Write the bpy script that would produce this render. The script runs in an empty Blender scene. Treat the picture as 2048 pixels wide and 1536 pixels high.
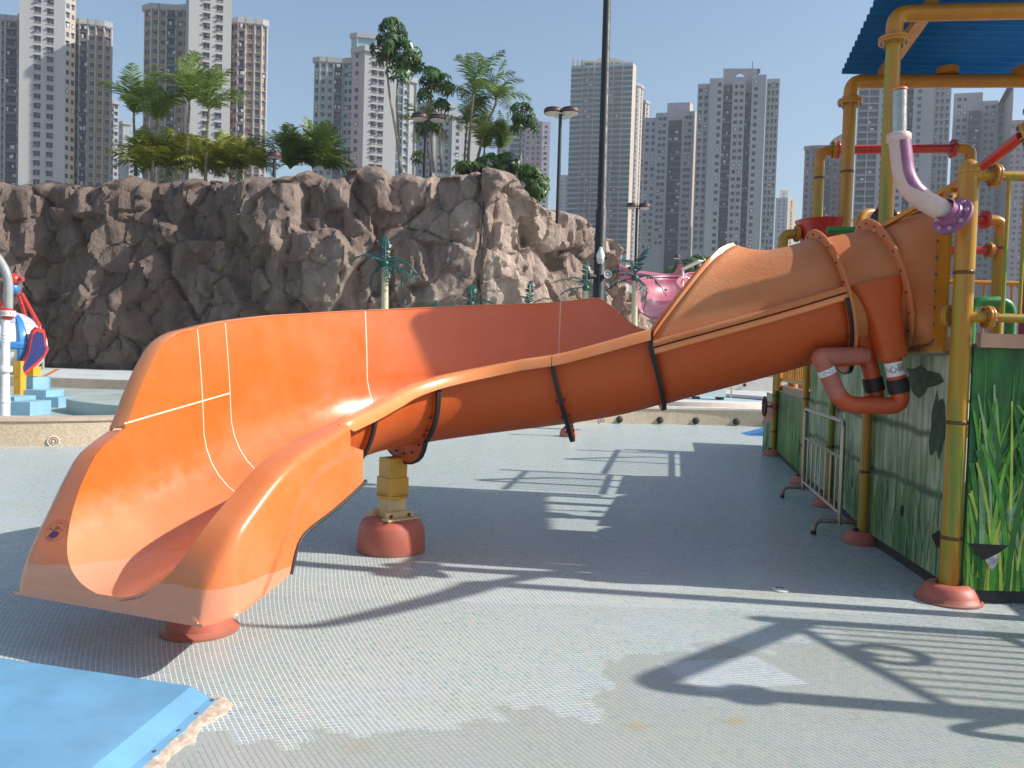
import bpy, bmesh, math, random
import numpy as np
from mathutils import Vector, Matrix

random.seed(7)
C = bpy.context.scene.collection
scene = bpy.context.scene
R = math.radians

# ------------------------------------------------------------------ camera, sky, sun, exposure
CAM_H = 1.53
FPX = 1600.0                                   # focal length in pixels of the 2048 px wide photograph
PITCH = math.atan(56 / FPX)
ROLL = R(1.7)
SUN_EL = R(37)
SUN_AZ = R(-7)                                 # seen from above, from +X towards +Y

cam_data = bpy.data.cameras.new('camera')
cam = bpy.data.objects.new('camera', cam_data)
C.objects.link(cam)
cam_data.sensor_width = 36
cam_data.lens = 36 * FPX / 2048
cam_data.clip_start = 0.05
cam_data.clip_end = 6000
_f = Vector((0, math.cos(PITCH), -math.sin(PITCH)))
_r0 = Vector((1, 0, 0))
_u0 = _r0.cross(_f)
_r = _r0 * math.cos(ROLL) + _u0 * math.sin(ROLL)
_u = _u0 * math.cos(ROLL) - _r0 * math.sin(ROLL)
cam.matrix_world = Matrix(((_r.x, _u.x, -_f.x, 0), (_r.y, _u.y, -_f.y, 0), (_r.z, _u.z, -_f.z, CAM_H), (0, 0, 0, 1)))
scene.camera = cam

world = bpy.data.worlds.new('World')
scene.world = world
world.use_nodes = True
wn = world.node_tree
sky = wn.nodes.new('ShaderNodeTexSky')
sky.sky_type = 'NISHITA'
sky.sun_disc = False
sky.sun_elevation = SUN_EL
sky.sun_rotation = math.pi / 2 - SUN_AZ
sky.air_density = 1.3
sky.dust_density = 1.3
sky.ozone_density = 2.2
sky.altitude = 0
wn.links.new(sky.outputs[0], wn.nodes['Background'].inputs['Color'])
wn.nodes['Background'].inputs['Strength'].default_value = 0.12

sun_dir = Vector((math.cos(SUN_EL) * math.cos(SUN_AZ), math.cos(SUN_EL) * math.sin(SUN_AZ), math.sin(SUN_EL)))
sl = bpy.data.lights.new('sun', 'SUN')
sl.energy = 5.0
sl.angle = R(0.6)
sl.color = (1.0, 0.96, 0.89)
so = bpy.data.objects.new('sun', sl)
C.objects.link(so)
so.rotation_euler = (-sun_dir).to_track_quat('-Z', 'Y').to_euler()
so.location = (60, -8, 60)

scene.view_settings.view_transform = 'Standard'
scene.view_settings.look = 'None'
scene.view_settings.exposure = 0.38
scene.view_settings.gamma = 1.0
scene.view_settings.use_curve_mapping = False

# ------------------------------------------------------------------ pixel of the photograph -> point of the place
def ray(x, y):
    return _f + _r * ((x - 1024) / FPX) - _u * ((y - 768) / FPX)
def at(x, y, Y):
    d = ray(x, y)
    return Vector((0, 0, CAM_H)) + d * (Y / d.y)
def ground_at(x, y, z=0.0):
    d = ray(x, y)
    return Vector((0, 0, CAM_H)) + d * ((z - CAM_H) / d.z)
def on_plane(x, y, P, n):
    d = ray(x, y)
    o = Vector((0, 0, CAM_H))
    return o + d * ((P - o).dot(n) / d.dot(n))

# ------------------------------------------------------------------ mesh builder
def frame(t):
    t = t.normalized()
    a = Vector((0, 0, 1)) if abs(t.z) < 0.95 else Vector((1, 0, 0))
    u = a.cross(t).normalized()
    return u, t.cross(u)

class MB:
    def __init__(self):
        self.v = []; self.f = []; self.m = []
    def face(self, pts, mi=0):
        n = len(self.v)
        self.v += [tuple(p) for p in pts]
        self.f.append(tuple(range(n, n + len(pts)))); self.m.append(mi)
    def mesh(self, vs, fs, mi=0):
        n = len(self.v)
        self.v += [tuple(p) for p in vs]
        for q in fs:
            self.f.append(tuple(i + n for i in q)); self.m.append(mi)
    def box(self, x0, x1, y0, y1, z0, z1, mi=0):
        vs = [(x, y, z) for z in (z0, z1) for y in (y0, y1) for x in (x0, x1)]
        self.mesh(vs, [(0, 2, 3, 1), (4, 5, 7, 6), (0, 1, 5, 4), (2, 6, 7, 3), (0, 4, 6, 2), (1, 3, 7, 5)], mi)
    def obox(self, c, ax, ay, az, hx, hy, hz, mi=0):
        c = Vector(c)
        vs = [c + ax * (hx * x) + ay * (hy * y) + az * (hz * z) for z in (-1, 1) for y in (-1, 1) for x in (-1, 1)]
        self.mesh(vs, [(0, 2, 3, 1), (4, 5, 7, 6), (0, 1, 5, 4), (2, 6, 7, 3), (0, 4, 6, 2), (1, 3, 7, 5)], mi)
    def beam(self, a, b, w, h, mi=0, up=None):
        a = Vector(a); b = Vector(b); t = (b - a)
        L = t.length; t.normalize()
        if up is None:
            u, w2 = frame(t)
        else:
            u = Vector(up).cross(t).normalized(); w2 = t.cross(u)
        self.obox((a + b) / 2, t, u, w2, L / 2, w / 2, h / 2, mi)
    def tube(self, pts, r, seg=12, caps=True, mi=0, closed=False):
        pts = [Vector(p) for p in pts]; n = len(pts)
        rr = r if isinstance(r, (list, tuple)) else [r] * n
        T = []
        for i in range(n):
            a = pts[(i - 1) % n] if (closed or i > 0) else pts[i]
            b = pts[(i + 1) % n] if (closed or i < n - 1) else pts[i]
            T.append((b - a).normalized())
        u, w = frame(T[0])
        vs = []
        for i in range(n):
            u = (u - T[i] * u.dot(T[i]))
            u.normalize(); w = T[i].cross(u)
            for k in range(seg):
                a = 2 * math.pi * k / seg
                vs.append(pts[i] + (u * math.cos(a) + w * math.sin(a)) * rr[i])
        fs = []
        for i in range(n if closed else n - 1):
            for k in range(seg):
                k2 = (k + 1) % seg; j = (i + 1) % n
                fs.append((i * seg + k, i * seg + k2, j * seg + k2, j * seg + k))
        if caps and not closed:
            fs.append(tuple(reversed(range(seg))))
            fs.append(tuple(range((n - 1) * seg, n * seg)))
        self.mesh(vs, fs, mi)
    def cyl(self, a, b, r, seg=16, mi=0, r2=None, caps=True):
        self.tube([a, b], [r, r if r2 is None else r2], seg, caps, mi)
    def lathe(self, c, axis, prof, seg=20, mi=0, caps=True, sx=1.0, sy=1.0):
        c = Vector(c); t = Vector(axis).normalized(); u, w = frame(t)
        vs = []
        for (r, h) in prof:
            for k in range(seg):
                a = 2 * math.pi * k / seg
                vs.append(c + t * h + u * (math.cos(a) * r * sx) + w * (math.sin(a) * r * sy))
        n = len(prof); fs = []
        for i in range(n - 1):
            for k in range(seg):
                k2 = (k + 1) % seg
                fs.append((i * seg + k, i * seg + k2, (i + 1) * seg + k2, (i + 1) * seg + k))
        if caps:
            fs.append(tuple(reversed(range(seg))))
            fs.append(tuple(range((n - 1) * seg, n * seg)))
        self.mesh(vs, fs, mi)
    def sphere(self, c, r, seg=16, rings=10, mi=0, sz=1.0):
        prof = []
        for i in range(rings + 1):
            a = -math.pi / 2 + math.pi * i / rings
            prof.append((max(1e-4, r * math.cos(a)), r * math.sin(a) * sz))
        self.lathe(c, (0, 0, 1), prof, seg, mi)
    def grid(self, rows, mi=0, closed_u=False, flip=False):
        """rows: list of equally long lists of points"""
        n = len(rows); k = len(rows[0])
        vs = [p for r_ in rows for p in r_]; fs = []
        for i in range(n - 1):
            for j in range(k if closed_u else k - 1):
                j2 = (j + 1) % k
                q = (i * k + j, i * k + j2, (i + 1) * k + j2, (i + 1) * k + j)
                fs.append(tuple(reversed(q)) if flip else q)
        self.mesh(vs, fs, mi)
    def prism(self, poly, z0, z1, mi=0):
        n = len(poly)
        vs = [(p[0], p[1], z0) for p in poly] + [(p[0], p[1], z1) for p in poly]
        fs = [tuple(reversed(range(n))), tuple(range(n, 2 * n))]
        for i in range(n):
            j = (i + 1) % n
            fs.append((i, j, n + j, n + i))
        self.mesh(vs, fs, mi)
    def data(self, name, mats, smooth=True, angle=40):
        me = bpy.data.meshes.new(name)
        me.from_pydata(self.v, [], self.f)
        ms = mats if isinstance(mats, (list, tuple)) else [mats]
        for m_ in ms: me.materials.append(m_)
        if len(ms) > 1:
            me.polygons.foreach_set('material_index', self.m)
        if smooth:
            me.polygons.foreach_set('use_smooth', [True] * len(me.polygons))
            me.set_sharp_from_angle(angle=R(angle))
        me.update()
        return me
    def build(self, name, mats, parent=None, smooth=True, angle=40, local=False, kind=None, label=None):
        return link(name, self.data(name, mats, smooth, angle), parent, local, kind, label)

def link(name, me, parent=None, local=False, kind=None, label=None):
    o = bpy.data.objects.new(name, me)
    C.objects.link(o)
    if parent is not None:
        o.parent = parent
        if not local:
            root = parent
            off = Vector((0, 0, 0)); p = parent
            while p is not None:
                if p.type == 'EMPTY': off += Vector(p.location)
                p = p.parent
            if parent.type == 'EMPTY':
                o.matrix_parent_inverse = Matrix.Translation(-off)
    if kind: o['kind'] = kind
    if label: o['label'] = label
    return o

def tag(o, label, cat, group=None):
    o['label'] = label; o['category'] = cat
    if group: o['group'] = group
    return o
def thing(name, label, cat, loc=(0, 0, 0), group=None, rotz=0):
    o = bpy.data.objects.new(name, None)
    C.objects.link(o)
    o.empty_display_size = 0.2
    o.location = loc; o.rotation_euler = (0, 0, rotz)
    return tag(o, label, cat, group)
def struct(o):
    o['kind'] = 'structure'; return o
def copy_tree(o, loc=None, rotz=None, label=None, scale=None):
    def rec(s, parent):
        c = s.copy(); C.objects.link(c)
        if parent is not None:
            c.parent = parent; c.matrix_parent_inverse = s.matrix_parent_inverse.copy()
        for ch in list(s.children): rec(ch, c)
        return c
    c = rec(o, None)
    if loc is not None: c.location = loc
    if rotz is not None: c.rotation_euler = (0, 0, rotz)
    if scale is not None: c.scale = (scale,) * 3
    if label: c['label'] = label
    return c

def arc_pts(pts, rad, n=6):
    """polyline with rounded corners"""
    pts = [Vector(p) for p in pts]
    out = [pts[0]]
    for i in range(1, len(pts) - 1):
        a, b, c = pts[i - 1], pts[i], pts[i + 1]
        d1 = (a - b); d2 = (c - b)
        r_ = min(rad, d1.length * 0.49, d2.length * 0.49)
        p0 = b + d1.normalized() * r_; p2 = b + d2.normalized() * r_
        for k in range(n + 1):
            t = k / n
            out.append(p0 * (1 - t) ** 2 + b * (2 * t * (1 - t)) + p2 * t * t)
    out.append(pts[-1])
    return out
def pchip(tab):
    xs = [a for a, _ in tab]; ys = [b for _, b in tab]; n = len(xs)
    h = [xs[i + 1] - xs[i] for i in range(n - 1)]
    dl = [(ys[i + 1] - ys[i]) / h[i] for i in range(n - 1)]
    m = [dl[0]] + [0 if dl[i - 1] * dl[i] <= 0 else 2 * dl[i - 1] * dl[i] / (dl[i - 1] + dl[i]) for i in range(1, n - 1)] + [dl[-1]]
    def f(x):
        if x <= xs[0]: return ys[0] + m[0] * (x - xs[0])
        if x >= xs[-1]: return ys[-1]
        i = 0
        while x > xs[i + 1]: i += 1
        t = (x - xs[i]) / h[i]
        return ((2 * t ** 3 - 3 * t * t + 1) * ys[i] + (t ** 3 - 2 * t * t + t) * h[i] * m[i]
                + (-2 * t ** 3 + 3 * t * t) * ys[i + 1] + (t ** 3 - t * t) * h[i] * m[i + 1])
    return f

# ------------------------------------------------------------------ materials
def nt(name):
    m = bpy.data.materials.new(name)
    m.use_nodes = True
    t = m.node_tree
    return m, t, t.nodes['Principled BSDF']
def N(t, kind, **kw):
    n = t.nodes.new('ShaderNode' + kind)
    for k, v in kw.items():
        if k in n.inputs: n.inputs[k].default_value = v
        else: setattr(n, k, v)
    return n
def mth(t, op, a, b=None, c=None):
    n = t.nodes.new('ShaderNodeMath'); n.operation = op
    for i, x in enumerate((a, b, c)):
        if x is None: continue
        if hasattr(x, 'default_value') or hasattr(x, 'links'): t.links.new(x, n.inputs[i])
        else: n.inputs[i].default_value = x
    return n.outputs[0]
def mixc(t, f, a, b, mode='MIX'):
    n = t.nodes.new('ShaderNodeMix'); n.data_type = 'RGBA'; n.blend_type = mode
    for i, x in ((0, f), (6, a), (7, b)):
        if isinstance(x, (int, float)): n.inputs[i].default_value = x
        elif isinstance(x, (tuple, list)): n.inputs[i].default_value = (*x[:3], 1)
        else: t.links.new(x, n.inputs[i])
    return n.outputs[2]
def ramp(t, f, stops):
    n = t.nodes.new('ShaderNodeValToRGB')
    t.links.new(f, n.inputs[0])
    e = n.color_ramp.elements
    while len(e) < len(stops): e.new(0.5)
    for el, (p, c) in zip(e, stops):
        el.position = p
        el.color = (*c, 1) if isinstance(c, (tuple, list)) else (c, c, c, 1)
    return n.outputs[0]
def pos(t):
    g = t.nodes.new('ShaderNodeNewGeometry'); return g.outputs['Position']
def mapped(t, vec, scale=(1, 1, 1), rot=(0, 0, 0)):
    n = t.nodes.new('ShaderNodeMapping')
    t.links.new(vec, n.inputs[0]); n.inputs['Scale'].default_value = scale; n.inputs['Rotation'].default_value = rot
    return n.outputs[0]
def noise(t, vec, scale, detail=4, rough=0.55, dist=0.0):
    n = t.nodes.new('ShaderNodeTexNoise')
    t.links.new(vec, n.inputs['Vector'])
    n.inputs['Scale'].default_value = scale; n.inputs['Detail'].default_value = detail
    n.inputs['Roughness'].default_value = rough; n.inputs['Distortion'].default_value = dist
    return n.outputs['Fac']
def bump(t, h, p, strength=0.3, dist=0.01):
    b = t.nodes.new('ShaderNodeBump'); b.inputs['Strength'].default_value = strength; b.inputs['Distance'].default_value = dist
    t.links.new(h, b.inputs['Height']); t.links.new(b.outputs[0], p.inputs['Normal'])
def pbr(name, col, rough=0.5, var=0.12, vscale=6.0, metal=0.0, coat=0.0, bmp=0.0, bscale=60.0, dirt=None, dirt_amt=0.0, dscale=3.0, stretch=(1, 1, 1), rvar=0.1):
    """a painted or plain surface: base colour, uneven tone, wear in its own colour, uneven gloss, fine relief"""
    m, t, p = nt(name)
    v = mapped(t, pos(t), stretch)
    a = noise(t, v, vscale, 5)
    dark = tuple(c * (1 - var) for c in col); lite = tuple(min(1, c * (1 + var)) for c in col)
    c = ramp(t, a, [(0.3, dark), (0.7, lite)])
    if dirt is not None:
        d = noise(t, v, dscale, 8, 0.65)
        c = mixc(t, ramp(t, d, [(0.62 - dirt_amt * 0.4, 0.0), (0.78, min(1.0, dirt_amt * 1.6))]), c, dirt)
    t.links.new(c, p.inputs['Base Color'])
    r_ = noise(t, v, vscale * 3, 4)
    t.links.new(ramp(t, r_, [(0.3, max(0.02, rough - rvar)), (0.7, min(1, rough + rvar))]), p.inputs['Roughness'])
    p.inputs['Metallic'].default_value = metal
    p.inputs['Coat Weight'].default_value = coat
    p.inputs['Coat Roughness'].default_value = 0.12
    if bmp > 0:
        bump(t, noise(t, v, bscale, 4), p, bmp, 0.01)
    return m
# ================================================================== SETTING
# ------------------------------------------------------------------ mosaic floor
PT = 0.027                                     # tile pitch
def tile_uv(t, position):
    s = t.nodes.new('ShaderNodeSeparateXYZ'); t.links.new(position, s.inputs[0])
    x, y = s.outputs[0], s.outputs[1]
    k = mth(t, 'MAXIMUM', mth(t, 'SUBTRACT', 5.3, y), 0.0)
    a = mth(t, 'SUBTRACT', mth(t, 'MULTIPLY', y, 0.24), mth(t, 'MULTIPLY', mth(t, 'MULTIPLY', k, k), 0.085))
    U = mth(t, 'DIVIDE', mth(t, 'ADD', x, a), PT)
    V = mth(t, 'DIVIDE', mth(t, 'SUBTRACT', y, mth(t, 'MULTIPLY', x, 0.25)), PT)
    return U, V
def cellnoise(t, a, b, w=0.0):
    c = t.nodes.new('ShaderNodeCombineXYZ')
    t.links.new(mth(t, 'FLOOR', a), c.inputs[0]); t.links.new(mth(t, 'FLOOR', b), c.inputs[1])
    c.inputs[2].default_value = w
    n = t.nodes.new('ShaderNodeTexWhiteNoise'); n.noise_dimensions = '3D'
    t.links.new(c.outputs[0], n.inputs[0])
    return n.outputs[0]
def mosaic(name, with_grout):
    m, t, p = nt(name)
    P = pos(t); U, V = tile_uv(t, P)
    n1 = cellnoise(t, U, V, 1.5)
    col = ramp(t, n1, [(0.0, (0.27, 0.36, 0.375)), (0.12, (0.325, 0.40, 0.385)), (0.55, (0.345, 0.41, 0.385)), (0.85, (0.375, 0.42, 0.38)), (0.97, (0.41, 0.39, 0.36))])
    # whole sheets of tile that were laid from other boxes
    sh = cellnoise(t, mth(t, 'DIVIDE', U, 11.0), mth(t, 'DIVIDE', V, 11.0), 4.5)
    col = mixc(t, ramp(t, sh, [(0.62, 0.0), (0.66, 0.30), (1.0, 0.36)]), col, (0.38, 0.42, 0.48))
    big = noise(t, P, 0.55, 5, 0.6)
    col = mixc(t, ramp(t, big, [(0.42, 0.0), (0.62, 0.35)]), col, (0.40, 0.42, 0.385))
    # tiles that keep their white grout, and worn ones; the border runs along the tiles
    cc = t.nodes.new('ShaderNodeCombineXYZ'); t.links.new(mth(t, 'FLOOR', mth(t, 'DIVIDE', U, 2.0)), cc.inputs[0]); t.links.new(mth(t, 'FLOOR', mth(t, 'DIVIDE', V, 2.0)), cc.inputs[1])
    worn = noise(t, cc.outputs[0], 0.035, 3, 0.5)
    sy = t.nodes.new('ShaderNodeSeparateXYZ'); t.links.new(P, sy.inputs[0])
    lim = mth(t, 'ADD', 122.0, mth(t, 'MULTIPLY', ramp(t, mth(t, 'DIVIDE', U, 100.0), [(0.33, 0.0), (0.55, 1.0)]), 24.0))
    cu = t.nodes.new('ShaderNodeCombineXYZ'); t.links.new(mth(t, 'FLOOR', mth(t, 'DIVIDE', U, 3.0)), cu.inputs[0])
    lim = mth(t, 'ADD', lim, mth(t, 'MULTIPLY', mth(t, 'SUBTRACT', noise(t, cu.outputs[0], 0.23, 3, 0.6), 0.5), 46.0))
    wornf = mth(t, 'LESS_THAN', mth(t, 'FLOOR', V), lim)
    # a square that was relaid with white grout
    ru = mth(t, 'MULTIPLY', mth(t, 'GREATER_THAN', U, PATCH[0]), mth(t, 'LESS_THAN', U, PATCH[1]))
    rv = mth(t, 'MULTIPLY', mth(t, 'GREATER_THAN', V, PATCH[2]), mth(t, 'LESS_THAN', V, PATCH[3]))
    relaid = mth(t, 'MULTIPLY', ru, rv)
    wornf = mth(t, 'MULTIPLY', wornf, mth(t, 'SUBTRACT', 1.0, relaid))
    col = mixc(t, mth(t, 'MULTIPLY', relaid, 0.3), col, (0.46, 0.48, 0.54))
    col = mixc(t, mth(t, 'MULTIPLY', wornf, 0.35), col, (0.40, 0.41, 0.36))
    stain = noise(t, P, 1.3, 7, 0.68)
    col = mixc(t, ramp(t, stain, [(0.60, 0.0), (0.74, 0.42)]), col, (0.36, 0.31, 0.21))
    for sx0, sy0, rx_, ry_, cc_, am in STAINS:
        dx_ = mth(t, 'DIVIDE', mth(t, 'SUBTRACT', sy.outputs[0], sx0), rx_); dy_ = mth(t, 'DIVIDE', mth(t, 'SUBTRACT', sy.outputs[1], sy0), ry_)
        dd = mth(t, 'ADD', mth(t, 'SQRT', mth(t, 'ADD', mth(t, 'MULTIPLY', dx_, dx_), mth(t, 'MULTIPLY', dy_, dy_))), mth(t, 'MULTIPLY', mth(t, 'SUBTRACT', noise(t, P, 9.0, 5, 0.65), 0.5), 1.6))
        col = mixc(t, ramp(t, dd, [(0.15, am), (0.95, 0.0)]), col, cc_)
    rough = ramp(t, n1, [(0.0, 0.22), (1.0, 0.5)])
    if with_grout:
        fu = mth(t, 'ABSOLUTE', mth(t, 'SUBTRACT', mth(t, 'FRACT', U), 0.5))
        fv = mth(t, 'ABSOLUTE', mth(t, 'SUBTRACT', mth(t, 'FRACT', V), 0.5))
        gu = ramp(t, fu, [(0.405, 0.0), (0.430, 1.0)])
        gv = ramp(t, fv, [(0.415, 0.0), (0.440, 1.0)])
        wear = mixc(t, wornf, (0.84, 0.84, 0.79), (0.36, 0.33, 0.28))
        weak = ramp(t, cellnoise(t, mth(t, 'DIVIDE', U, 3.0), V, 8.5), [(0.40, 0.45), (0.55, 1.0)])
        g = mth(t, 'MAXIMUM', gu, mth(t, 'MULTIPLY', gv, weak))
        far = ramp(t, mth(t, 'MULTIPLY', sy.outputs[1], 0.1), [(0.40, 1.0), (0.75, 0.15)])
        col = mixc(t, mth(t, 'MULTIPLY', g, mth(t, 'MULTIPLY', far, 0.9)), col, wear)
        t.links.new(mixc(t, g, rough, (0.8, 0.8, 0.8)), p.inputs['Roughness'])
    else:
        t.links.new(rough, p.inputs['Roughness'])
    t.links.new(col, p.inputs['Base Color'])
    p.inputs['Specular IOR Level'].default_value = 0.45
    return m
PATCH = (59, 81, 127, 141)
STAINS = [(0.565, 3.29, 0.09, 0.07, (0.42, 0.30, 0.13), 0.5), (0.99, 3.36, 0.08, 0.06, (0.44, 0.30, 0.12), 0.55), (1.66, 5.25, 0.55, 0.10, (0.33, 0.29, 0.19), 0.6), (-0.55, 3.05, 0.10, 0.07, (0.38, 0.32, 0.22), 0.4), (-0.2, 3.45, 0.35, 0.12, (0.36, 0.33, 0.27), 0.35), (-1.3, 5.0, 0.7, 0.2, (0.36, 0.36, 0.30), 0.3)]
M_floor = mosaic('mosaic_floor_tiles', True)
M_tile = mosaic('single_mosaic_tile', False)
M_deck = pbr('pale_deck_paving', (0.50, 0.54, 0.53), 0.7, 0.1, 1.2, dirt=(0.34, 0.33, 0.28), dirt_amt=0.35, dscale=0.7, bmp=0.15)
M_basin = pbr('basin_floor_paint', (0.36, 0.42, 0.39), 0.5, 0.12, 0.9, dirt=(0.30, 0.31, 0.25), dirt_amt=0.4, dscale=0.5)
M_cop = pbr('tan_coping_stone', (0.52, 0.40, 0.31), 0.6, 0.12, 5, dirt=(0.35, 0.27, 0.2), dirt_amt=0.35, bmp=0.1)
M_copw = pbr('pale_coping_stone', (0.66, 0.58, 0.52), 0.6, 0.08, 5)
M_ground = pbr('far_ground', (0.20, 0.21, 0.19), 0.9, 0.2, 0.05)

def mosaic_wall(name, c1, c2, gr, px=0.03):
    m, t, p = nt(name)
    P = pos(t)
    s = t.nodes.new('ShaderNodeSeparateXYZ'); t.links.new(P, s.inputs[0])
    U = mth(t, 'DIVIDE', mth(t, 'ADD', s.outputs[0], mth(t, 'MULTIPLY', s.outputs[1], 0.4)), px)
    V = mth(t, 'DIVIDE', s.outputs[2], px)
    n1 = cellnoise(t, U, V, 2.5)
    col = ramp(t, n1, [(0.0, c1), (1.0, c2)])
    fu = mth(t, 'ABSOLUTE', mth(t, 'SUBTRACT', mth(t, 'FRACT', U), 0.5))
    fv = mth(t, 'ABSOLUTE', mth(t, 'SUBTRACT', mth(t, 'FRACT', V), 0.5))
    g = ramp(t, mth(t, 'MAXIMUM', fu, fv), [(0.42, 0.0), (0.46, 1.0)])
    col = mixc(t, g, col, gr)
    d = noise(t, P, 1.4, 6, 0.6)
    col = mixc(t, ramp(t, d, [(0.5, 0.0), (0.75, 0.5)]), col, (0.62, 0.55, 0.45))
    t.links.new(col, p.inputs['Base Color']); p.inputs['Roughness'].default_value = 0.45
    return m
M_wallmos = mosaic_wall('tan_mosaic_wall', (0.42, 0.30, 0.19), (0.58, 0.46, 0.33), (0.62, 0.54, 0.42))

mb = MB()
mb.face([(-3000, -200, -0.03), (3000, -200, -0.03), (3000, 3500, -0.03), (-3000, 3500, -0.03)])
struct(mb.build('ground', M_ground, smooth=False))

WALL = [(-22, 8.6), (-16, 9.7), (-11, 10.8), (-7.4, 11.5), (-5.2, 12.9), (-3.0, 15.2), (-0.3, 17.7), (1.5, 18.6), (3.3, 19.1), (5.8, 19.3), (9, 18.7), (13, 16.5), (19, 12), (24, 4)]
def smooth_line(P, n=8):
    out = []
    for i in range(len(P) - 1):
        p0 = P[max(i - 1, 0)]; p1 = P[i]; p2 = P[i + 1]; p3 = P[min(i + 2, len(P) - 1)]
        for k in range(n):
            t = k / n
            out.append(tuple(0.5 * ((2 * b) + (-a + c) * t + (2 * a - 5 * b + 4 * c - d) * t * t + (-a + 3 * b - 3 * c + d) * t ** 3)
                             for a, b, c, d in zip(p0, p1, p2, p3)))
    out.append(tuple(P[-1])); return out
WL = smooth_line(WALL)
def offset_line(L, d):
    out = []
    for i in range(len(L)):
        a = Vector(L[max(i - 1, 0)]); b = Vector(L[min(i + 1, len(L) - 1)])
        t = (b - a).normalized(); n = Vector((-t.y, t.x))
        out.append(tuple(Vector(L[i]) + n * d))
    return out
WL2 = offset_line(WL, 0.36)
WLf = offset_line(WL, -0.03)

# the tiled splash floor: inside the curved wall
mb = MB()
for i in range(len(WL2) - 1):
    a, b = WL2[i], WL2[i + 1]
    mb.face([(a[0], -12, 0), (b[0], -12, 0), (b[0], b[1], 0), (a[0], a[1], 0)])
floor_o = struct(mb.build('splash_floor', M_floor, smooth=False))

# the nearest tiles as real raised pieces
def a_of(y): return 0.24 * y - 0.085 * np.maximum(0, 5.3 - y) ** 2
def inv_uv(U, V):
    x = U - a_of(V)
    for _ in range(40):
        y = V + 0.25 * x
        ap = 0.24 + 0.17 * np.maximum(0, 5.3 - y)
        x = x - (x + a_of(y) - U) / (1 + 0.25 * ap)
    return x, V + 0.25 * x
rng = np.random.default_rng(3)
iu, iv = np.meshgrid(np.arange(-140, 200), np.arange(60, 210), indexing='ij')
iu = iu.ravel(); iv = iv.ravel()
cx, cy = inv_uv((iu + 0.5) * PT, (iv + 0.5) * PT)
mat_x = -1.21 + (cy - 3.4) * (0.06 / 0.55)
vis = (cy > 2.55) & (cy < 4.9) & (np.abs(cx) < cy * 0.66 + 0.05)
edge_y = 3.4 + (cx + 1.21) * (-0.24)
vis &= ~((cx < mat_x + 0.11) & (cy < edge_y + 0.03))
iu, iv, cx, cy = iu[vis], iv[vis], cx[vis], cy[vis]
order = np.argsort(cy * 1.0 + np.abs(cx) * 0.05)
iu, iv = iu[order], iv[order]
def tile_geo(u, v):
    e = 0.085; f = 0.075
    q = []
    for du, dv in ((e, f), (1 - e, f), (1 - e, 1 - f), (e, 1 - f)):
        x, y = inv_uv(np.array((u + du) * PT), np.array((v + dv) * PT)); q.append((x, y))
    return q
Q = tile_geo(iu.astype(float), iv.astype(float))
nT = len(iu)
hz_ = 0.0008 + np.abs(rng.normal(0, 0.00012, nT))
tx = rng.normal(0, 0.00012, (nT, 4))
NV = np.zeros((nT, 8, 3))
for k in range(4):
    NV[:, k, 0] = Q[k][0]; NV[:, k, 1] = Q[k][1]; NV[:, k, 2] = 0.0001
    NV[:, k + 4, 0] = Q[k][0] * 0.97 + (Q[0][0] + Q[2][0]) / 2 * 0.03
    NV[:, k + 4, 1] = Q[k][1] * 0.97 + (Q[0][1] + Q[2][1]) / 2 * 0.03
    NV[:, k + 4, 2] = hz_ + tx[:, k]
TF = [(4, 5, 6, 7), (0, 1, 5, 4), (1, 2, 6, 5), (2, 3, 7, 6), (3, 0, 4, 7)]
for i in range(300):
    b = MB(); c0 = NV[i, 4:].mean(axis=0)
    b.mesh(NV[i] - c0, TF)
    o = b.build('tile', M_tile, floor_o, smooth=False, local=True)
    o.location = c0
vs = NV[300:].reshape(-1, 3)
fs = [tuple(8 * i + k for k in q) for i in range(nT - 300) for q in TF]
me = bpy.data.meshes.new('tile_field'); me.from_pydata([tuple(p) for p in vs], [], fs); me.materials.append(M_tile)
link('tile_field', me, floor_o, kind='stuff')

# low curved wall round the splash floor
M_white = pbr('white_paint', (0.75, 0.75, 0.73), 0.4, 0.06, 4, dirt=(0.5, 0.45, 0.38), dirt_amt=0.25)
wall_o = thing('pool_wall', 'low curved tan mosaic wall round the pale splash floor', 'wall', (-6.5, 11.8, 0))
mb = MB()
mb.grid([[(p[0], p[1], 0.0) for p in WL], [(p[0], p[1], 0.37) for p in WL]], flip=True)
mb.grid([[(p[0], p[1], -0.02) for p in WL2], [(p[0], p[1], 0.37) for p in WL2]])
mb.build('wall_face', M_wallmos, wall_o)
split = next(i for i, p in enumerate(WL) if p[0] > -3)
for (i0, i1, mt) in ((0, split, M_cop), (split, len(WL) - 1, M_copw)):
    mb = MB()
    for i in range(i0, i1):
        a, b, c, d = WLf[i], WLf[i + 1], WL2[i + 1], WL2[i]
        vs = [(*p, z) for z in (0.37, 0.42) for p in (a, b, c, d)]
        mb.mesh(vs, [(4, 5, 6, 7), (0, 1, 5, 4), (2, 3, 7, 6), (3, 2, 1, 0)])
    mb.build('coping', mt, wall_o, smooth=False)

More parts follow.
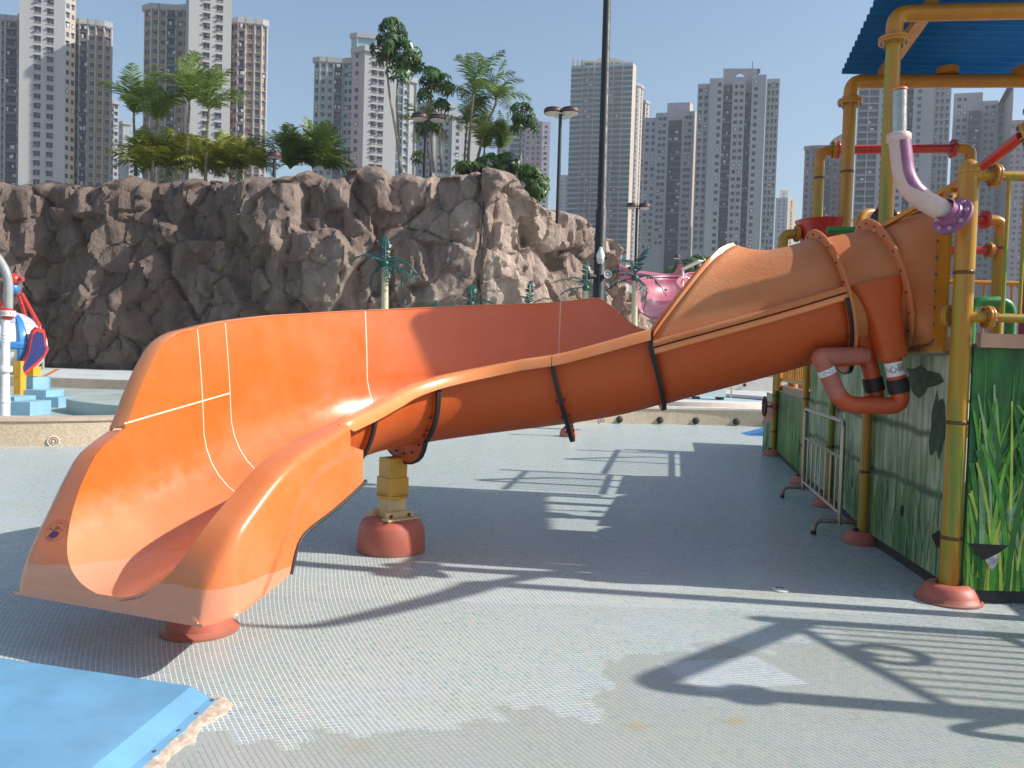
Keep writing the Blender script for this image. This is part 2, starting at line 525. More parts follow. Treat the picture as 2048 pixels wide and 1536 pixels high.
# decks and basin behind the wall
mb = MB()
for i in range(len(WL2) - 1):
    a, b = WL2[i], WL2[i + 1]
    if b[0] <= -1.0 or a[0] > 22: continue
    mb.face([(a[0], a[1], 0.39), (b[0], b[1], 0.39), (b[0], 75, 0.39), (a[0], 75, 0.39)])
struct(mb.build('upper_deck', M_deck, smooth=False))
mb = MB()
mb.face([(-45, 25.6, 0.395), (-1.0, 25.6, 0.395), (-1.0, 75, 0.395), (-45, 75, 0.395)])
struct(mb.build('rear_deck', M_deck, smooth=False))
mb = MB()
for i in range(len(WL2) - 1):
    a, b = WL2[i], WL2[i + 1]
    if b[0] > -0.5: continue
    mb.face([(a[0], a[1], 0.12), (b[0], b[1], 0.12), (b[0], 26, 0.12), (a[0], 26, 0.12)])
struct(mb.build('basin_floor', M_basin, smooth=False))
t_ = thing('basin_edge', 'long tan kerb between the shallow basin and the rear deck', 'kerb', (-8, 25.3, 0.1))
mb = MB()
line = smooth_line([(-45, 24.6), (-20, 25.0), (-13, 24.9), (-9.6, 24.2), (-8.2, 22.6), (-8.6, 20.4), (-7.6, 19.0), (-5, 18.6), (-1.0, 19)], 6)
l2 = offset_line(line, 0.4)
mb.grid([[(*p, 0.11) for p in line], [(*p, 0.42) for p in line], [(*p, 0.42) for p in l2], [(*p, 0.11) for p in l2]], flip=True)
mb.build('kerb', M_cop, t_)
mb = MB()
for i in range(len(l2) - 1):
    a, b = l2[i], l2[i + 1]
    if b[0] > a[0]: mb.face([(a[0], a[1], 0.405), (b[0], b[1], 0.405), (b[0], 25.9, 0.405), (a[0], 25.9, 0.405)])
mb.build('kerb_fill', M_deck, t_, smooth=False)
t_ = thing('basin_island', 'rounded grey green raised island in the shallow basin', 'platform', (-7.5, 16.5, 0.12))
mb = MB()
isl = [(-9.4, 17.6), (-9.0, 18.6), (-7.5, 19.4), (-4, 19), (-4, 14.5), (-6.6, 14.7), (-8.2, 15.5), (-9.2, 16.5)]
isl = smooth_line(isl + [isl[0]], 5)[:-1]
mb.prism(isl, 0.118, 0.38)
mb.build('island', M_basin, t_, angle=30)

# ------------------------------------------------------------------ rock cliff
def hash2(ix, iy, s):
    h = np.sin(ix * 127.1 + iy * 311.7 + s * 74.7) * 43758.5453
    return h - np.floor(h)
def worley(x, y, s, jit=0.85):
    ix = np.floor(x); iy = np.floor(y)
    d1 = np.full(x.shape, 9.0); d2 = np.full(x.shape, 9.0)
    cxx = np.zeros(x.shape); cyy = np.zeros(x.shape); hid = np.zeros(x.shape); hid2 = np.zeros(x.shape)
    for dx in (-1, 0, 1):
        for dy in (-1, 0, 1):
            jx = ix + dx; jy = iy + dy
            px_ = jx + 0.5 + (hash2(jx, jy, s) - 0.5) * jit; py_ = jy + 0.5 + (hash2(jx, jy, s + 1) - 0.5) * jit
            d = np.maximum(np.abs(x - px_) * 0.9, np.abs(y - py_)) * 0.5 + np.hypot(x - px_, y - py_) * 0.5
            near = d < d1
            d2 = np.where(near, d1, np.minimum(d2, d))
            cxx = np.where(near, px_, cxx); cyy = np.where(near, py_, cyy)
            hid = np.where(near, hash2(jx, jy, s + 2), hid); hid2 = np.where(near, hash2(jx, jy, s + 3), hid2)
            d1 = np.where(near, d, d1)
    return d1, d2, x - cxx, y - cyy, hid, hid2
def vnoise(x, y, s):
    ix = np.floor(x); iy = np.floor(y); fx = x - ix; fy = y - iy
    fx = fx * fx * (3 - 2 * fx); fy = fy * fy * (3 - 2 * fy)
    a = hash2(ix, iy, s); b = hash2(ix + 1, iy, s); c = hash2(ix, iy + 1, s); d = hash2(ix + 1, iy + 1, s)
    return a + (b - a) * fx + (c - a) * fy + (a - b - c + d) * fx * fy
def fbm(x, y, s, o=4):
    v = 0; a = 0.5
    for i in range(o):
        v = v + a * vnoise(x * 2 ** i, y * 2 ** i, s + i * 7); a *= 0.5
    return v
def blocks(x, y, s, ax, ay, k, jit=0.95):
    """height of a wall of tilted blocks: every cell is a plane, joined over a narrow edge"""
    ix = np.floor(x); iy = np.floor(y)
    C_ = []
    for dx in (-1, 0, 1):
        for dy in (-1, 0, 1):
            jx = ix + dx; jy = iy + dy
            px_ = jx + 0.5 + (hash2(jx, jy, s) - 0.5) * jit; py_ = jy + 0.5 + (hash2(jx, jy, s + 1) - 0.5) * jit
            ox = x - px_; oy = y - py_
            d = np.maximum(np.abs(ox), np.abs(oy)) * 0.55 + np.hypot(ox, oy) * 0.45
            h = (hash2(jx, jy, s + 2) - 0.5) * 2 + ox * (hash2(jx, jy, s + 3) - 0.5) * 2 * ax - oy * (hash2(jx, jy, s + 4) - 0.42) * 2 * ay
            C_.append((d, h))
    dm = np.min([c[0] for c in C_], axis=0)
    W_ = 0; H_ = 0; d2 = np.full(x.shape, 9.0)
    for d, h in C_:
        w = np.exp(-k * (d - dm)); W_ = W_ + w; H_ = H_ + w * h
        d2 = np.where(d > dm + 1e-9, np.minimum(d2, d), d2)
    return H_ / W_, d2 - dm
def rock_disp(u, z):
    wx = u + 0.7 * (fbm(u * 0.45, z * 0.45, 11) - 0.5); wz = z + 0.7 * (fbm(u * 0.45 + 9, z * 0.45, 17) - 0.5)
    d = np.zeros(u.shape)
    for (sx, sy, amp, ax, ay, k, crack, cw, s) in ((2.6, 3.0, 0.62, 1.5, 0.8, 55, 0.20, 0.05, 1), (1.15, 1.5, 0.27, 1.7, 1.0, 42, 0.12, 0.05, 21), (0.5, 0.7, 0.085, 1.6, 1.1, 22, 0.04, 0.07, 41)):
        h, e = blocks(wx / sx + s, wz / sy + (fbm(u * 0.2, z * 0.1, s) - 0.5), s, ax, ay, k)
        d += amp * h
        e = np.clip(e / cw, 0, 1); d -= crack * (1 - e * e * (3 - 2 * e))
    rid = np.abs(fbm(u * 1.5 + 0.3 * z, z * 0.28, 71) - 0.5)
    d += 0.38 * (rid - 0.12) + 0.12 * (fbm(u * 4.2, z * 1.1, 91) - 0.5) + 0.06 * (fbm(u * 9, z * 5, 95) - 0.5)
    return d
RL = [(-42, 30.5), (-30, 34.5), (-21.5, 36.3), (-14, 35.4), (-8.5, 34.4), (-4.5, 34.9), (-1.2, 34.2), (0.2, 35.6), (4.4, 41.0), (8.6, 47.5), (13, 53), (20, 57)]
seg = [math.dist(RL[i], RL[i + 1]) for i in range(len(RL) - 1)]
cum = [0]
for s_ in seg: cum.append(cum[-1] + s_)
us = np.arange(8.0, cum[-1] - 4, 0.085)
rx = np.interp(us, cum, [p[0] for p in RL]); ry = np.interp(us, cum, [p[1] for p in RL])
def smooth1(a, k=14):
    w = np.hanning(2 * k + 1); w /= w.sum()
    return np.convolve(np.pad(a, k, mode='edge'), w, mode='valid')
rx = smooth1(rx); ry = smooth1(ry)
tx_ = np.gradient(rx); ty_ = np.gradient(ry); L_ = np.hypot(tx_, ty_)
nx = ty_ / L_; ny = -tx_ / L_                                    # outward: towards the pool
top_px = [(-300, 365), (0, 362), (60, 356), (100, 358), (150, 366), (200, 350), (235, 341), (262, 351), (345, 344), (370, 352), (420, 353), (560, 345), (660, 346), (695, 325), (722, 317), (748, 325), (768, 339), (800, 333), (830, 345), (880, 334), (930, 331), (975, 338), (1035, 347), (1046, 376), (1100, 410), (1150, 430), (1190, 452), (1232, 492), (1262, 532), (1290, 585), (1330, 640), (1500, 690)]
pxs = np.array([1024 + FPX * (x * _r.x + y * _r.y) / (x * _f.x + y * _f.y) for x, y in zip(rx, ry)])
topz = np.array([at(px_, np.interp(px_, [p[0] for p in top_px], [p[1] for p in top_px]), y).z for px_, y in zip(pxs, ry)])
topz = np.maximum(topz, 1.2) + 0.14 * (fbm(us * 1.1, us * 0 + 3, 5) - 0.5)
nv = 112
T = np.linspace(0, 1, nv)
Z = 0.2 + (topz[:, None] - 0.2) * T[None, :]
Ug = np.repeat(us[:, None], nv, 1)
D = rock_disp(Ug, Z)
lean = -0.35 * (T[None, :] ** 2) - 0.7 * np.clip((T[None, :] - 0.95) / 0.05, 0, 1) ** 2
foot = np.clip(T[None, :] / 0.05, 0, 1)
D = D * (0.3 + 0.7 * foot) + lean
X = rx[:, None] + nx[:, None] * D; Yg = ry[:, None] + ny[:, None] * D
rows = np.stack([X, Yg, Z], -1)
# the top runs back behind the edge
back = []
for k, (dd, dz) in enumerate(((0.5, 0.10), (1.2, 0.05), (2.2, 0.12), (3.6, -0.1), (6.0, -0.3), (9.0, -1.0))):
    zz = topz + dz + 0.5 * (fbm(us * 0.8, us * 0 + k * 1.7, 31) - 0.5)
    back.append(np.stack([X[:, -1] - nx * dd, Yg[:, -1] - ny * dd, zz], -1))
rows = np.concatenate([rows] + [b[:, None, :] for b in back], 1)
nU, nV = rows.shape[:2]
idx = np.arange(nU * nV).reshape(nU, nV)
fs = np.stack([idx[:-1, :-1], idx[1:, :-1], idx[1:, 1:], idx[:-1, 1:]], -1).reshape(-1, 4)
me = bpy.data.meshes.new('rock_cliff')
me.from_pydata(rows.reshape(-1, 3).tolist(), [], fs.tolist())
me.polygons.foreach_set('use_smooth', [True] * len(me.polygons))
me.set_sharp_from_angle(angle=R(38))
m, t, p = nt('cliff_rock')
P = pos(t)
v1 = mapped(t, P, (1, 1, 0.45))
c = ramp(t, noise(t, v1, 0.55, 8, 0.62, 0.6), [(0.28, (0.14, 0.10, 0.082)), (0.42, (0.28, 0.20, 0.165)), (0.56, (0.43, 0.325, 0.265)), (0.72, (0.55, 0.435, 0.365))])
st = noise(t, mapped(t, P, (2.4, 2.4, 0.22)), 1.0, 6, 0.6)
c = mixc(t, ramp(t, st, [(0.50, 0.0), (0.66, 0.6)]), c, (0.17, 0.135, 0.118))
c = mixc(t, ramp(t, noise(t, P, 2.2, 6, 0.65), [(0.55, 0.0), (0.72, 0.55)]), c, (0.36, 0.25, 0.19))
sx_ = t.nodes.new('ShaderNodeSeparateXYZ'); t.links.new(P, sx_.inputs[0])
left_shade = mth(t, 'ADD', mth(t, 'MULTIPLY', sx_.outputs[0], -0.045), noise(t, v1, 0.25, 5, 0.6))
c = mixc(t, ramp(t, left_shade, [(0.50, 0.0), (1.0, 0.72)]), c, (0.10, 0.068, 0.055))   # left part: its shade painted into the rock colour, with dark stains
t.links.new(c, p.inputs['Base Color']); p.inputs['Roughness'].default_value = 0.85
hb = mth(t, 'ADD', noise(t, mapped(t, P, (1, 1, 0.5)), 7.0, 8, 0.7), mth(t, 'MULTIPLY', noise(t, P, 2.0, 6, 0.6), 2.0))
hb = mth(t, 'ADD', hb, mth(t, 'MULTIPLY', noise(t, mapped(t, P, (1, 1, 0.3)), 22.0, 6, 0.75), 0.4))
bump(t, hb, p, 0.95, 0.11)
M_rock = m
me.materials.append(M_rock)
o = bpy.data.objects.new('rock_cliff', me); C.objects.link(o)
tag(o, 'tall grey brown artificial rock cliff behind the pool', 'rock')

# ================================================================== ORANGE WATER SLIDE
def gel(name, col, rough, faded, fade_lo, swirl=0.0, pale_lip=False, coat=0.5, worn=False):
    m, t, p = nt(name)
    P = pos(t)
    a = noise(t, P, 2.2, 6, 0.6)
    c = mixc(t, ramp(t, a, [(fade_lo, 0.0), (fade_lo + 0.3, 0.75)]), col, faded)
    fine = noise(t, mapped(t, P, (1, 1, 3)), 30, 5, 0.6)
    c = mixc(t, ramp(t, fine, [(0.45, 0.0), (0.8, 0.06)]), c, (0.9, 0.55, 0.33))
    drip = noise(t, mapped(t, P, (9, 9, 0.9)), 1.6, 7, 0.7)
    c = mixc(t, ramp(t, drip, [(0.60, 0.0), (0.80, 0.22)]), c, (0.30, 0.12, 0.05))
    scr = noise(t, mapped(t, P, (3, 3, 60), (R(12), R(20), 0)), 3.0, 3, 0.8)
    c = mixc(t, ramp(t, scr, [(0.68, 0.0), (0.74, 0.16)]), c, (0.85, 0.50, 0.30))
    s = t.nodes.new('ShaderNodeSeparateXYZ'); t.links.new(P, s.inputs[0])
    if worn:
        # the run-out is rubbed paler along the bottom of the chute
        c = mixc(t, ramp(t, mth(t, 'ADD', s.outputs[2], mth(t, 'MULTIPLY', a, 0.5)), [(0.70, 0.75), (1.45, 0.0)]), c, (0.76, 0.285, 0.135))
    if pale_lip:
        # the lip was repaired in a paler paint up to a wavy line a hand above the floor
        zz = mth(t, 'ADD', s.outputs[2], mth(t, 'MULTIPLY', noise(t, P, 3.0, 2), 0.06))
        low = mth(t, 'LESS_THAN', zz, 0.465)
        left = 1.0
        c = mixc(t, mth(t, 'MULTIPLY', mth(t, 'MULTIPLY', low, left), 0.75), c, (0.76, 0.30, 0.18))
    t.links.new(c, p.inputs['Base Color'])
    t.links.new(ramp(t, noise(t, P, 9, 5), [(0.3, max(0.03, rough - 0.08)), (0.7, rough + 0.12)]), p.inputs['Roughness'])
    p.inputs['Coat Weight'].default_value = coat
    p.inputs['Coat Roughness'].default_value = 0.14
    h = noise(t, P, 5, 2)
    if swirl > 0:
        w = noise(t, mapped(t, P, (1.0, 1.0, 3.2), (0, R(25), 0)), 16, 6, 0.7, 1.5)
        bump(t, w, p, swirl, 0.012)
    else:
        bump(t, h, p, 0.05, 0.02)
    return m
M_in = gel('orange_gelcoat_inside', (0.71, 0.140, 0.024), 0.24, (0.73, 0.205, 0.072), 0.48, pale_lip=True, worn=True)
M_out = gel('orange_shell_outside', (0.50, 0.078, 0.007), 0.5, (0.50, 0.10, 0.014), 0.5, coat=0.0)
M_fade = gel('sun_faded_orange_top', (0.58, 0.175, 0.05), 0.6, (0.62, 0.26, 0.105), 0.36, swirl=0.7, coat=0.0)
M_rim = gel('orange_rim', (0.74, 0.235, 0.065), 0.34, (0.76, 0.32, 0.13), 0.42, coat=0.3)
M_fend = gel('orange_fender', (0.70, 0.172, 0.04), 0.28, (0.72, 0.24, 0.10), 0.42, pale_lip=True, coat=0.5)
M_gask = pbr('black_gasket', (0.018, 0.016, 0.016), 0.6, 0.3, 20, dirt=(0.08, 0.05, 0.04), dirt_amt=0.4)
M_caulk = pbr('pale_caulk', (0.80, 0.66, 0.52), 0.5, 0.1, 30)
M_bolt = pbr('rusty_bolt', (0.10, 0.06, 0.05), 0.5, 0.3, 40, metal=0.6)
M_yel = pbr('yellow_paint', (0.62, 0.33, 0.025), 0.35, 0.15, 5, dirt=(0.33, 0.22, 0.03), dirt_amt=0.5, coat=0.3)
M_cream = pbr('cream_paint', (0.70, 0.52, 0.27), 0.45, 0.12, 8, dirt=(0.4, 0.26, 0.12), dirt_amt=0.4)
M_base = pbr('salmon_base', (0.50, 0.13, 0.085), 0.5, 0.12, 6, dirt=(0.36, 0.12, 0.09), dirt_amt=0.4, bmp=0.08)
M_pipeo = pbr('orange_pipe', (0.55, 0.085, 0.02), 0.4, 0.15, 8, dirt=(0.35, 0.06, 0.03), dirt_amt=0.4)
M_pipep = pbr('pink_faded_pipe', (0.46, 0.14, 0.10), 0.5, 0.12, 8, dirt=(0.35, 0.10, 0.07), dirt_amt=0.4)
M_blackrub = pbr('black_rubber', (0.014, 0.013, 0.014), 0.55, 0.3, 15)
M_label = pbr('white_label', (0.75, 0.75, 0.73), 0.45, 0.05, 10)
M_ink = pbr('black_ink', (0.02, 0.02, 0.022), 0.5, 0.1, 10)
M_inkblue = pbr('blue_ink', (0.05, 0.06, 0.25), 0.5, 0.1, 10)

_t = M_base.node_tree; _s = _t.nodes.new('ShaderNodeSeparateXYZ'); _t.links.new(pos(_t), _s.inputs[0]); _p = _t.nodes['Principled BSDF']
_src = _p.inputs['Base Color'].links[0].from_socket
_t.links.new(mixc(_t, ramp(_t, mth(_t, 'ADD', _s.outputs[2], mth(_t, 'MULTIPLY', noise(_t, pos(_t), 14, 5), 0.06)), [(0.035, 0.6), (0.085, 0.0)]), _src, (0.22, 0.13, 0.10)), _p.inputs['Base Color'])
P0 = Vector((3.0, 6.05)); PH0 = R(-6); PH1 = R(70); S1 = 2.887; RAD = 1.3; SL = 1.876
S2 = S1 + RAD * (PH1 - PH0); S3 = S2 + SL
def hd(p): return Vector((-math.cos(p), -math.sin(p)))
def hn(p): return Vector((math.sin(p), -math.cos(p)))
_A = P0 + hd(PH0) * S1; _Cn = _A + hn(PH0) * RAD
def path(s):
    if s <= S1: return P0 + hd(PH0) * s, PH0
    if s <= S2:
        p = PH0 + (s - S1) / RAD
        return _Cn - hn(p) * RAD, p
    return _Cn - hn(PH1) * RAD + hd(PH1) * (s - S2), PH1
f_zb = pchip([(-0.1, 1.735), (0, 1.72), (0.5, 1.625), (0.97, 1.475), (1.264, 1.38), (1.745, 1.232), (2.16, 1.107), (2.58, 1.02), (3.1, 0.938), (3.69, 0.862), (4.38, 0.79), (5.0, 0.68), (5.5, 0.55), (6.0, 0.425), (6.487, 0.335)])
f_zi = pchip([(0.5, 2.03), (0.58, 2.02), (1.278, 1.906), (1.977, 1.745), (2.333, 1.636), (2.675, 1.54), (3.158, 1.465), (3.568, 1.411), (4.016, 1.352), (4.589, 1.262), (4.953, 1.182), (5.214, 1.135), (5.667, 1.05), (5.86, 0.998), (6.0, 0.945), (6.082, 0.9), (6.245, 0.785), (6.34, 0.71), (6.41, 0.625), (6.45, 0.545), (6.475, 0.45), (6.487, 0.342)])
f_zo = pchip([(0.5, 2.03), (1.4, 1.85), (1.6, 1.79), (1.934, 1.785), (2.30, 2.006), (2.36, 2.039), (2.40, 2.036), (2.659, 2.0), (3.258, 1.947), (3.568, 1.906), (3.958, 1.855), (4.393, 1.79), (5.095, 1.693), (5.347, 1.642), (5.50, 1.605), (5.58, 1.57), (5.65, 1.52), (5.728, 1.43), (5.836, 1.272), (5.92, 1.12), (5.96, 1.06), (6.03, 1.025), (6.136, 0.955), (6.22, 0.84), (6.288, 0.72), (6.37, 0.585), (6.43, 0.49), (6.465, 0.42), (6.48, 0.375), (6.487, 0.342)])
f_slope = pchip([(0, 0.3), (2.2, 0.29), (3.2, 0.2), (4.3, 0.14), (5.0, 0.04), (5.4, 0.0), (6.6, 0.0)])
RC = 0.46
def P3(s, u, z):
    c, p = path(s); n = hn(p)
    q = c + n * u
    return Vector((q.x, q.y, z))
def half_profile(h, d=RC, r=RC, n=14, flare=0.06):
    pl = []
    K = 40
    amax = math.acos(max(-1, min(1, 1 - h / d))) if h < d else math.pi / 2
    for i in range(K + 1):
        a = amax * i / K
        pl.append((r * math.sin(a), d * (1 - math.cos(a))))
    if h > d:
        for i in range(1, 16):
            e = (h - d) * i / 15
            pl.append((r + flare * (e / 0.6) ** 1.3, d + e))
    L = [0]
    for a, b in zip(pl[:-1], pl[1:]): L.append(L[-1] + math.dist(a, b))
    out = []
    for i in range(n + 1):
        x = L[-1] * i / n
        k = min(len(L) - 2, next((j for j in range(len(L) - 1) if L[j + 1] >= x), len(L) - 2))
        f_ = (x - L[k]) / max(1e-9, L[k + 1] - L[k])
        out.append((pl[k][0] + (pl[k + 1][0] - pl[k][0]) * f_, pl[k][1] + (pl[k + 1][1] - pl[k][1]) * f_))
    return out
def section(s, extra=0.0, grow=0.0):
    """points of the chute cross-section from the outer rim over the bottom to the inner rim"""
    k = f_slope(s)
    ho = max(0.004, f_zo(s) - f_zb(s)); hi = max(0.004, f_zi(s) - f_zb(s))
    po = half_profile(ho, RC, RC + grow); pi_ = half_profile(hi, RC, RC + grow)
    pts = []
    for (u, h) in list(reversed(po)):
        se = s + k * (min(h, RC) - RC); pts.append(P3(se, -u, f_zb(se) + h - grow))
    for (u, h) in pi_[1:]:
        se = s + k * (min(h, RC) - RC); pts.append(P3(se, u, f_zb(se) + h - grow))
    return pts
def edge_u(s, which):
    h = (f_zi if which > 0 else f_zo)(s) - f_zb(s)
    return half_profile(max(0.004, h))[-1][0]

slide = thing('water_slide', 'big glossy orange water slide curving down from the yellow tower to the floor', 'water slide', (-0.9, 6.15, 0))
cuts = [1.97, 2.675, 3.95, 5.10, 5.35, 6.487]
dense = [5.4 + i * 0.05 for i in range(18)] + [6.28, 6.31, 6.34, 6.36, 6.38, 6.40, 6.415, 6.43, 6.44, 6.45, 6.46, 6.468, 6.475, 6.48, 6.484, 6.487]
for a, b in zip(cuts[:-1], cuts[1:]):
    ss = [a + (b - a) * i / 16 for i in range(17)] if b < 5.6 else [a] + [x for x in dense if x > a + 0.01]
    g0 = 0.0008
    ss[0] += g0
    if b < 6.4: ss[-1] -= g0
    mb = MB(); mb.grid([section(s) for s in ss])
    o = mb.build('chute_section', [M_out, M_in], slide, angle=60)
    sm = o.modifiers.new('shell', 'SOLIDIFY'); sm.thickness = 0.014; sm.offset = 1 if True else -1
    sm.material_offset = 1; sm.use_rim = False
# pale caulk in the joints
for s in cuts[1:-1]:
    a = section(s - 0.0035); b = section(s + 0.0035)
    mb = MB()
    if s > 4.9:
        lim = len(a)
    mb.grid([[p + Vector((0, 0, 0.0012)) + (Vector((_Cn.x, _Cn.y, 0)) - Vector((p.x, p.y, 0))).normalized() * 0.0015 for p in a], [p + Vector((0, 0, 0.0012)) + (Vector((_Cn.x, _Cn.y, 0)) - Vector((p.x, p.y, 0))).normalized() * 0.0015 for p in b]])
    mb.build('joint_caulk', M_caulk, slide)
# the long joint under the raised outer wall panel, towards the lip
mb = MB(); rw = [[], []]
for i in range(25):
    s = 5.10 + (5.955 - 5.10) * i / 24
    h = 0.0
    zj = 1.235 - (s - 5.10) * 0.165
    hj = zj - f_zb(s)
    po = half_profile(max(hj, 0.01))[-1]
    for k, dz in enumerate((-0.005, 0.005)):
        rw[k].append(P3(s, -po[0] + 0.003, zj + dz))
mb.grid(rw); mb.build('joint_caulk', M_caulk, slide)

# rolled rims: sweep a small profile along an edge
def sweep_edge(s0, s1, which, prof, n=40, name='rim', mat=None, zf=None, taper=0.0):
    mb = MB(); rows = []
    for i in range(n + 1):
        s = s0 + (s1 - s0) * i / n
        z0 = (f_zi if which > 0 else f_zo)(s) if zf is None else zf(s)
        u0 = edge_u(s, which) if zf is None else RC
        k_ = 1.0 if not taper else min(1.0, max(0.0, (s1 - s) / taper))
        rows.append([P3(s, which * (u0 + du * (0.55 + 0.45 * k_)), z0 + dz * k_ - 0.010 * (1 - k_)) for du, dz in prof])
    mb.grid(rows, closed_u=True, flip=which < 0)
    mb.face(list(reversed(rows[0]))); mb.face(rows[-1])
    return mb.build(name, mat or M_rim, slide, angle=50)
rimp = [(-0.008, 0.004), (0.012, 0.009), (0.07, 0.002), (0.088, -0.012), (0.092, -0.075), (0.080, -0.075), (0.074, -0.018), (0.0, -0.006)]
sweep_edge(1.975, 2.6725, 1, rimp, 14)
sweep_edge(2.6775, 4.01, 1, rimp, 30)
sweep_edge(4.015, 5.34, 1, rimp, 40, taper=0.10)
orim = [(-0.006, 0.004), (0.01, 0.010), (0.10, 0.004), (0.112, -0.006), (0.115, -0.05), (0.104, -0.05), (0.098, -0.008), (0.0, -0.004)]
for a, b in ((2.2, 2.672), (2.678, 3.947), (3.953, 5.097), (5.103, 5.347), (5.353, 5.95)):
    sweep_edge(a, b, -1, orim, max(8, int((b - a) * 22)))

# moulded fender beside the run-out: top, rounded edge, pressed step and skirt
f_zs = pchip([(5.1, 0.84), (5.337, 0.744), (5.62, 0.652), (5.82, 0.60), (5.88, 0.575), (5.925, 0.53), (5.955, 0.46), (5.975, 0.40), (6.1, 0.365), (6.487, 0.275)])
def fender_row(s, which):
    ze = (f_zi if which > 0 else f_zo)(s); ue = edge_u(s, which)
    if which < 0 and s < 5.96: ze = min(ze, f_zo(5.96) + (5.96 - s) * 0.15)
    zs = f_zs(s) if which > 0 else pchip([(5.0, 0.5), (5.96, 0.33), (6.487, 0.275)])(s)
    um = 0.625 - 0.10 * max(0.0, (s - 6.307) / 0.18) ** 2.2 * (1 if which > 0 else 0.35)
    um = max(um, ue + 0.02)
    ur = um - (0.075 * (1 - min(1.0, (s - 5.25) / 0.7)) ** 1.5 if which > 0 and s < 5.95 else 0)
    rd = 0.06
    step = 0.145 + (0.9 * (s - 5.72) ** 1.25 if s > 5.72 else 0)
    pr = [(ue, ze), (ue + (ur - rd - ue) * 0.5, ze - 0.004), (ur - rd, ze - 0.012)]
    for a in (22, 45, 67, 90): pr.append((ur - rd + rd * math.sin(R(a)), ze - 0.012 - rd * (1 - math.cos(R(a)))))
    pr += [(ur + 0.002, ze - step), (um + 0.020, ze - step - 0.022), (um + 0.021, ze - step - 0.06)]
    pr.append((um + 0.022, zs))
    out = []
    for u, z in pr:
        z = max(z, zs)
        out.append(P3(s, which * u, z))
    return out
fineS = [6.28, 6.31, 6.34, 6.36, 6.38, 6.40, 6.415, 6.43, 6.44, 6.45, 6.46, 6.468, 6.475, 6.48, 6.484, 6.487]
ssF = [5.29 + i * 0.042 for i in range(15)] + [5.90, 5.92, 5.94, 5.955, 5.965, 5.975, 5.99] + [6.03 + i * 0.05 for i in range(5)] + fineS
rowsF = [fender_row(s, 1) for s in ssF]
mb = MB(); mb.grid(rowsF, flip=False)
mb.face(rowsF[0][2:])                                              # closed rear end
o = mb.build('fender', [M_fend], slide, angle=32)
ssL = [5.96 + i * 0.04 for i in range(8)] + fineS
rowsL = [fender_row(s, -1) for s in ssL]
mb = MB(); mb.grid(rowsL, flip=True); mb.face(rowsL[0][2:])
mb.build('fender', [M_fend], slide, angle=32)
# front apron under the lip
mb = MB()
top = list(reversed(rowsL[-1])) + rowsF[-1]
fwd = hd(PH1)
front = [Vector((p.x + fwd.x * 0.006, p.y + fwd.y * 0.006, max(0.285, p.z - 0.02))) for p in top]
low = [Vector((p.x + fwd.x * 0.008, p.y + fwd.y * 0.008, 0.272)) for p in top]
mb.grid([top, front, low], flip=True)
mb.build('lip_apron', M_fend, slide, angle=60)
# black edge trim under the fender arch
mb = MB()
mb.tube([P3(s, 0.648, f_zs(s) - 0.004) for s in [5.255 + i * 0.04 for i in range(16)] + [5.88, 5.90, 5.92, 5.94, 5.955, 5.965, 5.975]], 0.011, 6)
mb.build('edge_trim', M_gask, slide)
def text_mesh(txt, size):
    cu = bpy.data.curves.new('lettering', 'FONT'); cu.body = txt; cu.size = size
    cu.align_x = 'CENTER'; cu.align_y = 'CENTER'; cu.resolution_u = 3
    ob = bpy.data.objects.new('lettering', cu); C.objects.link(ob)
    dg = bpy.context.evaluated_depsgraph_get(); dg.update()
    me_ = bpy.data.meshes.new_from_object(ob.evaluated_get(dg))
    vs = [tuple(v.co) for v in me_.vertices]; fs = [tuple(p.vertices) for p in me_.polygons]
    bpy.data.objects.remove(ob); bpy.data.curves.remove(cu); bpy.data.meshes.remove(me_)
    return vs, fs

# ------------------------------------------------------------------ closed tube with its bolted rings
def tube_frame(s):
    c, p = path(s); k = f_slope(s)
    d = hd(p); t_ = Vector((d.x, d.y, -k)).normalized()
    n = hn(p); U_ = Vector((n.x, n.y, 0)); W_ = t_.cross(U_); 
    if W_.z < 0: W_ = -W_
    return Vector((c.x, c.y, f_zb(s) + 0.452)), t_, U_, W_
def ring_pts(s, r, n=48, a0=0.0, a1=2 * math.pi):
    c, t_, U_, W_ = tube_frame(s)
    return [c + U_ * (math.cos(a0 + (a1 - a0) * i / n) * r) + W_ * (math.sin(a0 + (a1 - a0) * i / n) * r) for i in range(n + 1)]
RT = 0.445
# lower half
mb = MB()
mb.grid([ring_pts(0.60 + (1.965 - 0.60) * i / 16, RT, 30, 0.04, -math.pi - 0.04) for i in range(17)], flip=True)
o = mb.build('tube_lower_half', M_out, slide, angle=60)
sm = o.modifiers.new('shell', 'SOLIDIFY'); sm.thickness = 0.012; sm.offset = 0
# upper half, cut away in a slant at its lower end
mb = MB(); rows = []; cut = []
NA = 36
def upper_pt(j, i, n=18):
    th = math.pi * j / NA
    q = min(th, math.pi - th) / (math.pi / 2)
    send = 1.985 - 0.84 * q ** 1.08
    s = 0.60 + (send - 0.60) * i / n
    c, t_, U_, W_ = tube_frame(s)
    x = max(0.0, (s - (send - 0.45)) / 0.45)
    r = RT + 0.125 * x ** 3 * math.sin(th) ** 4
    return c + U_ * (math.cos(th) * r) + W_ * (math.sin(th) * r + 0.012)
mb.grid([[upper_pt(j, i) for j in range(NA + 1)] for i in range(19)])
o = mb.build('tube_upper_half', M_fade, slide, angle=60)
sm = o.modifiers.new('shell', 'SOLIDIFY'); sm.thickness = 0.012; sm.offset = 0
mb = MB()
for k in range(2):
    pass
edge = [upper_pt(j, 18) for j in range(1, NA)]
outw = []
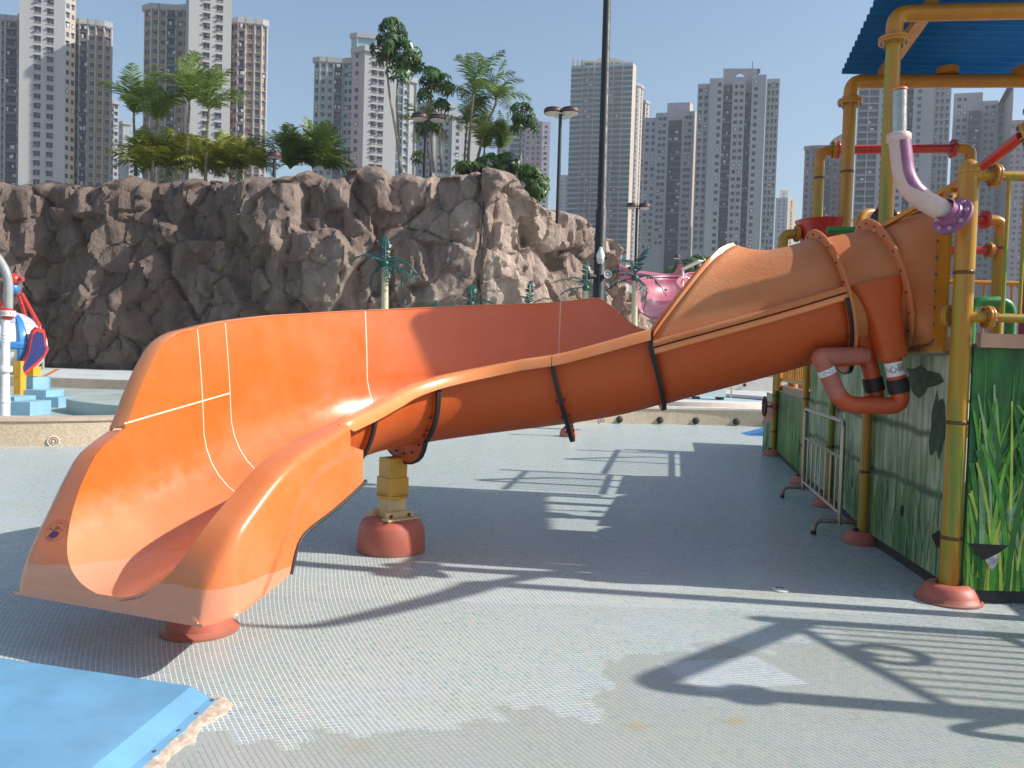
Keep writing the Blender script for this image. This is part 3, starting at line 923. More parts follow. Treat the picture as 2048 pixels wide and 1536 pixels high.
for j in range(1, NA):
    c, t_, U_, W_ = tube_frame(1.5)
    th = math.pi * j / NA
    outw.append((U_ * math.cos(th) + W_ * math.sin(th)).normalized())
rows = [[e - o_ * 0.004 for e, o_ in zip(edge, outw)], [e + o_ * (0.014 + 0.018 * max(0.0, math.sin(math.pi * j / (NA - 2))) ** 8) + tube_frame(1.5)[1] * 0.02 for j, (e, o_) in enumerate(zip(edge, outw))],
        [e + o_ * (0.014 + 0.018 * max(0.0, math.sin(math.pi * j / (NA - 2))) ** 8) + tube_frame(1.5)[1] * 0.035 for j, (e, o_) in enumerate(zip(edge, outw))], [e - o_ * 0.008 + tube_frame(1.5)[1] * 0.016 for e, o_ in zip(edge, outw)]]
mb.grid(list(zip(*rows)) if False else [list(r_) for r_ in zip(*rows)], closed_u=True)
mb.build('cut_edge_lip', M_rim, slide, angle=50)
# side flanges where the halves meet
for which in (1, -1):
    for (z0, z1, mt, du) in ((0.0025, 0.052, M_fade, 0.075), (-0.052, -0.0025, M_rim, 0.068)):
        mb = MB(); rows = []
        for i in range(21):
            s = 0.60 + (1.975 - 0.60) * i / 20
            c, t_, U_, W_ = tube_frame(s)
            rows.append([c + U_ * which * (RT - 0.01 + a) + W_ * b for a, b in ((0, z0), (du, z0 + 0.004), (du + 0.006, z0 + 0.012), (du + 0.006, z1 - 0.012), (du, z1 - 0.003), (0, z1))])
        mb.grid(rows, closed_u=True, flip=which < 0); mb.face(rows[0]); mb.face(list(reversed(rows[-1])))
        mb.build('joint_flange', mt, slide, angle=50)
# short closed pieces and rings next to the tower
mb = MB()
mb.grid([ring_pts(0.60 - (0.60 - 0.24) * i / 8, RT, 48) for i in range(9)])
mb.build('tube_collar', M_fade, slide, angle=60)
mb = MB()
c0, t0, U0, W0 = tube_frame(0.0)
rows = []
for i in range(9):
    f_ = i / 8; s = 0.24 - 0.26 * f_
    c, t_, U_, W_ = tube_frame(s)
    e = 2 + 6 * f_
    row = []
    for k in range(49):
        a = 2 * math.pi * k / 48
        ca, sa = math.cos(a), math.sin(a)
        q = (abs(ca) ** e + abs(sa) ** e) ** (-1 / e)
        rr = RT + (0.475 - RT) * f_
        row.append(c + U_ * ca * q * rr + (W_ * (1 - f_) + Vector((0, 0, 1)) * f_) * sa * q * rr * (1 + 0.05 * f_))
    rows.append(row)
mb.grid(rows); mb.build('entry_cone', M_fade, slide, angle=60)
def ring_flange(s, r0, r1, th, name, mat, a0=0.0, a1=2 * math.pi, bolts=24, off=0.0):
    mb = MB(); n = 56
    c, t_, U_, W_ = tube_frame(s)
    def pt(a, r, h): return c + (U_ * math.cos(a) + W_ * math.sin(a)) * r + t_ * (h + off)
    rows = []
    full = abs(a1 - a0) > 6.2
    for i in range(n + 1):
        a = a0 + (a1 - a0) * i / n
        rows.append([pt(a, r0, -th), pt(a, r1 - 0.006, -th), pt(a, r1, -th * 0.5), pt(a, r1, th * 0.5), pt(a, r1 - 0.006, th), pt(a, r0, th)])
    mb.grid(rows, closed_u=True)
    o = mb.build(name, mat, slide, angle=45)
    if bolts:
        for i in range(bolts):
            a = a0 + (a1 - a0) * (i + 0.5) / bolts
            for q in (-0.018, 0.018) if bolts < 12 else (0,):
                b = MB(); c1 = pt(a + q, (r0 + r1) / 2 + 0.012, th + 0.0)
                b.cyl(c1, c1 + t_ * 0.009, 0.0075, 6); b.build('bolt', M_bolt, o)
    return o
ring_flange(0.615, RT - 0.01, RT + 0.085, 0.011, 'bolted_ring', M_fade, bolts=20)
ring_flange(0.235, RT - 0.01, RT + 0.085, 0.011, 'bolted_ring', M_fade, bolts=20)
# flanges under the open chute: half rings with a black gasket and a tab at the foot
def half_flange(s, name, tab=True, bolts=9, gap=0.013):
    pts = section(s)
    n = len(pts)
    inner = pts[:]
    ctr_u = []
    c, p = path(s); nrm = hn(p); d = hd(p); D3 = Vector((d.x, d.y, -f_slope(s))).normalized()
    if s > 4.5: D3 = Vector((d.x, d.y, -0.1)).normalized()
    out = []
    for i in range(n):
        a = pts[max(i - 1, 0)]; b = pts[min(i + 1, n - 1)]
        t_ = (b - a).normalized(); o_ = t_.cross(D3).normalized()
        m_ = (pts[n // 2] - Vector((c.x, c.y, f_zb(s) + 0.4)))
        if o_.dot(pts[i] - Vector((c.x, c.y, f_zb(s) + 0.45))) < 0: o_ = -o_
        w = 0.055
        x = abs(i - n // 2) / (n * 0.16)
        if tab and x < 1: w += 0.10 * (1 - x * x) ** 0.8
        out.append((pts[i], o_, w))
    st = n - 1
    r0 = [q + o_ * 0.010 for q, o_, w in out]; r1 = [q + o_ * w for q, o_, w in out]
    for (off, th, mt, nm, ex) in ((-0.010, 0.006, M_out, 'flange', 0.0), (0.010, 0.006, M_out, 'flange', 0.0), (0.0, 0.0035, M_gask, 'gasket', 0.010)):
        mb = MB(); rows = []
        for (q, o_, w) in out:
            e0 = q + o_ * 0.010; e1 = q + o_ * (w + ex)
            rows.append([e0 + D3 * (off - th), e1 + D3 * (off - th), e1 + D3 * (off + th), e0 + D3 * (off + th)])
        mb.grid(rows, closed_u=True); mb.face(rows[0]); mb.face(list(reversed(rows[-1])))
        o = mb.build(nm, mt, slide, angle=40)
        if nm == 'flange' and off < 0 and bolts:
            par = o
    # wide black strip that shows along the joint
    mb = MB(); rows = []
    for (q, o_, w) in out[n // 2 - 3:]:
        e1 = q + o_ * (w + 0.004); 
        rows.append([e1 + D3 * -0.017 + o_ * -0.012, e1 + D3 * -0.017 + o_ * 0.006, e1 + D3 * 0.017 + o_ * 0.006, e1 + D3 * 0.017 + o_ * -0.012])
    mb.grid(rows, closed_u=True); mb.face(rows[0]); mb.face(list(reversed(rows[-1])))
    mb.build('edge_trim', M_gask, slide, angle=40)
    for j in range(bolts):
        i = int(n // 2 + (j - 1.5) * (n // 2) / (bolts)); i = max(1, min(n - 2, i))
        q, o_, w = out[i]
        b = MB(); c1 = q + o_ * (0.032 if w < 0.07 else w * 0.5) + D3 * 0.022
        b.cyl(c1, c1 + D3 * 0.014, 0.009, 6); b.build('bolt', M_bolt, par)
        b = MB(); c1 = q + o_ * (0.032 if w < 0.07 else w * 0.5) - D3 * 0.021
        b.cyl(c1, c1 - D3 * 0.014, 0.009, 6); b.build('bolt', M_bolt, par)
    return out[n // 2]
half_flange(0.64, 'a', tab=True, bolts=6)
half_flange(1.972, 'b', tab=False, bolts=0)
half_flange(2.675, 'c', tab=True, bolts=6)
q, o_, w = half_flange(3.95, 'd', tab=True, bolts=8)
half_flange(4.93, 'e', tab=False, bolts=0)

# support post and its base under the middle flange
foot = q + o_ * w
bx, by = -0.90, 6.16
po = MB(); top_z = foot.z + 0.03
d = hd(path(3.95)[1]); ax = Vector((d.x, d.y, 0)); ay = Vector((-d.y, d.x, 0)); az = Vector((0, 0, 1))
ctr = Vector((bx, by, 0))
po.obox(ctr + az * (0.43 + (top_z - 0.43) / 2), ax, ay, az, 0.078, 0.078, (top_z - 0.43) / 2)
po.obox(ctr + az * 0.50, ax, ay, az, 0.088, 0.088, 0.07)
po.build('support_post', M_yel, slide, angle=30)
po = MB(); po.lathe((bx, by, 0.425), (0, 0, 1), [(0.125, -0.008), (0.125, 0.008)], 24); po.build('post_collar', M_yel, slide)
po = MB(); po.obox(ctr + az * 0.34, ax, ay, az, 0.076, 0.076, 0.082)
po.build('post_sleeve', M_cream, slide, angle=30)
for sgn in (-1, 1):
    po = MB(); po.obox(ctr + ay * sgn * 0.1 + az * 0.285, ax, ay, az, 0.12, 0.012, 0.03)
    po.obox(ctr + ay * sgn * 0.125 + az * 0.266, ax, ay, az, 0.14, 0.045, 0.008)
    b = po.build('foot_bracket', M_cream, slide, angle=30)
    for e in (-0.08, 0.08):
        k = MB(); c1 = ctr + ay * sgn * 0.112 + az * 0.288 + ax * e
        k.cyl(c1, c1 + ay * sgn * 0.012, 0.012, 6); k.build('bolt', M_bolt, b)
po = MB()
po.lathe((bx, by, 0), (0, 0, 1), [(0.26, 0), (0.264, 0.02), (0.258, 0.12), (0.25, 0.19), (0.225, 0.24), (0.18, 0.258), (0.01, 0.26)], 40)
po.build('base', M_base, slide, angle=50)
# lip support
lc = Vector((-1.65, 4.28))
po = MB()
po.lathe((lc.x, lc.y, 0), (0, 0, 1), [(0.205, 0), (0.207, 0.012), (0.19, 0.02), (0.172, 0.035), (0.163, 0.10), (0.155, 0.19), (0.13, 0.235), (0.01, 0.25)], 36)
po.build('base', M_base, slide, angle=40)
po = MB(); po.cyl((lc.x, lc.y, 0.24), (lc.x, lc.y, 0.40), 0.06, 16); po.build('support_post', M_yel, slide)

# water pipes under the closed tube
def pipe(pts, r, name, mat, rad=0.09):
    mb = MB(); mb.tube(arc_pts(pts, rad), r, 18); return mb.build(name, mat, slide, angle=60)
up = Vector((-0.27, 0.0, 1)).normalized()
A1 = Vector((2.80, 5.72, 1.255)); A2 = A1 + up * 0.62
pipe([A2, A1, A1 + Vector((-0.06, 0, 0)) + Vector((-0.36, 0.02, -0.005)), A1 + Vector((-0.43, 0.02, -0.005)) + Vector((-0.16, 0.02, 0.32)), A1 + Vector((-0.58, 0.02, 0.32)) + Vector((0.33, 0.06, 0.03))], 0.062, 'water_pipe', M_pipeo, 0.10)
mb = MB(); p1 = A1 + Vector((-0.455, 0.02, 0.055)); p2 = A1 + Vector((-0.575, 0.02, 0.285)); mb.tube([p1, p2], 0.0635, 18)
mb.tube(arc_pts([p2, A1 + Vector((-0.605, 0.02, 0.335)), A1 + Vector((-0.25, 0.08, 0.355))], 0.06), 0.0655, 18)
mb.build('water_pipe', M_pipep, slide, angle=60)
B1 = A1 + Vector((-0.10, 0.17, 0.0)); B2 = B1 + up * 0.60
pipe([B2, B1 + up * 0.02, B1 + Vector((-0.16, -0.10, -0.01))], 0.060, 'water_pipe', M_pipeo, 0.08)
# moulded inlet sockets
for (a, b, w) in ((A2, A1, 1.0), (B2, B1, 0.92)):
    mb = MB(); t_ = up
    x_ = Vector((1, 0, 0)); x_ = (x_ - t_ * x_.dot(t_)).normalized(); y_ = t_.cross(x_)
    rows = []
    for h, k in ((0.345, 0.066), (0.345, 0.080), (0.352, 0.088), (0.37, 0.092), (0.50, 0.098), (0.62, 0.108), (0.72, 0.128), (0.82, 0.165), (0.92, 0.21)):
        c = (A1 if w == 1 else B1) + t_ * h
        row = []
        for q in range(24):
            a_ = 2 * math.pi * q / 24; ca, sa = math.cos(a_), math.sin(a_); e_ = (abs(ca) ** 4 + abs(sa) ** 4) ** -0.25
            row.append(c + x_ * ca * e_ * k * w + y_ * sa * e_ * k * w * min(1.0, 0.105 / k))
        rows.append(row)
    mb.grid(rows, closed_u=True, flip=False); mb.face(rows[0])
    mb.build('inlet_socket', M_out, slide, angle=50)
for P_ in (A1, B1):
    mb = MB(); mb.cyl(P_ + up * 0.10, P_ + up * 0.20, 0.071, 20); mb.cyl(P_ + up * 0.112, P_ + up * 0.188, 0.0735, 20)
    mb.build('rubber_coupling', M_blackrub, slide)
def on_pipe(txt, size, P_, axis, r, facing, mat, name, parent, up_sign=1):
    """print lettering round a pipe"""
    vs, fs = text_mesh(txt, size)
    a = axis.normalized(); f0 = (facing - a * facing.dot(a)).normalized(); s0 = a.cross(f0)
    out = []
    for x, y, z in vs:
        th = x / r
        out.append(P_ + a * y * up_sign + (f0 * math.cos(th) + s0 * math.sin(th)) * r)
    mb = MB(); mb.mesh(out, fs)
    return mb.build(name, mat, parent, smooth=False)
mb = MB(); mb.cyl(A1 + up * 0.225, A1 + up * 0.325, 0.0632, 20, caps=False); lab = mb.build('warning_label', M_label, slide)
cam_dir = (Vector((0, 0, CAM_H)) - A1).normalized()
on_pipe('\u5c0f\u5fc3\u78b0\u982d', 0.062, A1 + up * 0.275, up, 0.0642, Vector((-0.15, -1, 0)), M_ink, 'lettering', lab)
ax2 = (p2 - p1).normalized()
mb = MB(); mb.cyl(p1 + ax2 * 0.175, p1 + ax2 * 0.22, 0.0645, 20, caps=False); lab = mb.build('pipe_label', M_label, slide)
on_pipe('\u5c0f\u5fc3', 0.042, p1 + ax2 * 0.197, ax2, 0.0655, Vector((-0.3, -1, 0)), M_inkblue, 'lettering', lab)
# ================================================================== YELLOW PLAY TOWER
def bamboo(name, seedv):
    m, t, p = nt(name)
    P = pos(t)
    tc = t.nodes.new('ShaderNodeTexCoord')
    v = mapped(t, P, (6, 6, 0.35))
    a = noise(t, v, 1.6, 5, 0.6, 0.4)
    c = ramp(t, a, [(0.30, (0.34, 0.12, 0.006)), (0.44, (0.47, 0.20, 0.008)), (0.53, (0.42, 0.25, 0.012)), (0.59, (0.22, 0.27, 0.025)), (0.72, (0.10, 0.20, 0.02))])
    c = mixc(t, ramp(t, noise(t, P, 4, 6), [(0.5, 0.0), (0.8, 0.35)]), c, (0.30, 0.16, 0.02))
    t.links.new(c, p.inputs['Base Color']); p.inputs['Roughness'].default_value = 0.38
    p.inputs['Coat Weight'].default_value = 0.15; p.inputs['Coat Roughness'].default_value = 0.1
    return m
M_bam = bamboo('bamboo_painted_pipe', 0)
M_node = pbr('bamboo_joint_brown', (0.13, 0.045, 0.015), 0.4, 0.2, 10)
M_gold = pbr('golden_yellow_pipe', (0.52, 0.21, 0.007), 0.34, 0.14, 4, dirt=(0.30, 0.13, 0.015), dirt_amt=0.45, coat=0.2)
M_red = pbr('red_pipe', (0.52, 0.028, 0.02), 0.3, 0.12, 6, dirt=(0.33, 0.05, 0.04), dirt_amt=0.3, coat=0.4)
M_bluer = pbr('blue_roof_sheet', (0.012, 0.15, 0.30), 0.4, 0.15, 4, dirt=(0.03, 0.22, 0.36), dirt_amt=0.5, coat=0.1)
_t = M_bluer.node_tree; _tr = _t.nodes.new('ShaderNodeBsdfTranslucent'); _tr.inputs[0].default_value = (0.035, 0.36, 0.62, 1)
_mx = _t.nodes.new('ShaderNodeMixShader'); _mx.inputs[0].default_value = 0.5
_t.links.new(_t.nodes['Principled BSDF'].outputs[0], _mx.inputs[1]); _t.links.new(_tr.outputs[0], _mx.inputs[2]); _t.links.new(_mx.outputs[0], _t.nodes['Material Output'].inputs['Surface'])
M_fascia = pbr('pink_brown_deck_edge', (0.36, 0.20, 0.145), 0.55, 0.12, 5, dirt=(0.25, 0.14, 0.1), dirt_amt=0.3)
M_deckg = pbr('deck_surface', (0.30, 0.25, 0.20), 0.8, 0.15, 10)
M_kick = pbr('black_kick_board', (0.03, 0.03, 0.032), 0.6, 0.2, 8)
M_steel = pbr('stainless_steel', (0.42, 0.39, 0.36), 0.32, 0.08, 20, metal=1.0)
M_bolts = pbr('zinc_bolt', (0.22, 0.22, 0.24), 0.35, 0.2, 30, metal=0.8)
M_pinkw = pbr('pink_white_pipe', (0.66, 0.50, 0.46), 0.4, 0.08, 8, dirt=(0.50, 0.33, 0.31), dirt_amt=0.4)
M_purp = pbr('purple_flange', (0.28, 0.09, 0.20), 0.4, 0.15, 8, dirt=(0.42, 0.24, 0.34), dirt_amt=0.4)
M_green = pbr('green_pipe', (0.02, 0.20, 0.04), 0.35, 0.15, 6, coat=0.3)

tower = thing('play_tower', 'yellow bamboo style water play tower with grass print panels and blue roof', 'play tower', (3.6, 7.5, 0))
def tbuild(mb, name, mat, parent=None, angle=40, **k): return mb.build(name, mat, parent or tower, angle=angle, **k)
def post(x, y, z0, z1, r, nodes=(), mat=None, cap=False, lean=0.0):
    mb = MB()
    prof = []
    mb.tube([(x, y, z0), (x, y, z1)], r, 20)
    if cap: mb.lathe((x, y, z1), (0, 0, 1), [(r, 0), (r * 1.08, 0.004), (r * 1.08, 0.02), (r * 0.96, 0.05), (r * 0.7, 0.078), (r * 0.3, 0.092), (0.002, 0.095)], 20)
    o = tbuild(mb, 'post', mat or M_bam)
    for z in nodes:
        b = MB(); b.lathe((x, y, z), (0, 0, 1), [(r * 0.99, -0.014), (r * 1.07, -0.006), (r * 1.07, 0.006), (r * 0.99, 0.014)], 20)
        b.build('bamboo_joint', M_node, o)
    return o
def ring_base(x, y, r, h):
    mb = MB()
    mb.lathe((x, y, 0), (0, 0, 1), [(r * 1.0, 0), (r * 1.01, 0.012), (r * 0.93, 0.018), (r * 0.86, h * 0.45), (r * 0.74, h * 0.82), (r * 0.60, h), (r * 0.42, h * 1.02), (r * 0.36, h * 0.9)], 36, caps=False)
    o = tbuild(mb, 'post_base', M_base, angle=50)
    b = MB()
    for a in (0.7,):
        pts = [(x + math.cos(a) * r * k * 1.004, y - abs(math.sin(a)) * r * k * 1.004, z + 0.001) for k, z in ((0.94, 0.018), (0.87, h * 0.45), (0.75, h * 0.82), (0.61, h))]
        b.tube(pts, 0.0025, 4)
    b.build('base_seam', M_node, o)
def flange(c, axis, r, th=0.012, mat=None, bolts=8, parent=None, br=0.008):
    c = Vector(c); t_ = Vector(axis).normalized(); u, w = frame(t_)
    mb = MB()
    for s in (-1, 1):
        mb.lathe(c + t_ * (s * th * 0.56), t_, [(r * 0.98, -th * 0.5), (r, -th * 0.3), (r, th * 0.3), (r * 0.98, th * 0.5)], 24)
    o = tbuild(mb, 'pipe_flange', mat or M_gold, parent)
    for i in range(bolts):
        a = 2 * math.pi * (i + 0.5) / bolts
        q = c + (u * math.cos(a) + w * math.sin(a)) * r * 0.78
        b = MB(); b.cyl(q - t_ * th * 2.0, q + t_ * th * 2.0, br, 6); b.build('bolt', M_bolts, o)
    return o
def tpipe(pts, r, name='pipe', mat=None, rad=0.12, seg=16, parent=None):
    mb = MB(); mb.tube(arc_pts(pts, rad, 8), r, seg)
    return tbuild(mb, name, mat or M_gold, parent, angle=60)

PP = [(2.93, 5.25), (3.13, 6.91), (3.53, 8.67), (3.81, 10.22), (4.44, 13.32)]
# corner posts of the near wall
post(2.93, 5.25, 0.04, 2.80, 0.0625, (0.42, 1.18, 2.16), cap=True)
ring_base(2.93, 5.25, 0.205, 0.115)
for (x, y), r, nodes, z1 in ((PP[1], 0.042, (0.62, 1.25), 1.66), (PP[2], 0.038, (0.65, 1.2), 1.66), (PP[3], 0.036, (0.5, 1.1), 1.66), (PP[4], 0.048, (0.40, 1.0), 1.66)):
    post(x - 0.05, y, 0.03, z1, r, nodes)
    ring_base(x - 0.05, y, 0.17, 0.10)
    mb = MB(); mb.box(x - 0.13, x - 0.10, y - 0.03, y + 0.0, 0.10, 0.13); tbuild(mb, 'bolt', M_bolt)

# printed panels ---------------------------------------------------------
def print_mat(name, stops, vs, hs, bands=(), bandcol=(0.02, 0.06, 0.03)):
    """flat print: blurred upright streaks over soft blotches"""
    m, t, p = nt(name)
    P = pos(t)
    a = noise(t, mapped(t, P, (vs, vs, 0.55)), 2.0, 6, 0.6)
    b = noise(t, mapped(t, P, (hs, hs, hs * 0.8)), 1.4, 3, 0.5)
    f = mth(t, 'ADD', mth(t, 'MULTIPLY', a, 0.55), mth(t, 'MULTIPLY', b, 0.5))
    c = ramp(t, f, stops)
    s = t.nodes.new('ShaderNodeSeparateXYZ'); t.links.new(P, s.inputs[0])
    for z, w in bands:
        d = mth(t, 'ABSOLUTE', mth(t, 'SUBTRACT', mth(t, 'ADD', s.outputs[2], mth(t, 'MULTIPLY', noise(t, P, 1.5, 2), 0.16)), z))
        c = mixc(t, ramp(t, mth(t, 'DIVIDE', d, w), [(0.25, 0.85), (0.9, 0.0)]), c, bandcol)
    t.links.new(c, p.inputs['Base Color']); p.inputs['Roughness'].default_value = 0.5
    return m
M_pale = print_mat('pale_waterfall_print', [(0.36, (0.02, 0.085, 0.022)), (0.45, (0.09, 0.20, 0.07)), (0.53, (0.25, 0.34, 0.18)), (0.60, (0.44, 0.50, 0.35)), (0.72, (0.60, 0.62, 0.50))], 7, 1.1, ((0.74, 0.045), (1.16, 0.045)))
M_dkgr = print_mat('dark_grass_print', [(0.34, (0.006, 0.03, 0.010)), (0.48, (0.012, 0.08, 0.018)), (0.58, (0.025, 0.15, 0.03)), (0.75, (0.07, 0.26, 0.05))], 5, 1.5)
M_bl = [pbr('print_leaf_dark', (0.018, 0.12, 0.016), 0.5, 0.35, 9), pbr('print_leaf_mid', (0.06, 0.25, 0.025), 0.5, 0.35, 9), pbr('print_leaf_light', (0.17, 0.40, 0.05), 0.5, 0.3, 9), pbr('print_leaf_yellow', (0.36, 0.46, 0.06), 0.5, 0.3, 9), pbr('print_leaf_grey', (0.20, 0.34, 0.18), 0.5, 0.3, 9)]
def panel(A, B, z0, z1, mat, blades, seedv, bh=(0.4, 1.3), cols=(0, 1, 1, 2, 2, 3, 4), bw=(0.008, 0.02), label=None):
    A = Vector((*A, 0)); B = Vector((*B, 0)); t_ = (B - A).normalized(); n = Vector((t_.y, -t_.x, 0))
    if n.x > 0 and abs(n.x) > abs(n.y) or (abs(n.y) >= abs(n.x) and n.y > 0): n = -n
    L = (B - A).length
    mb = MB(); c = (A + B) / 2 + Vector((0, 0, (z0 + z1) / 2)) - n * 0.012
    mb.obox(c, t_, n, Vector((0, 0, 1)), L / 2, 0.012, (z1 - z0) / 2)
    o = tbuild(mb, 'printed_panel', mat, label=label)
    rnd = random.Random(seedv)
    mb = MB()
    for i in range(blades):
        x = rnd.uniform(0.0, L); h = rnd.uniform(*bh) * (z1 - z0); w = rnd.uniform(*bw); k = rnd.uniform(-0.45, 0.45) * (0.4 + rnd.random())
        zb_ = z0 + 0.004 + max(0, rnd.gauss(0, 0.15)) * (z1 - z0)
        prev = None; K = 7; cl = rnd.choice(cols); off = 0.0008 + i * 0.00003
        for j in range(K + 1):
            f_ = j / K
            px_ = x + k * h * f_ ** 2.0
            z = zb_ + h * (f_ - 0.25 * abs(k) * f_ ** 3)
            ww = w * (1 - f_) ** 0.7 * (0.6 + f_) * 1.3
            l, r_ = px_ - ww, px_ + ww
            l = min(max(l, 0.002), L - 0.002); r_ = min(max(r_, 0.002), L - 0.002); z = min(z, z1 - 0.003)
            cur = (A + t_ * l + Vector((0, 0, z)) + n * off, A + t_ * r_ + Vector((0, 0, z)) + n * off)
            if prev and cur[1] != cur[0]: mb.face([prev[0], prev[1], cur[1], cur[0]], cl)
            prev = cur
    if blades:
        g = mb.build('printed_grass', M_bl, o, smooth=False); g['kind'] = 'stuff'
    mb = MB(); mb.obox((A + B) / 2 + Vector((0, 0, z0 / 2 + 0.002)) - n * 0.03, t_, n, Vector((0, 0, 1)), L / 2, 0.012, z0 / 2 - 0.004)
    tbuild(mb, 'kick_board', M_kick)
    return o, A, t_, n
pf = panel((2.985, 5.19), (4.6, 5.16), 0.09, 1.68, M_dkgr, 520, 5, (0.2, 1.0), (0, 0, 1, 1, 2, 2, 3, 4), (0.006, 0.022))
panel((4.6, 5.16), (8.6, 5.1), 0.09, 1.68, M_dkgr, 120, 6)
pa = panel((2.955, 5.31), (3.13, 6.91), 0.09, 1.62, M_pale, 60, 7, (0.15, 0.5), (0, 1, 4), (0.004, 0.012))
pb = panel((3.13, 6.91), (3.53, 8.67), 0.09, 1.66, M_pale, 50, 8, (0.15, 0.5), (0, 1, 4), (0.004, 0.012))
panel((3.53, 8.67), (3.81, 10.22), 0.09, 1.66, M_pale, 40, 9, (0.2, 0.6), (0, 1, 4), (0.004, 0.012))
pd = panel((3.81, 10.22), (4.44, 13.32), 0.09, 1.10, M_dkgr, 150, 10, (0.4, 0.95), (1, 1, 2, 2, 4), (0.008, 0.022))
# dark blobs (leaves out of focus) in the pale print, and torn patches
def patch(pn, pts, mat, name, off, label=None):
    o, A, t_, n = pn
    mb = MB(); mb.face([A + t_ * x + Vector((0, 0, z)) + n * off for x, z in pts])
    ob = mb.build(name, mat, o, smooth=False)
    if label: ob['label'] = label
M_leafdk = pbr('print_dark_leaf', (0.012, 0.05, 0.018), 0.6, 0.3, 5)
M_tear = pbr('black_backing', (0.012, 0.011, 0.012), 0.7, 0.2, 10)
M_foil = pbr('torn_foil', (0.42, 0.40, 0.42), 0.5, 0.4, 25, dirt=(0.1, 0.1, 0.12), dirt_amt=0.5, dscale=20)
def blob(cx_, cz, rx, rz, n=16, s=1):
    rr = random.Random(s)
    return [(cx_ + math.cos(2 * math.pi * i / n) * rx * rr.uniform(0.55, 1.2), cz + math.sin(2 * math.pi * i / n) * rz * rr.uniform(0.55, 1.2)) for i in range(n)]
patch(pa, blob(0.62, 1.44, 0.36, 0.12, s=2), M_leafdk, 'printed_leaf', 0.0035)
patch(pa, blob(0.28, 1.12, 0.14, 0.26, s=3), M_leafdk, 'printed_leaf', 0.0036)
patch(pf, [(0.02, 0.40), (0.28, 0.395), (0.21, 0.34), (0.15, 0.29), (0.11, 0.30), (0.06, 0.35)], M_tear, 'torn_patch', 0.018, 'black torn hole in the grass print')
patch(pf, [(0.125, 0.295), (0.215, 0.345), (0.205, 0.30), (0.212, 0.285), (0.175, 0.225)], M_foil, 'torn_flap', 0.022, 'crumpled silver flap hanging from the tear')
patch(pa, [(0.16, 0.42), (0.28, 0.36), (0.20, 0.30), (0.12, 0.30), (0.05, 0.18), (0.03, 0.30), (0.06, 0.38)], M_tear, 'torn_patch', 0.006)
patch(pa, blob(0.85, 0.42, 0.03, 0.06, 8, 4), M_tear, 'torn_patch', 0.006)
patch(pb, blob(0.75, 0.40, 0.03, 0.05, 7, 5), M_tear, 'torn_patch', 0.006)
patch(pd, [(0.25, 0.46), (0.45, 0.44), (0.66, 0.50), (0.66, 0.36), (0.42, 0.28), (0.3, 0.38)], M_tear, 'torn_patch', 0.008, 'black torn hole in the green print')
# last panel behind the fifth post, pink flower on pale print
pe = panel((4.44, 13.32), (4.75, 14.9), 0.02, 1.0, M_pale, 10, 11, (0.1, 0.3), (4,), (0.004, 0.01))
pe2 = panel((4.30, 13.6), (4.44, 13.36), 0.02, 0.9, M_pale, 4, 12, (0.1, 0.3), (4,), (0.004, 0.01))
M_pinkp = pbr('print_pink', (0.50, 0.22, 0.20), 0.35, 0.15, 5)
patch(pe2, [(0.0, 0.88), (0.26, 0.88), (0.24, 0.66), (0.16, 0.55), (0.08, 0.52), (0.0, 0.54)], M_pinkp, 'printed_flower', 0.004)

# deck -------------------------------------------------------------------
mb = MB(); mb.prism([(2.96, 5.24), (8.6, 5.14), (8.6, 10.6), (3.84, 10.24), (3.56, 8.67), (3.16, 6.91)], 1.665, 1.70); tbuild(mb, 'deck', M_deckg, smooth=False)
mb = MB(); mb.beam((3.0, 5.165, 1.72), (8.6, 5.08, 1.72), 0.05, 0.09, up=(0, 0, 1)); tbuild(mb, 'deck_edge', M_fascia, smooth=False)
for a, b in ((PP[0], PP[1]), (PP[1], PP[2]), (PP[2], PP[3])):
    mb = MB(); mb.beam((a[0] - 0.0, a[1] + 0.08, 1.70), (b[0] - 0.0, b[1] - 0.05, 1.70), 0.05, 0.09, up=(0, 0, 1)); tbuild(mb, 'deck_edge', M_fascia, smooth=False)
mb = MB(); mb.prism([(3.86, 10.3), (7.5, 10.6), (7.5, 13.4), (4.48, 13.3)], 1.09, 1.13); tbuild(mb, 'deck', M_deckg, smooth=False)
mb = MB(); mb.beam((3.83, 10.27, 1.13), (4.45, 13.28, 1.13), 0.05, 0.11, up=(0, 0, 1)); tbuild(mb, 'deck_edge', M_fascia, smooth=False)

# yellow mounting plate round the slide mouth
t_ = Vector((PP[1][0] - PP[0][0], PP[1][1] - PP[0][1], 0)).normalized(); n_ = Vector((-t_.y, t_.x, 0)) ; n_ = n_ if n_.x < 0 else -n_
org = Vector((2.985, 6.05, 0)) 
mb = MB()
for (a0, a1, z0, z1) in ((-0.66, -0.478, 1.64, 2.74), (0.478, 0.70, 1.64, 2.74), (-0.478, 0.478, 1.64, 1.69), (-0.478, 0.478, 2.69, 2.74)):
    mb.obox(org + t_ * ((a0 + a1) / 2) + Vector((0, 0, (z0 + z1) / 2)), t_, n_, Vector((0, 0, 1)), (a1 - a0) / 2, 0.012, (z1 - z0) / 2)
pl = tbuild(mb, 'mounting_plate', M_gold, smooth=False)
for z in np.linspace(1.72, 2.64, 9):
    b = MB(); q = org + t_ * -0.50 + n_ * 0.012 + Vector((0, 0, z)); b.cyl(q, q + n_ * 0.012, 0.010, 6); b.build('bolt', M_bolts, pl)
for k in range(3):
    b = MB(); q = org + t_ * (-0.25 + 0.11 * k) + n_ * 0.012 + Vector((0, 0, 1.665)); b.cyl(q, q + n_ * 0.012, 0.010, 6); b.build('bolt', M_bolts, pl)
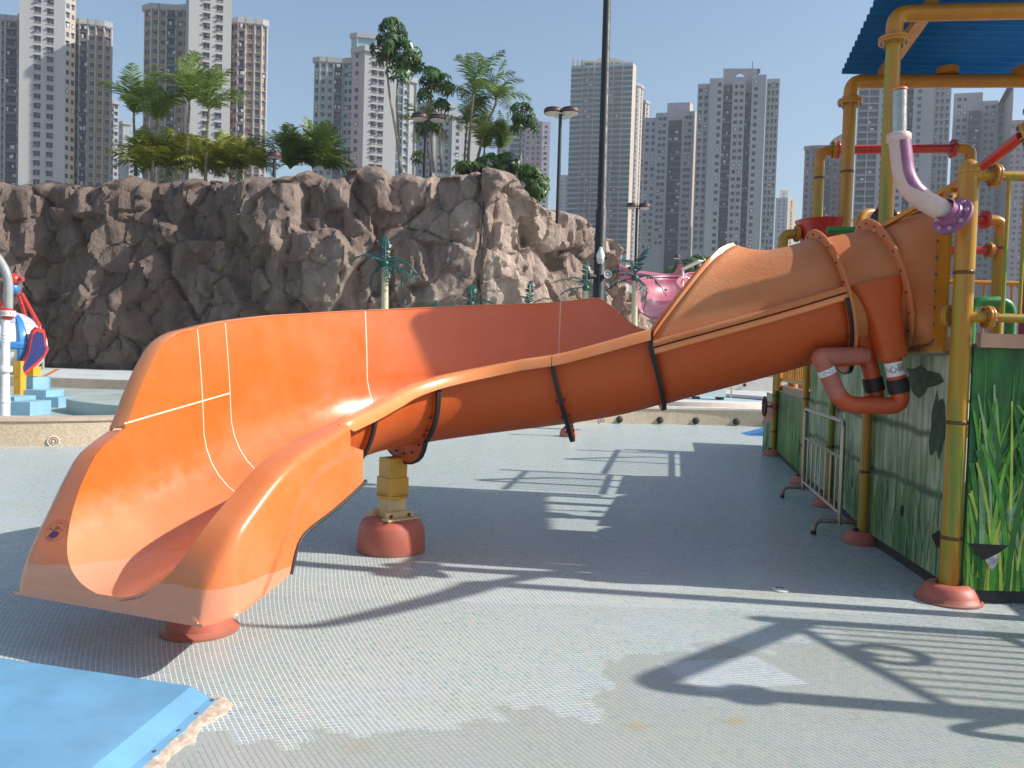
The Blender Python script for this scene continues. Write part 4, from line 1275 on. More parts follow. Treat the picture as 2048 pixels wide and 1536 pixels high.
mb = MB(); mb.beam((2.985, 5.50, 2.72), (2.90, 6.5, 2.62), 0.07, 0.03, up=(0, 0, 1)); mb.beam((2.99, 5.45, 2.80), (2.62, 5.9, 2.52), 0.05, 0.03, up=(0, 0, 1)); tbuild(mb, 'brace', M_gold, smooth=False)

# front guard rail: two pipes, upright bars
for z in (2.785, 1.872):
    tpipe([(2.99, 5.21, z), (8.6, 5.11, z)], 0.031 if z > 2 else 0.03, 'rail', M_bam)
    flange((3.075, 5.21, z), (1, -0.02, 0), 0.075, 0.016, bolts=8)
    tpipe([(2.94, 5.225, z), (3.06, 5.21, z)], 0.035, 'rail_socket', M_gold)
for i in range(50):
    x = 3.165 + i * 0.108
    mb = MB(); mb.cyl((x, 5.205 - (x - 3) * 0.018, 1.88), (x, 5.205 - (x - 3) * 0.018, 2.775), 0.0125, 8); tbuild(mb, 'baluster', M_bam)
post(5.6, 5.17, 1.7, 2.85, 0.05, (2.2,), cap=True)
post(8.5, 5.12, 0.0, 2.85, 0.06, (1.2, 2.2), cap=True)
# side flanges of the first post
flange((2.87, 5.31, 1.88), (-0.6, 0.8, 0), 0.075, 0.014, bolts=4)
flange((2.86, 5.33, 2.62), (-0.6, 0.8, 0), 0.075, 0.014, bolts=4)
# rails on the wall side
for a, b in ((PP[2], PP[3]),):
    for z in (2.72, 1.88):
        tpipe([(a[0], a[1], z), (b[0], b[1], z)], 0.028, 'rail', M_bam)
    for i in range(1, 13):
        f_ = i / 13; mb = MB(); x = a[0] + (b[0] - a[0]) * f_; y = a[1] + (b[1] - a[1]) * f_
        mb.cyl((x, y, 1.88), (x, y, 2.72), 0.0125, 8); tbuild(mb, 'baluster', M_bam)
post(3.81, 10.22, 1.7, 2.9, 0.05, (2.2,), cap=True)
# lower deck rail at the far end
for z in (1.28, 1.95):
    tpipe([(3.83, 10.3, z), (4.40, 13.2, z)], 0.03, 'rail', M_bam)
for i in range(1, 18):
    f_ = i / 18; mb = MB(); x = 3.83 + 0.57 * f_; y = 10.3 + 2.9 * f_
    mb.cyl((x, y, 1.28), (x, y, 1.95), 0.0125, 8); tbuild(mb, 'baluster', M_gold)
for (x, y) in ((4.62, 13.2), (4.85, 13.0)):
    post(x, y, 1.1, 2.0, 0.07, (), M_gold)
# roof -------------------------------------------------------------------
RA = Vector((3.02, 6.6, 0)); RB = Vector((3.257, 8.0, 0))
tz = 4.30
post(RA.x, RA.y, 1.68, 4.17, 0.058, (2.5,))
post(RB.x, RB.y, 1.68, 4.12, 0.062, (2.73, 3.45))
tpipe([RA + Vector((0, 0, 4.17)), RA + Vector((0, 0, 4.40)), Vector((6.2, 6.25, 4.42))], 0.066, 'roof_beam', M_gold, 0.2)
tpipe([RB + Vector((0, 0, 4.12)), RB + Vector((0, 0, 4.335)), Vector((4.99, 7.82, 4.335)), Vector((4.99, 7.82, 4.05))], 0.066, 'roof_beam', M_gold, 0.22)
post(4.99, 7.82, 1.68, 4.05, 0.06, (2.6, 3.4)); post(6.2, 6.25, 1.68, 4.42, 0.06, (2.6, 3.4))
flange(RA + Vector((0, 0, 4.185)), (0, 0, 1), 0.118, 0.022, bolts=8)
flange(RB + Vector((0, 0, 4.135)), (0, 0, 1), 0.118, 0.022, bolts=8)
flange(Vector((4.99, 7.82, 4.05)), (0, 0, 1), 0.118, 0.022, bolts=8)
for a, b in ((Vector((3.30, 6.57, 4.47)), Vector((3.56, 7.98, 4.41))), (Vector((5.3, 6.35, 4.47)), Vector((4.78, 7.85, 4.41)))):
    mb = MB(); mb.beam(a, b, 0.10, 0.075, up=(0, 0, 1)); o = tbuild(mb, 'roof_rafter', M_gold, smooth=False)
mb = MB(); mb.lathe((4.15, 7.9, 4.43), (0, 0, 1), [(0.10, -0.03), (0.10, 0.03)], 16); tbuild(mb, 'roof_bracket', M_gold)
mb = MB(); rows = []
NR = 15
for k in range(NR * 6 + 1):
    f_ = k / (NR * 6); y = 6.25 + 2.05 * f_
    ph = (k % 6) / 6.0
    z = 4.535 + (0.045 * (ph / 0.8) if ph < 0.8 else 0.045 * (1 - (ph - 0.8) / 0.2)) - 0.02 * f_
    xl = 2.79 + 0.49 * f_
    rows.append([(xl, y, z), (xl + 1.5, y - 0.03, z), (6.4, y - 0.12, z)])
mb.grid(rows)
o = tbuild(mb, 'roof_sheet', M_bluer, angle=25)
sm = o.modifiers.new('sheet', 'SOLIDIFY'); sm.thickness = 0.006; sm.offset = 1
tpipe([(2.95, 6.22, 4.66), (6.4, 6.1, 4.66)], 0.05, 'roof_ridge', M_fade, 0.1)
# red arch behind
post(3.203, 8.6, 1.68, 3.62, 0.055, (3.52,))
tpipe([(3.203, 8.6, 3.62), (3.203, 8.6, 3.80), (3.33, 8.58, 3.815)], 0.055, 'elbow', M_gold, 0.14)
tpipe([(3.34, 8.57, 3.815), (4.50, 8.32, 3.80)], 0.047, 'arch_bar', M_red)
tpipe([(4.50, 8.32, 3.80), (4.64, 8.30, 3.79), (4.64, 8.30, 3.45)], 0.055, 'elbow', M_gold, 0.14)
post(4.64, 8.30, 1.68, 3.46, 0.055, (2.6,))
flange((3.345, 8.57, 3.815), (1, -0.2, 0), 0.10, 0.016, M_gold); flange((3.375, 8.56, 3.815), (1, -0.2, 0), 0.10, 0.012, M_red, 0)
flange((4.47, 8.33, 3.80), (1, -0.2, 0), 0.10, 0.014, M_red)
# red strut to the front corner flange
tpipe([(3.02, 5.75, 2.74), (3.115, 5.02, 2.985)], 0.036, 'strut', M_red)
flange((3.135, 5.0, 2.99), (0.62, -0.5, 0.3), 0.082, 0.02, M_gold, 8)
tpipe([(3.135, 5.0, 2.99), (3.32, 4.92, 3.03)], 0.045, 'strut_socket', M_gold)
# pipes and posts deeper in the tower
post(4.33, 7.2, 1.68, 2.72, 0.055, (2.62,)); 
tpipe([(4.33, 7.2, 2.72), (4.33, 7.2, 2.86), (4.2, 7.2, 2.87)], 0.05, 'elbow', M_gold, 0.1)
tpipe([(4.2, 7.2, 2.87), (3.4, 7.25, 2.87)], 0.042, 'spray_bar', M_red); flange((4.18, 7.2, 2.87), (1, 0, 0), 0.085, 0.014, M_red, 0)
tpipe([(4.28, 7.18, 2.60), (3.4, 7.25, 2.58)], 0.038, 'spray_bar', M_red); flange((4.22, 7.18, 2.60), (1, 0, 0), 0.07, 0.014, M_gold, 4)
tpipe([(3.5, 7.6, 2.35), (5.4, 7.5, 2.35)], 0.022, 'rail', M_gold); flange((3.98, 7.57, 2.35), (1, 0, 0), 0.06, 0.012, M_gold, 4)
for i in range(9):
    x = 4.02 + i * 0.13; mb = MB(); mb.cyl((x, 7.55, 1.7), (x, 7.55, 2.35), 0.011, 8); tbuild(mb, 'baluster', M_gold)
tpipe([(3.98, 7.0, 1.7), (3.98, 7.0, 2.13), (4.33, 7.0, 2.13), (4.33, 7.0, 1.7)], 0.045, 'spray_arch', M_green, 0.12)
M_purplep = pbr('purple_post', (0.20, 0.05, 0.12), 0.4, 0.15, 6)
post(3.53, 5.55, 1.7, 3.6, 0.035, (), M_purplep)
mb = MB(); mb.cyl((4.05, 6.4, 2.12), (4.05, 6.4, 3.0), 0.007, 6); tbuild(mb, 'cable', M_label)
# stair landing and water frame to the right of the picture: their shadows fall into it
LA = Vector((5.33, 4.28, 0)); LB = Vector((5.70, 3.05, 0))
mb = MB(); mb.prism([(LA.x, LA.y), (LB.x, LB.y), (8.6, 3.0), (8.6, 5.0), (5.5, 5.0)], 1.60, 1.68); tbuild(mb, 'landing', M_deckg, smooth=False)
for q in (LA, LB): post(q.x, q.y, 0.0, 2.84, 0.055, (1.1, 2.1), cap=True)
for z in (2.78, 1.88): tpipe([LA + Vector((0, 0, z)), LB + Vector((0, 0, z))], 0.03, 'rail', M_bam)
for i in range(1, 12):
    q = LA.lerp(LB, i / 12); mb = MB(); mb.cyl(q + Vector((0, 0, 1.88)), q + Vector((0, 0, 2.78)), 0.0125, 8); tbuild(mb, 'baluster', M_bam)
FT = Vector((4.24, 3.26, 0))
tpipe([LA + Vector((0, 0, 2.70)), FT + Vector((0, 0, 2.74)), FT + Vector((0, 0, 2.1)), FT], 0.065, 'water_frame', M_gold, 0.2)
flange(FT + Vector((0, 0, 2.36)), (0, 0, 1), 0.115, 0.02)
tpipe([(4.24, 3.26, 1.45), (3.72, 3.10, 1.42), (3.72, 3.06, 0.98), (4.24, 3.20, 0.95)], 0.03, 'hand_hoop', M_steel, 0.18)
post(4.35, 4.76, 0.0, 3.45, 0.06, (1.2, 2.2))
mb = MB(); hp = smooth_line([(4.35, 4.76, 3.42), (4.25, 4.47, 3.5), (3.77, 3.99, 3.5), (3.48, 3.80, 3.5), (3.02, 3.82, 3.5)], 6); mb.tube(hp, [0.085 * (1 - i / len(hp)) + 0.008 for i in range(len(hp))], 12); tbuild(mb, 'spray_horn', M_green)
tpipe([(4.35, 4.70, 3.45), (6.2, 6.0, 3.45)], 0.05, 'pipe', M_gold)
tpipe([(5.50, 3.75, 2.78), (5.25, 3.80, 2.5), (5.10, 3.84, 2.42)], 0.035, 'spray_arm', M_red)
mb = MB(); mb.tube([(5.08, 3.84 + 0.13 * math.cos(a), 2.30 + 0.13 * math.sin(a)) for a in [2 * math.pi * k / 24 for k in range(24)]], 0.03, 8, closed=True); tbuild(mb, 'spray_hoop', M_red)
# upper works that shade the floor behind the slide
tpipe([(3.9, 9.2, 1.7), (3.9, 9.2, 3.3), (4.9, 9.6, 3.3), (4.9, 9.6, 1.7)], 0.05, 'arch_frame', M_gold, 0.2)
tpipe([(4.2, 11.6, 1.1), (4.2, 11.6, 2.6), (5.6, 12.2, 2.6), (5.6, 12.2, 1.1)], 0.05, 'arch_frame', M_gold, 0.2)
tpipe([(4.3, 12.9, 1.1), (4.3, 12.9, 2.4)], 0.05, 'post', M_gold, 0.2)

# ---- things on the tower ------------------------------------------------
sp = thing('spray_pipe', 'pink white elbow spray pipe with purple bolted flange on the front corner post', 'spray pipe', (2.76, 5.10, 2.50))
fc = Vector((2.775, 5.13, 2.50)); fd = Vector((-0.83, -0.38, 0.42)).normalized()
mb = MB(); mb.lathe(fc, fd, [(0.122, -0.012), (0.128, -0.008), (0.128, 0.010), (0.122, 0.014), (0.09, 0.016)], 32); fo = mb.build('flange', M_purp, sp)
u_, w_ = frame(fd)
for i in range(8):
    a = 2 * math.pi * (i + 0.3) / 8; q = fc + (u_ * math.cos(a) + w_ * math.sin(a)) * 0.10
    b = MB(); b.cyl(q + fd * 0.012, q + fd * 0.026, 0.0145, 10); b.build('bolt', pbr('pale_purple_bolt', (0.45, 0.33, 0.40), 0.4, 0.1, 10) if i == 0 else bpy.data.materials['pale_purple_bolt'], fo)
pts = arc_pts([fc + fd * 0.01, Vector((2.475, 5.16, 2.665)), Vector((2.44, 5.2, 3.025))], 0.19, 12)
mb = MB(); mb.tube(pts, 0.066, 24); mb.lathe(pts[-1] - Vector((0, 0, 0.05)), (0, 0, 1), [(0.068, 0), (0.074, 0.004), (0.074, 0.05), (0.068, 0.056)], 24)
mb.build('pipe', M_pinkw, sp, angle=60)
mb = MB(); mb.lathe(fc, fd, [(0.085, 0.012), (0.078, 0.05), (0.0675, 0.055), (0.0668, 0.10)], 24, caps=False); mb.build('pipe_socket', M_purp, sp)
rows = []
for i, q in enumerate(pts[4:] + [pts[-1] + Vector((0, 0, -0.001))]):
    tq = (pts[min(i + 5, len(pts) - 1)] - pts[min(i + 4, len(pts) - 2)]).normalized()
    view = Vector((0.38, -1, 0.05)); v1 = (view - tq * view.dot(tq)).normalized(); v2 = tq.cross(v1)
    k = min(1.0, 0.15 + i * 0.25)
    rows.append([q + (v1 * math.cos(a * k) + v2 * math.sin(a * k)) * 0.0672 for a in np.linspace(-0.85, 0.85, 11)])
mb = MB(); mb.grid(rows); mb.build('purple_patch', M_purp, sp)
mb = MB(); mb.cyl((2.44, 5.2, 3.0), (2.43, 5.2, 3.30), 0.046, 24); mb.build('steel_pipe', M_steel, sp)
mb = MB(); mb.lathe((2.43, 5.2, 3.30), (-0.03, 0.12, 1), [(0.05, 0), (0.05, 0.012)], 20); mb.build('end_cap', M_rim, sp)

bk = thing('tipping_bucket', 'red cone shaped tipping bucket on a yellow pipe beside the tower', 'bucket', (3.12, 8.2, 2.6))
mb = MB(); c = Vector((3.12, 8.2, 2.45))
mb.lathe(c, (0, 0, 1), [(0.12, 0), (0.27, 0.53), (0.277, 0.545), (0.262, 0.545), (0.115, 0.03)], 32); mb.build('bucket', M_red, bk)
tpipe([(2.86, 8.2, 2.86), (2.72, 8.2, 2.85), (2.70, 8.2, 2.3), (3.3, 8.4, 2.2)], 0.05, 'bucket_pipe', M_bam, 0.12, parent=bk)
flange((2.855, 8.2, 2.86), (1, 0, 0), 0.085, 0.014, M_gold, 6, parent=bk)
gp = thing('spray_nozzle', 'short green spray pipe in front of the red bucket', 'spray pipe', (2.9, 7.0, 2.68))
mb = MB(); mb.cyl((2.70, 7.0, 2.705), (2.98, 7.0, 2.71), 0.032, 16); mb.cyl((2.98, 7.0, 2.71), (3.13, 6.98, 2.71), 0.022, 12); mb.build('pipe', M_green, gp)
vw = thing('valve_wheel', 'dark red hand wheel on the far post of the play tower', 'valve', (4.2, 13.3, 0.82))
wc = Vector((4.20, 13.26, 0.82))
mb = MB(); mb.tube([wc + Vector((0.02 * math.cos(a), 0.14 * math.cos(a), 0.15 * math.sin(a))) for a in [2 * math.pi * k / 24 for k in range(24)]], 0.022, 8, closed=True)
for a in (0.3, 2.4, 4.5): mb.cyl(wc, wc + Vector((0, 0.14 * math.cos(a), 0.15 * math.sin(a))), 0.012, 6)
mb.build('wheel', pbr('dark_red_wheel', (0.08, 0.02, 0.02), 0.5, 0.2, 10), vw)
mb = MB(); mb.cyl(wc, wc + Vector((0.2, 0.04, 0)), 0.02, 10); mb.build('spindle', M_steel, vw)
mb = MB(); mb.lathe((4.39, 13.32, 0.82), (0, 0, 1), [(0.06, -0.05), (0.066, -0.045), (0.066, 0.045), (0.06, 0.05)], 20); mb.build('clamp', M_red, vw)

# crowd barrier
br = thing('crowd_barrier', 'stainless steel crowd barrier leaning along the printed tower wall', 'barrier', (3.1, 8.0, 0))
b0 = Vector((2.98, 7.15, 0)); b1 = Vector((3.34, 9.06, 0)); bt = (b1 - b0).normalized(); bn = Vector((-bt.y, bt.x, 0))
mb = MB(); rr = 0.021
mb.tube(arc_pts([b0 + Vector((0, 0, 0.10)), b0 + Vector((0, 0, 1.03)), b1 + Vector((0, 0, 1.03)), b1 + Vector((0, 0, 0.10))], 0.05, 4), rr, 10); mb.build('frame', M_steel, br)
for z in (0.70, 0.20):
    mb = MB(); mb.cyl(b0 + Vector((0, 0, z)), b1 + Vector((0, 0, z)), 0.016, 8); mb.build('rail', M_steel, br)
for i in range(1, 8):
    q = b0.lerp(b1, i / 8); mb = MB(); mb.cyl(q + Vector((0, 0, 0.20)), q + Vector((0, 0, 0.70)), 0.010, 8); mb.build('bar', M_steel, br)
for q in (b0, b1):
    mb = MB(); mb.tube(arc_pts([q + bn * 0.22 + Vector((0, 0, 0.01)), q + bn * 0.20 + Vector((0, 0, 0.13)), q - bn * 0.20 + Vector((0, 0, 0.13)), q - bn * 0.22 + Vector((0, 0, 0.01))], 0.07, 5), 0.02, 10)
    f_ = mb.build('foot', pbr('worn_steel_foot', (0.30, 0.25, 0.21), 0.45, 0.2, 12, metal=0.8) if q is b0 else bpy.data.materials['worn_steel_foot'], br)
    for s in (-1, 1):
        mb = MB(); mb.cyl(q + bn * 0.22 * s + Vector((0, 0, 0.0)), q + bn * 0.215 * s + Vector((0, 0, 0.035)), 0.024, 10); mb.build('rubber_tip', M_blackrub, f_)
# ================================================================== APARTMENT TOWERS
def wallm(name, col, streak=0.25):
    m, t, p = nt(name)
    P = pos(t)
    a = noise(t, mapped(t, P, (0.25, 0.25, 0.03)), 1.0, 5, 0.6)
    b = noise(t, P, 0.06, 4)
    s = t.nodes.new('ShaderNodeSeparateXYZ'); t.links.new(P, s.inputs[0])
    c = ramp(t, a, [(0.3, tuple(x * (1 - streak) for x in col)), (0.65, col)])
    c = mixc(t, ramp(t, b, [(0.4, 0.0), (0.7, 0.3)]), c, tuple(x * 0.86 for x in col))
    fl = mth(t, 'FRACT', mth(t, 'DIVIDE', s.outputs[2], 2.8))
    c = mixc(t, mth(t, 'MULTIPLY', mth(t, 'LESS_THAN', fl, 0.05), 0.22), c, tuple(x * 0.7 for x in col))
    t.links.new(c, p.inputs['Base Color']); p.inputs['Roughness'].default_value = 0.8
    return m
W_white = wallm('white_render_wall', (0.40, 0.395, 0.39), 0.10)
W_tan = wallm('tan_tiled_wall', (0.37, 0.24, 0.145), 0.2)
W_lilac = wallm('lilac_grey_wall', (0.42, 0.36, 0.40), 0.2)
W_grey = wallm('pale_grey_wall', (0.36, 0.355, 0.37), 0.2)
W_grey2 = wallm('blue_grey_wall', (0.33, 0.35, 0.40), 0.2)
W_teal = wallm('pale_teal_wall', (0.30, 0.46, 0.50), 0.2)
W_mauve = wallm('mauve_wall', (0.33, 0.25, 0.27), 0.25)
W_dark = wallm('dark_recess_wall', (0.05, 0.05, 0.06), 0.3)
W_sand = wallm('sand_wall', (0.50, 0.40, 0.30), 0.2)
G_dark = pbr('dark_window_glass', (0.025, 0.03, 0.04), 0.4, 0.4, 0.5)
G_teal = pbr('teal_window_glass', (0.012, 0.055, 0.07), 0.45, 0.5, 0.2)
T_slab = pbr('pink_balcony_slab', (0.46, 0.33, 0.26), 0.7, 0.1, 0.3)
T_lite = pbr('light_window_trim', (0.38, 0.37, 0.36), 0.7, 0.1, 0.5)
T_ac = pbr('air_conditioner_box', (0.13, 0.125, 0.13), 0.6, 0.3, 0.7)
T_cloth = [pbr('hung_washing_' + n, c, 0.8, 0.1, 1) for n, c in (('white', (0.6, 0.6, 0.6)), ('red', (0.4, 0.06, 0.06)), ('blue', (0.08, 0.12, 0.35)))]
M_pale2 = pbr('white_sheet', (0.6, 0.6, 0.58), 0.6, 0.1, 1)
rb = random.Random(11)

def wbox(mb, u0, u1, d0, d1, z0, z1, mi):
    mb.box(u0, u1, -d1, -d0, z0, z1, mi)           # local: x along the facet, -y outwards
# the window that repeats on the near towers: pane, mullion, hood and cooler box
WINM = [G_dark, T_lite, T_ac]
def win_mesh(name, w, h, ac):
    mb = MB()
    wbox(mb, -w / 2, w / 2, 0.0, 0.05, -h / 2, h / 2, 0)
    wbox(mb, -0.04, 0.04, 0.05, 0.09, -h / 2, h / 2, 1)
    wbox(mb, -w / 2 - 0.12, w / 2 + 0.12, 0.0, 0.62, h / 2 + 0.05, h / 2 + 0.22, 1)
    wbox(mb, -w / 2 - 0.12, w / 2 + 0.12, 0.0, 0.18, -h / 2 - 0.16, -h / 2 - 0.02, 1)
    if ac == 1: wbox(mb, -w / 2 + 0.05, -w / 2 + 0.75, 0.05, 0.55, -h / 2, -h / 2 + 0.45, 2)
    if ac == 2: wbox(mb, w / 2 - 0.75, w / 2 - 0.05, 0.05, 0.6, -h / 2 + 0.6, -h / 2 + 1.05, 2)
    return mb.data(name, WINM, smooth=False)
WIN = [win_mesh('window', 1.7, 1.45, a) for a in (0, 1, 2)]
WIN2 = [win_mesh('window', 0.95, 1.3, 0), win_mesh('window', 1.05, 1.25, 0), win_mesh('window', 0.95, 1.2, 2)]

def facet_frame(A, B):
    t_ = (B - A); L = t_.length; t_.normalize()
    return t_, math.atan2(t_.y, t_.x), L
def tower_block(root, D, ytop, px0, facets, zmin, depth=16.0, wall=W_white, fh=2.8, single=False, parapet=True):
    """one block: a chain of facets (end pixel, facing angle, kind, wall) seen from the pool, closed off behind"""
    A = at(px0, ytop, D); ztop = A.z
    pts = [Vector((A.x, A.y, 0))]; fl = []
    for (px1, a, kind, wm) in facets:
        n_ = Vector((math.sin(R(a)), -math.cos(R(a)), 0))
        q = on_plane(px1, ytop, pts[-1], n_); q.z = 0
        fl.append((pts[-1].copy(), q.copy(), kind, wm or wall)); pts.append(q)
    # walls, one sheet per colour; block closed behind
    cols = []
    for f_ in fl:
        if f_[3] not in cols: cols.append(f_[3])
    by = {}
    for a_, b_, kind, wm in fl:
        by.setdefault(wm.name, (wm, MB()))[1].face([(a_.x, a_.y, 0), (b_.x, b_.y, 0), (b_.x, b_.y, ztop), (a_.x, a_.y, ztop)])
    wm, mbx = by[fl[0][3].name]
    p0, p1 = pts[0], pts[-1]
    q0, q1 = p0 + p0.normalized() * depth, p1 + p1.normalized() * depth
    cw_ = (q1 - q0) * 0.04; q0 += cw_; q1 -= cw_
    mbx.face([(q0.x, q0.y, 0), (p0.x, p0.y, 0), (p0.x, p0.y, ztop), (q0.x, q0.y, ztop)])
    mbx.face([(p1.x, p1.y, 0), (q1.x, q1.y, 0), (q1.x, q1.y, ztop), (p1.x, p1.y, ztop)])
    mbx.face([(q1.x, q1.y, 0), (q0.x, q0.y, 0), (q0.x, q0.y, ztop), (q1.x, q1.y, ztop)])
    mbx.face([(p.x, p.y, ztop) for p in pts] + [(q1.x, q1.y, ztop), (q0.x, q0.y, ztop)])
    for wm, mbx in by.values(): mbx.build('wall', wm, root, smooth=False)
    for a_, b_, kind, wm in fl:
        t_, ang, L = facet_frame(a_, b_)
        k, _, arg = kind.partition(':')
        rot = Matrix.Rotation(ang, 4, 'Z')
        def put(mb, name, mats, stuff=True):
            me_ = mb.data(name, mats, smooth=False)
            me_.transform(Matrix.Translation(a_) @ rot)
            return link(name, me_, root, kind='stuff' if stuff else None)
        nfl = int((ztop - zmin) / fh)
        zs = [ztop - 2.6 - i * fh for i in range(nfl)]
        if k == 'win':
            fr = [float(x) for x in arg.split(',')]
            for f_ in fr:
                for z in zs:
                    me_ = rb.choice(WIN if L > 6 else WIN2)
                    o = link('window', me_, root)
                    q = a_ + t_ * (L * f_) + Vector((0, 0, z))
                    o.location = q; o.rotation_euler = (0, 0, ang)
        elif k in ('small', 'acs'):
            fr = [float(x) for x in arg.split(',')]
            mb = MB()
            for f_ in fr:
                for z in zs:
                    w = min(1.5, L / len(fr) * 0.6) * rb.uniform(0.8, 1.0); u = L * f_
                    wbox(mb, u - w / 2, u + w / 2, 0.0, 0.06, z - 0.7, z + 0.65, 0)
                    if k == 'acs' or rb.random() < 0.35:
                        wbox(mb, u - w / 2 - 0.1, u + w / 2 + 0.1, 0.0, 0.55, z + 0.72, z + 0.86, 1)
                    if k == 'acs':
                        wbox(mb, u - w / 2, u - w / 2 + 0.7, 0.0, 0.6, z - 1.1, z - 0.65, 2)
                    if rb.random() < 0.14: wbox(mb, u - w * 0.3, u + w * 0.3, 0.06, 0.1, z - 0.5, z + 0.4, 3)
            put(mb, 'window_grid', [G_dark, T_lite, T_ac, M_pale2])
        elif k == 'bal':
            mb = MB()
            wbox(mb, L * 0.05, L * 0.95, 0.0, 0.04, zmin, ztop - 2.0, 0)
            for z in zs:
                wbox(mb, L * 0.03, L * 0.97, 0.0, 0.75, z - 1.55, z - 1.38, 1)
                wbox(mb, L * 0.03, L * 0.97, 0.70, 0.75, z - 1.38, z - 0.6, 2 if rb.random() < 0.6 else 0)
                for _ in range(2):
                    u = L * rb.uniform(0.12, 0.88); w = L * rb.uniform(0.06, 0.14)
                    wbox(mb, u - w, u + w, 0.5 + rb.random() * 0.3, 0.85, z - 0.5, z + rb.uniform(0.1, 0.7), rb.choice((0, 2, 3, 3, 0)))
            put(mb, 'balcony_stack', [G_dark if arg != 'w' else W_dark, T_ac, T_ac, M_pale2])
        elif k == 'glass':
            mb = MB()
            for z in zs:
                wbox(mb, 0.1, L - 0.1, 0.0, 0.05, z - 1.05, z + 0.95, 0)
                wbox(mb, 0.0, L, 0.0, 0.35, z - 1.40, z - 1.12, 1)
                nmul = max(2, int(L / 1.6))
                for i in range(nmul + 1):
                    u = L * i / nmul; wbox(mb, u - 0.04, u + 0.04, 0.0, 0.08, z - 1.1, z + 1.0, 0)
            put(mb, 'window_grid', [G_teal, T_slab if arg == 'p' else W_grey2, W_teal])
        elif k == 'balc':
            mb = MB(); nb = max(1, int(round(L / 4.2)))
            for z in zs:
                wbox(mb, 0.1, L - 0.1, 0.0, 0.05, z - 1.1, z + 1.0, 0)
                wbox(mb, 0.0, L, 0.0, 0.9, z - 1.5, z - 1.25, 1)
                wbox(mb, 0.1, L - 0.1, 0.84, 0.9, z - 1.25, z - 0.55, 2)
                if rb.random() < 0.4:
                    u = rb.uniform(0.2, 0.8) * L; wbox(mb, u - 0.6, u + 0.6, 0.4, 0.6, z - 0.9, z + 0.3, 3)
            for i in range(nb + 1):
                u = L * i / nb; wbox(mb, u - 0.14, u + 0.14, 0.0, 0.98, zmin, ztop - 1.2, 1)
            put(mb, 'balcony_stack', [G_dark, T_slab if arg == 'p' else T_lite, G_teal if arg == 'p' else T_ac, M_pale2])
    # white fins and the roof band
    if parapet:
        mb = MB()
        for i, (a_, b_, kind, wm) in enumerate(fl):
            t_, ang, L = facet_frame(a_, b_)
            n_ = Vector((t_.y, -t_.x, 0))
            mb.obox((a_ + b_) / 2 + n_ * 0.25 + Vector((0, 0, ztop - 0.75)), t_, n_, Vector((0, 0, 1)), L / 2 + 0.2, 0.45, 0.85)
        mb.build('roof_band', W_white if wall in (W_tan, W_white, W_teal) else wall, root, smooth=False)
    if wall in (W_tan, W_teal):
        for i, p in enumerate(pts):
            if 0 < i < len(pts):
                mb = MB(); mb.box(p.x - 0.2, p.x + 0.2, p.y - 0.6, p.y + 0.2, 0, ztop - 0.3); mb.build('wall_fin', W_white, root, smooth=False)
    return pts, ztop
def apartment(label, px, D):
    q = at(px, 700, D)
    return thing('apartment_tower', label, 'tower block', (q.x, q.y, 0), 'apartment towers behind the rock cliff')

T = apartment('tan tower at the left picture edge with dark balcony stack', 0, 238)
tower_block(T, 240, 20, -110, [(-52, 10, 'win:0.25,0.75', W_tan), (-46, 10, 'plain', W_tan), (4, 10, 'win:0.2,0.8', W_tan), (13, 10, 'win:0.5', W_tan), (38, 10, 'bal', W_tan), (46, -45, 'plain', W_white)], 46, wall=W_tan)
T = apartment('tall white tower with two window columns, leftmost of the white ones', 90, 236)
tower_block(T, 238, -140, 40, [(132, 20, 'win:0.40,0.68', W_white), (143, 62, 'small:0.5', W_white), (153, 62, 'small:0.5', W_sand)], 46, depth=14)
T = apartment('tan tower with white fins right of the leftmost white tower', 185, 250)
tower_block(T, 252, 44, 141, [(161, -30, 'small:0.3,0.75', W_tan), (177, 14, 'bal', W_tan), (193, 14, 'win:0.5', W_tan), (209, 14, 'win:0.5', W_tan), (224, 38, 'win:0.5', W_tan)], 48, wall=W_tan)
T = apartment('narrow sunlit white block just right of the left tan tower', 229, 340)
tower_block(T, 340, 200, 222, [(228, 20, 'bal', W_white), (238, 30, 'small:0.5', W_white)], 62)
T = apartment('low white block partly behind the left palm trees', 250, 430)
tower_block(T, 432, 246, 236, [(246, -40, 'small:0.5', W_grey), (262, 25, 'plain', W_white)], 84)
tower_block(T, 420, 300, 258, [(276, 20, 'small:0.3,0.7', W_white)], 80)
T = apartment('tan tower with white fins left of the middle white tower', 330, 240)
tower_block(T, 242, 13, 289, [(304, -32, 'small:0.3,0.7', W_tan), (319, 8, 'win:0.5', W_tan), (335, 8, 'win:0.5', W_tan), (354, 8, 'bal', W_tan), (380, -12, 'small:0.3,0.75', W_tan)], 48, wall=W_tan)
T = apartment('tall white tower with two window columns behind the left palms', 420, 234)
tower_block(T, 236, -120, 374, [(380, -55, 'plain', W_lilac), (466, 20, 'win:0.42,0.72', W_white)], 46, depth=12)
T = apartment('tan tower with white fins right of the middle white tower', 500, 246)
tower_block(T, 248, 40, 462, [(478, -30, 'small:0.3,0.7', W_tan), (492, 10, 'bal', W_tan), (511, 10, 'win:0.5', W_tan), (525, 10, 'win:0.5', W_tan), (535, 45, 'small:0.5', W_tan)], 48, wall=W_tan)
T = apartment('pale blue tower with white fins, left of the tall leafy tree', 668, 276)
tower_block(T, 278, 117, 629, [(641, -30, 'small:0.5', W_teal), (654, 8, 'win:0.5', W_teal), (669, 8, 'win:0.5', W_teal), (687, 8, 'bal', W_teal), (708, -12, 'small:0.3,0.7', W_teal)], 55, wall=W_teal)
T = apartment('white tower with teal roof core behind the tall leafy tree', 760, 272)
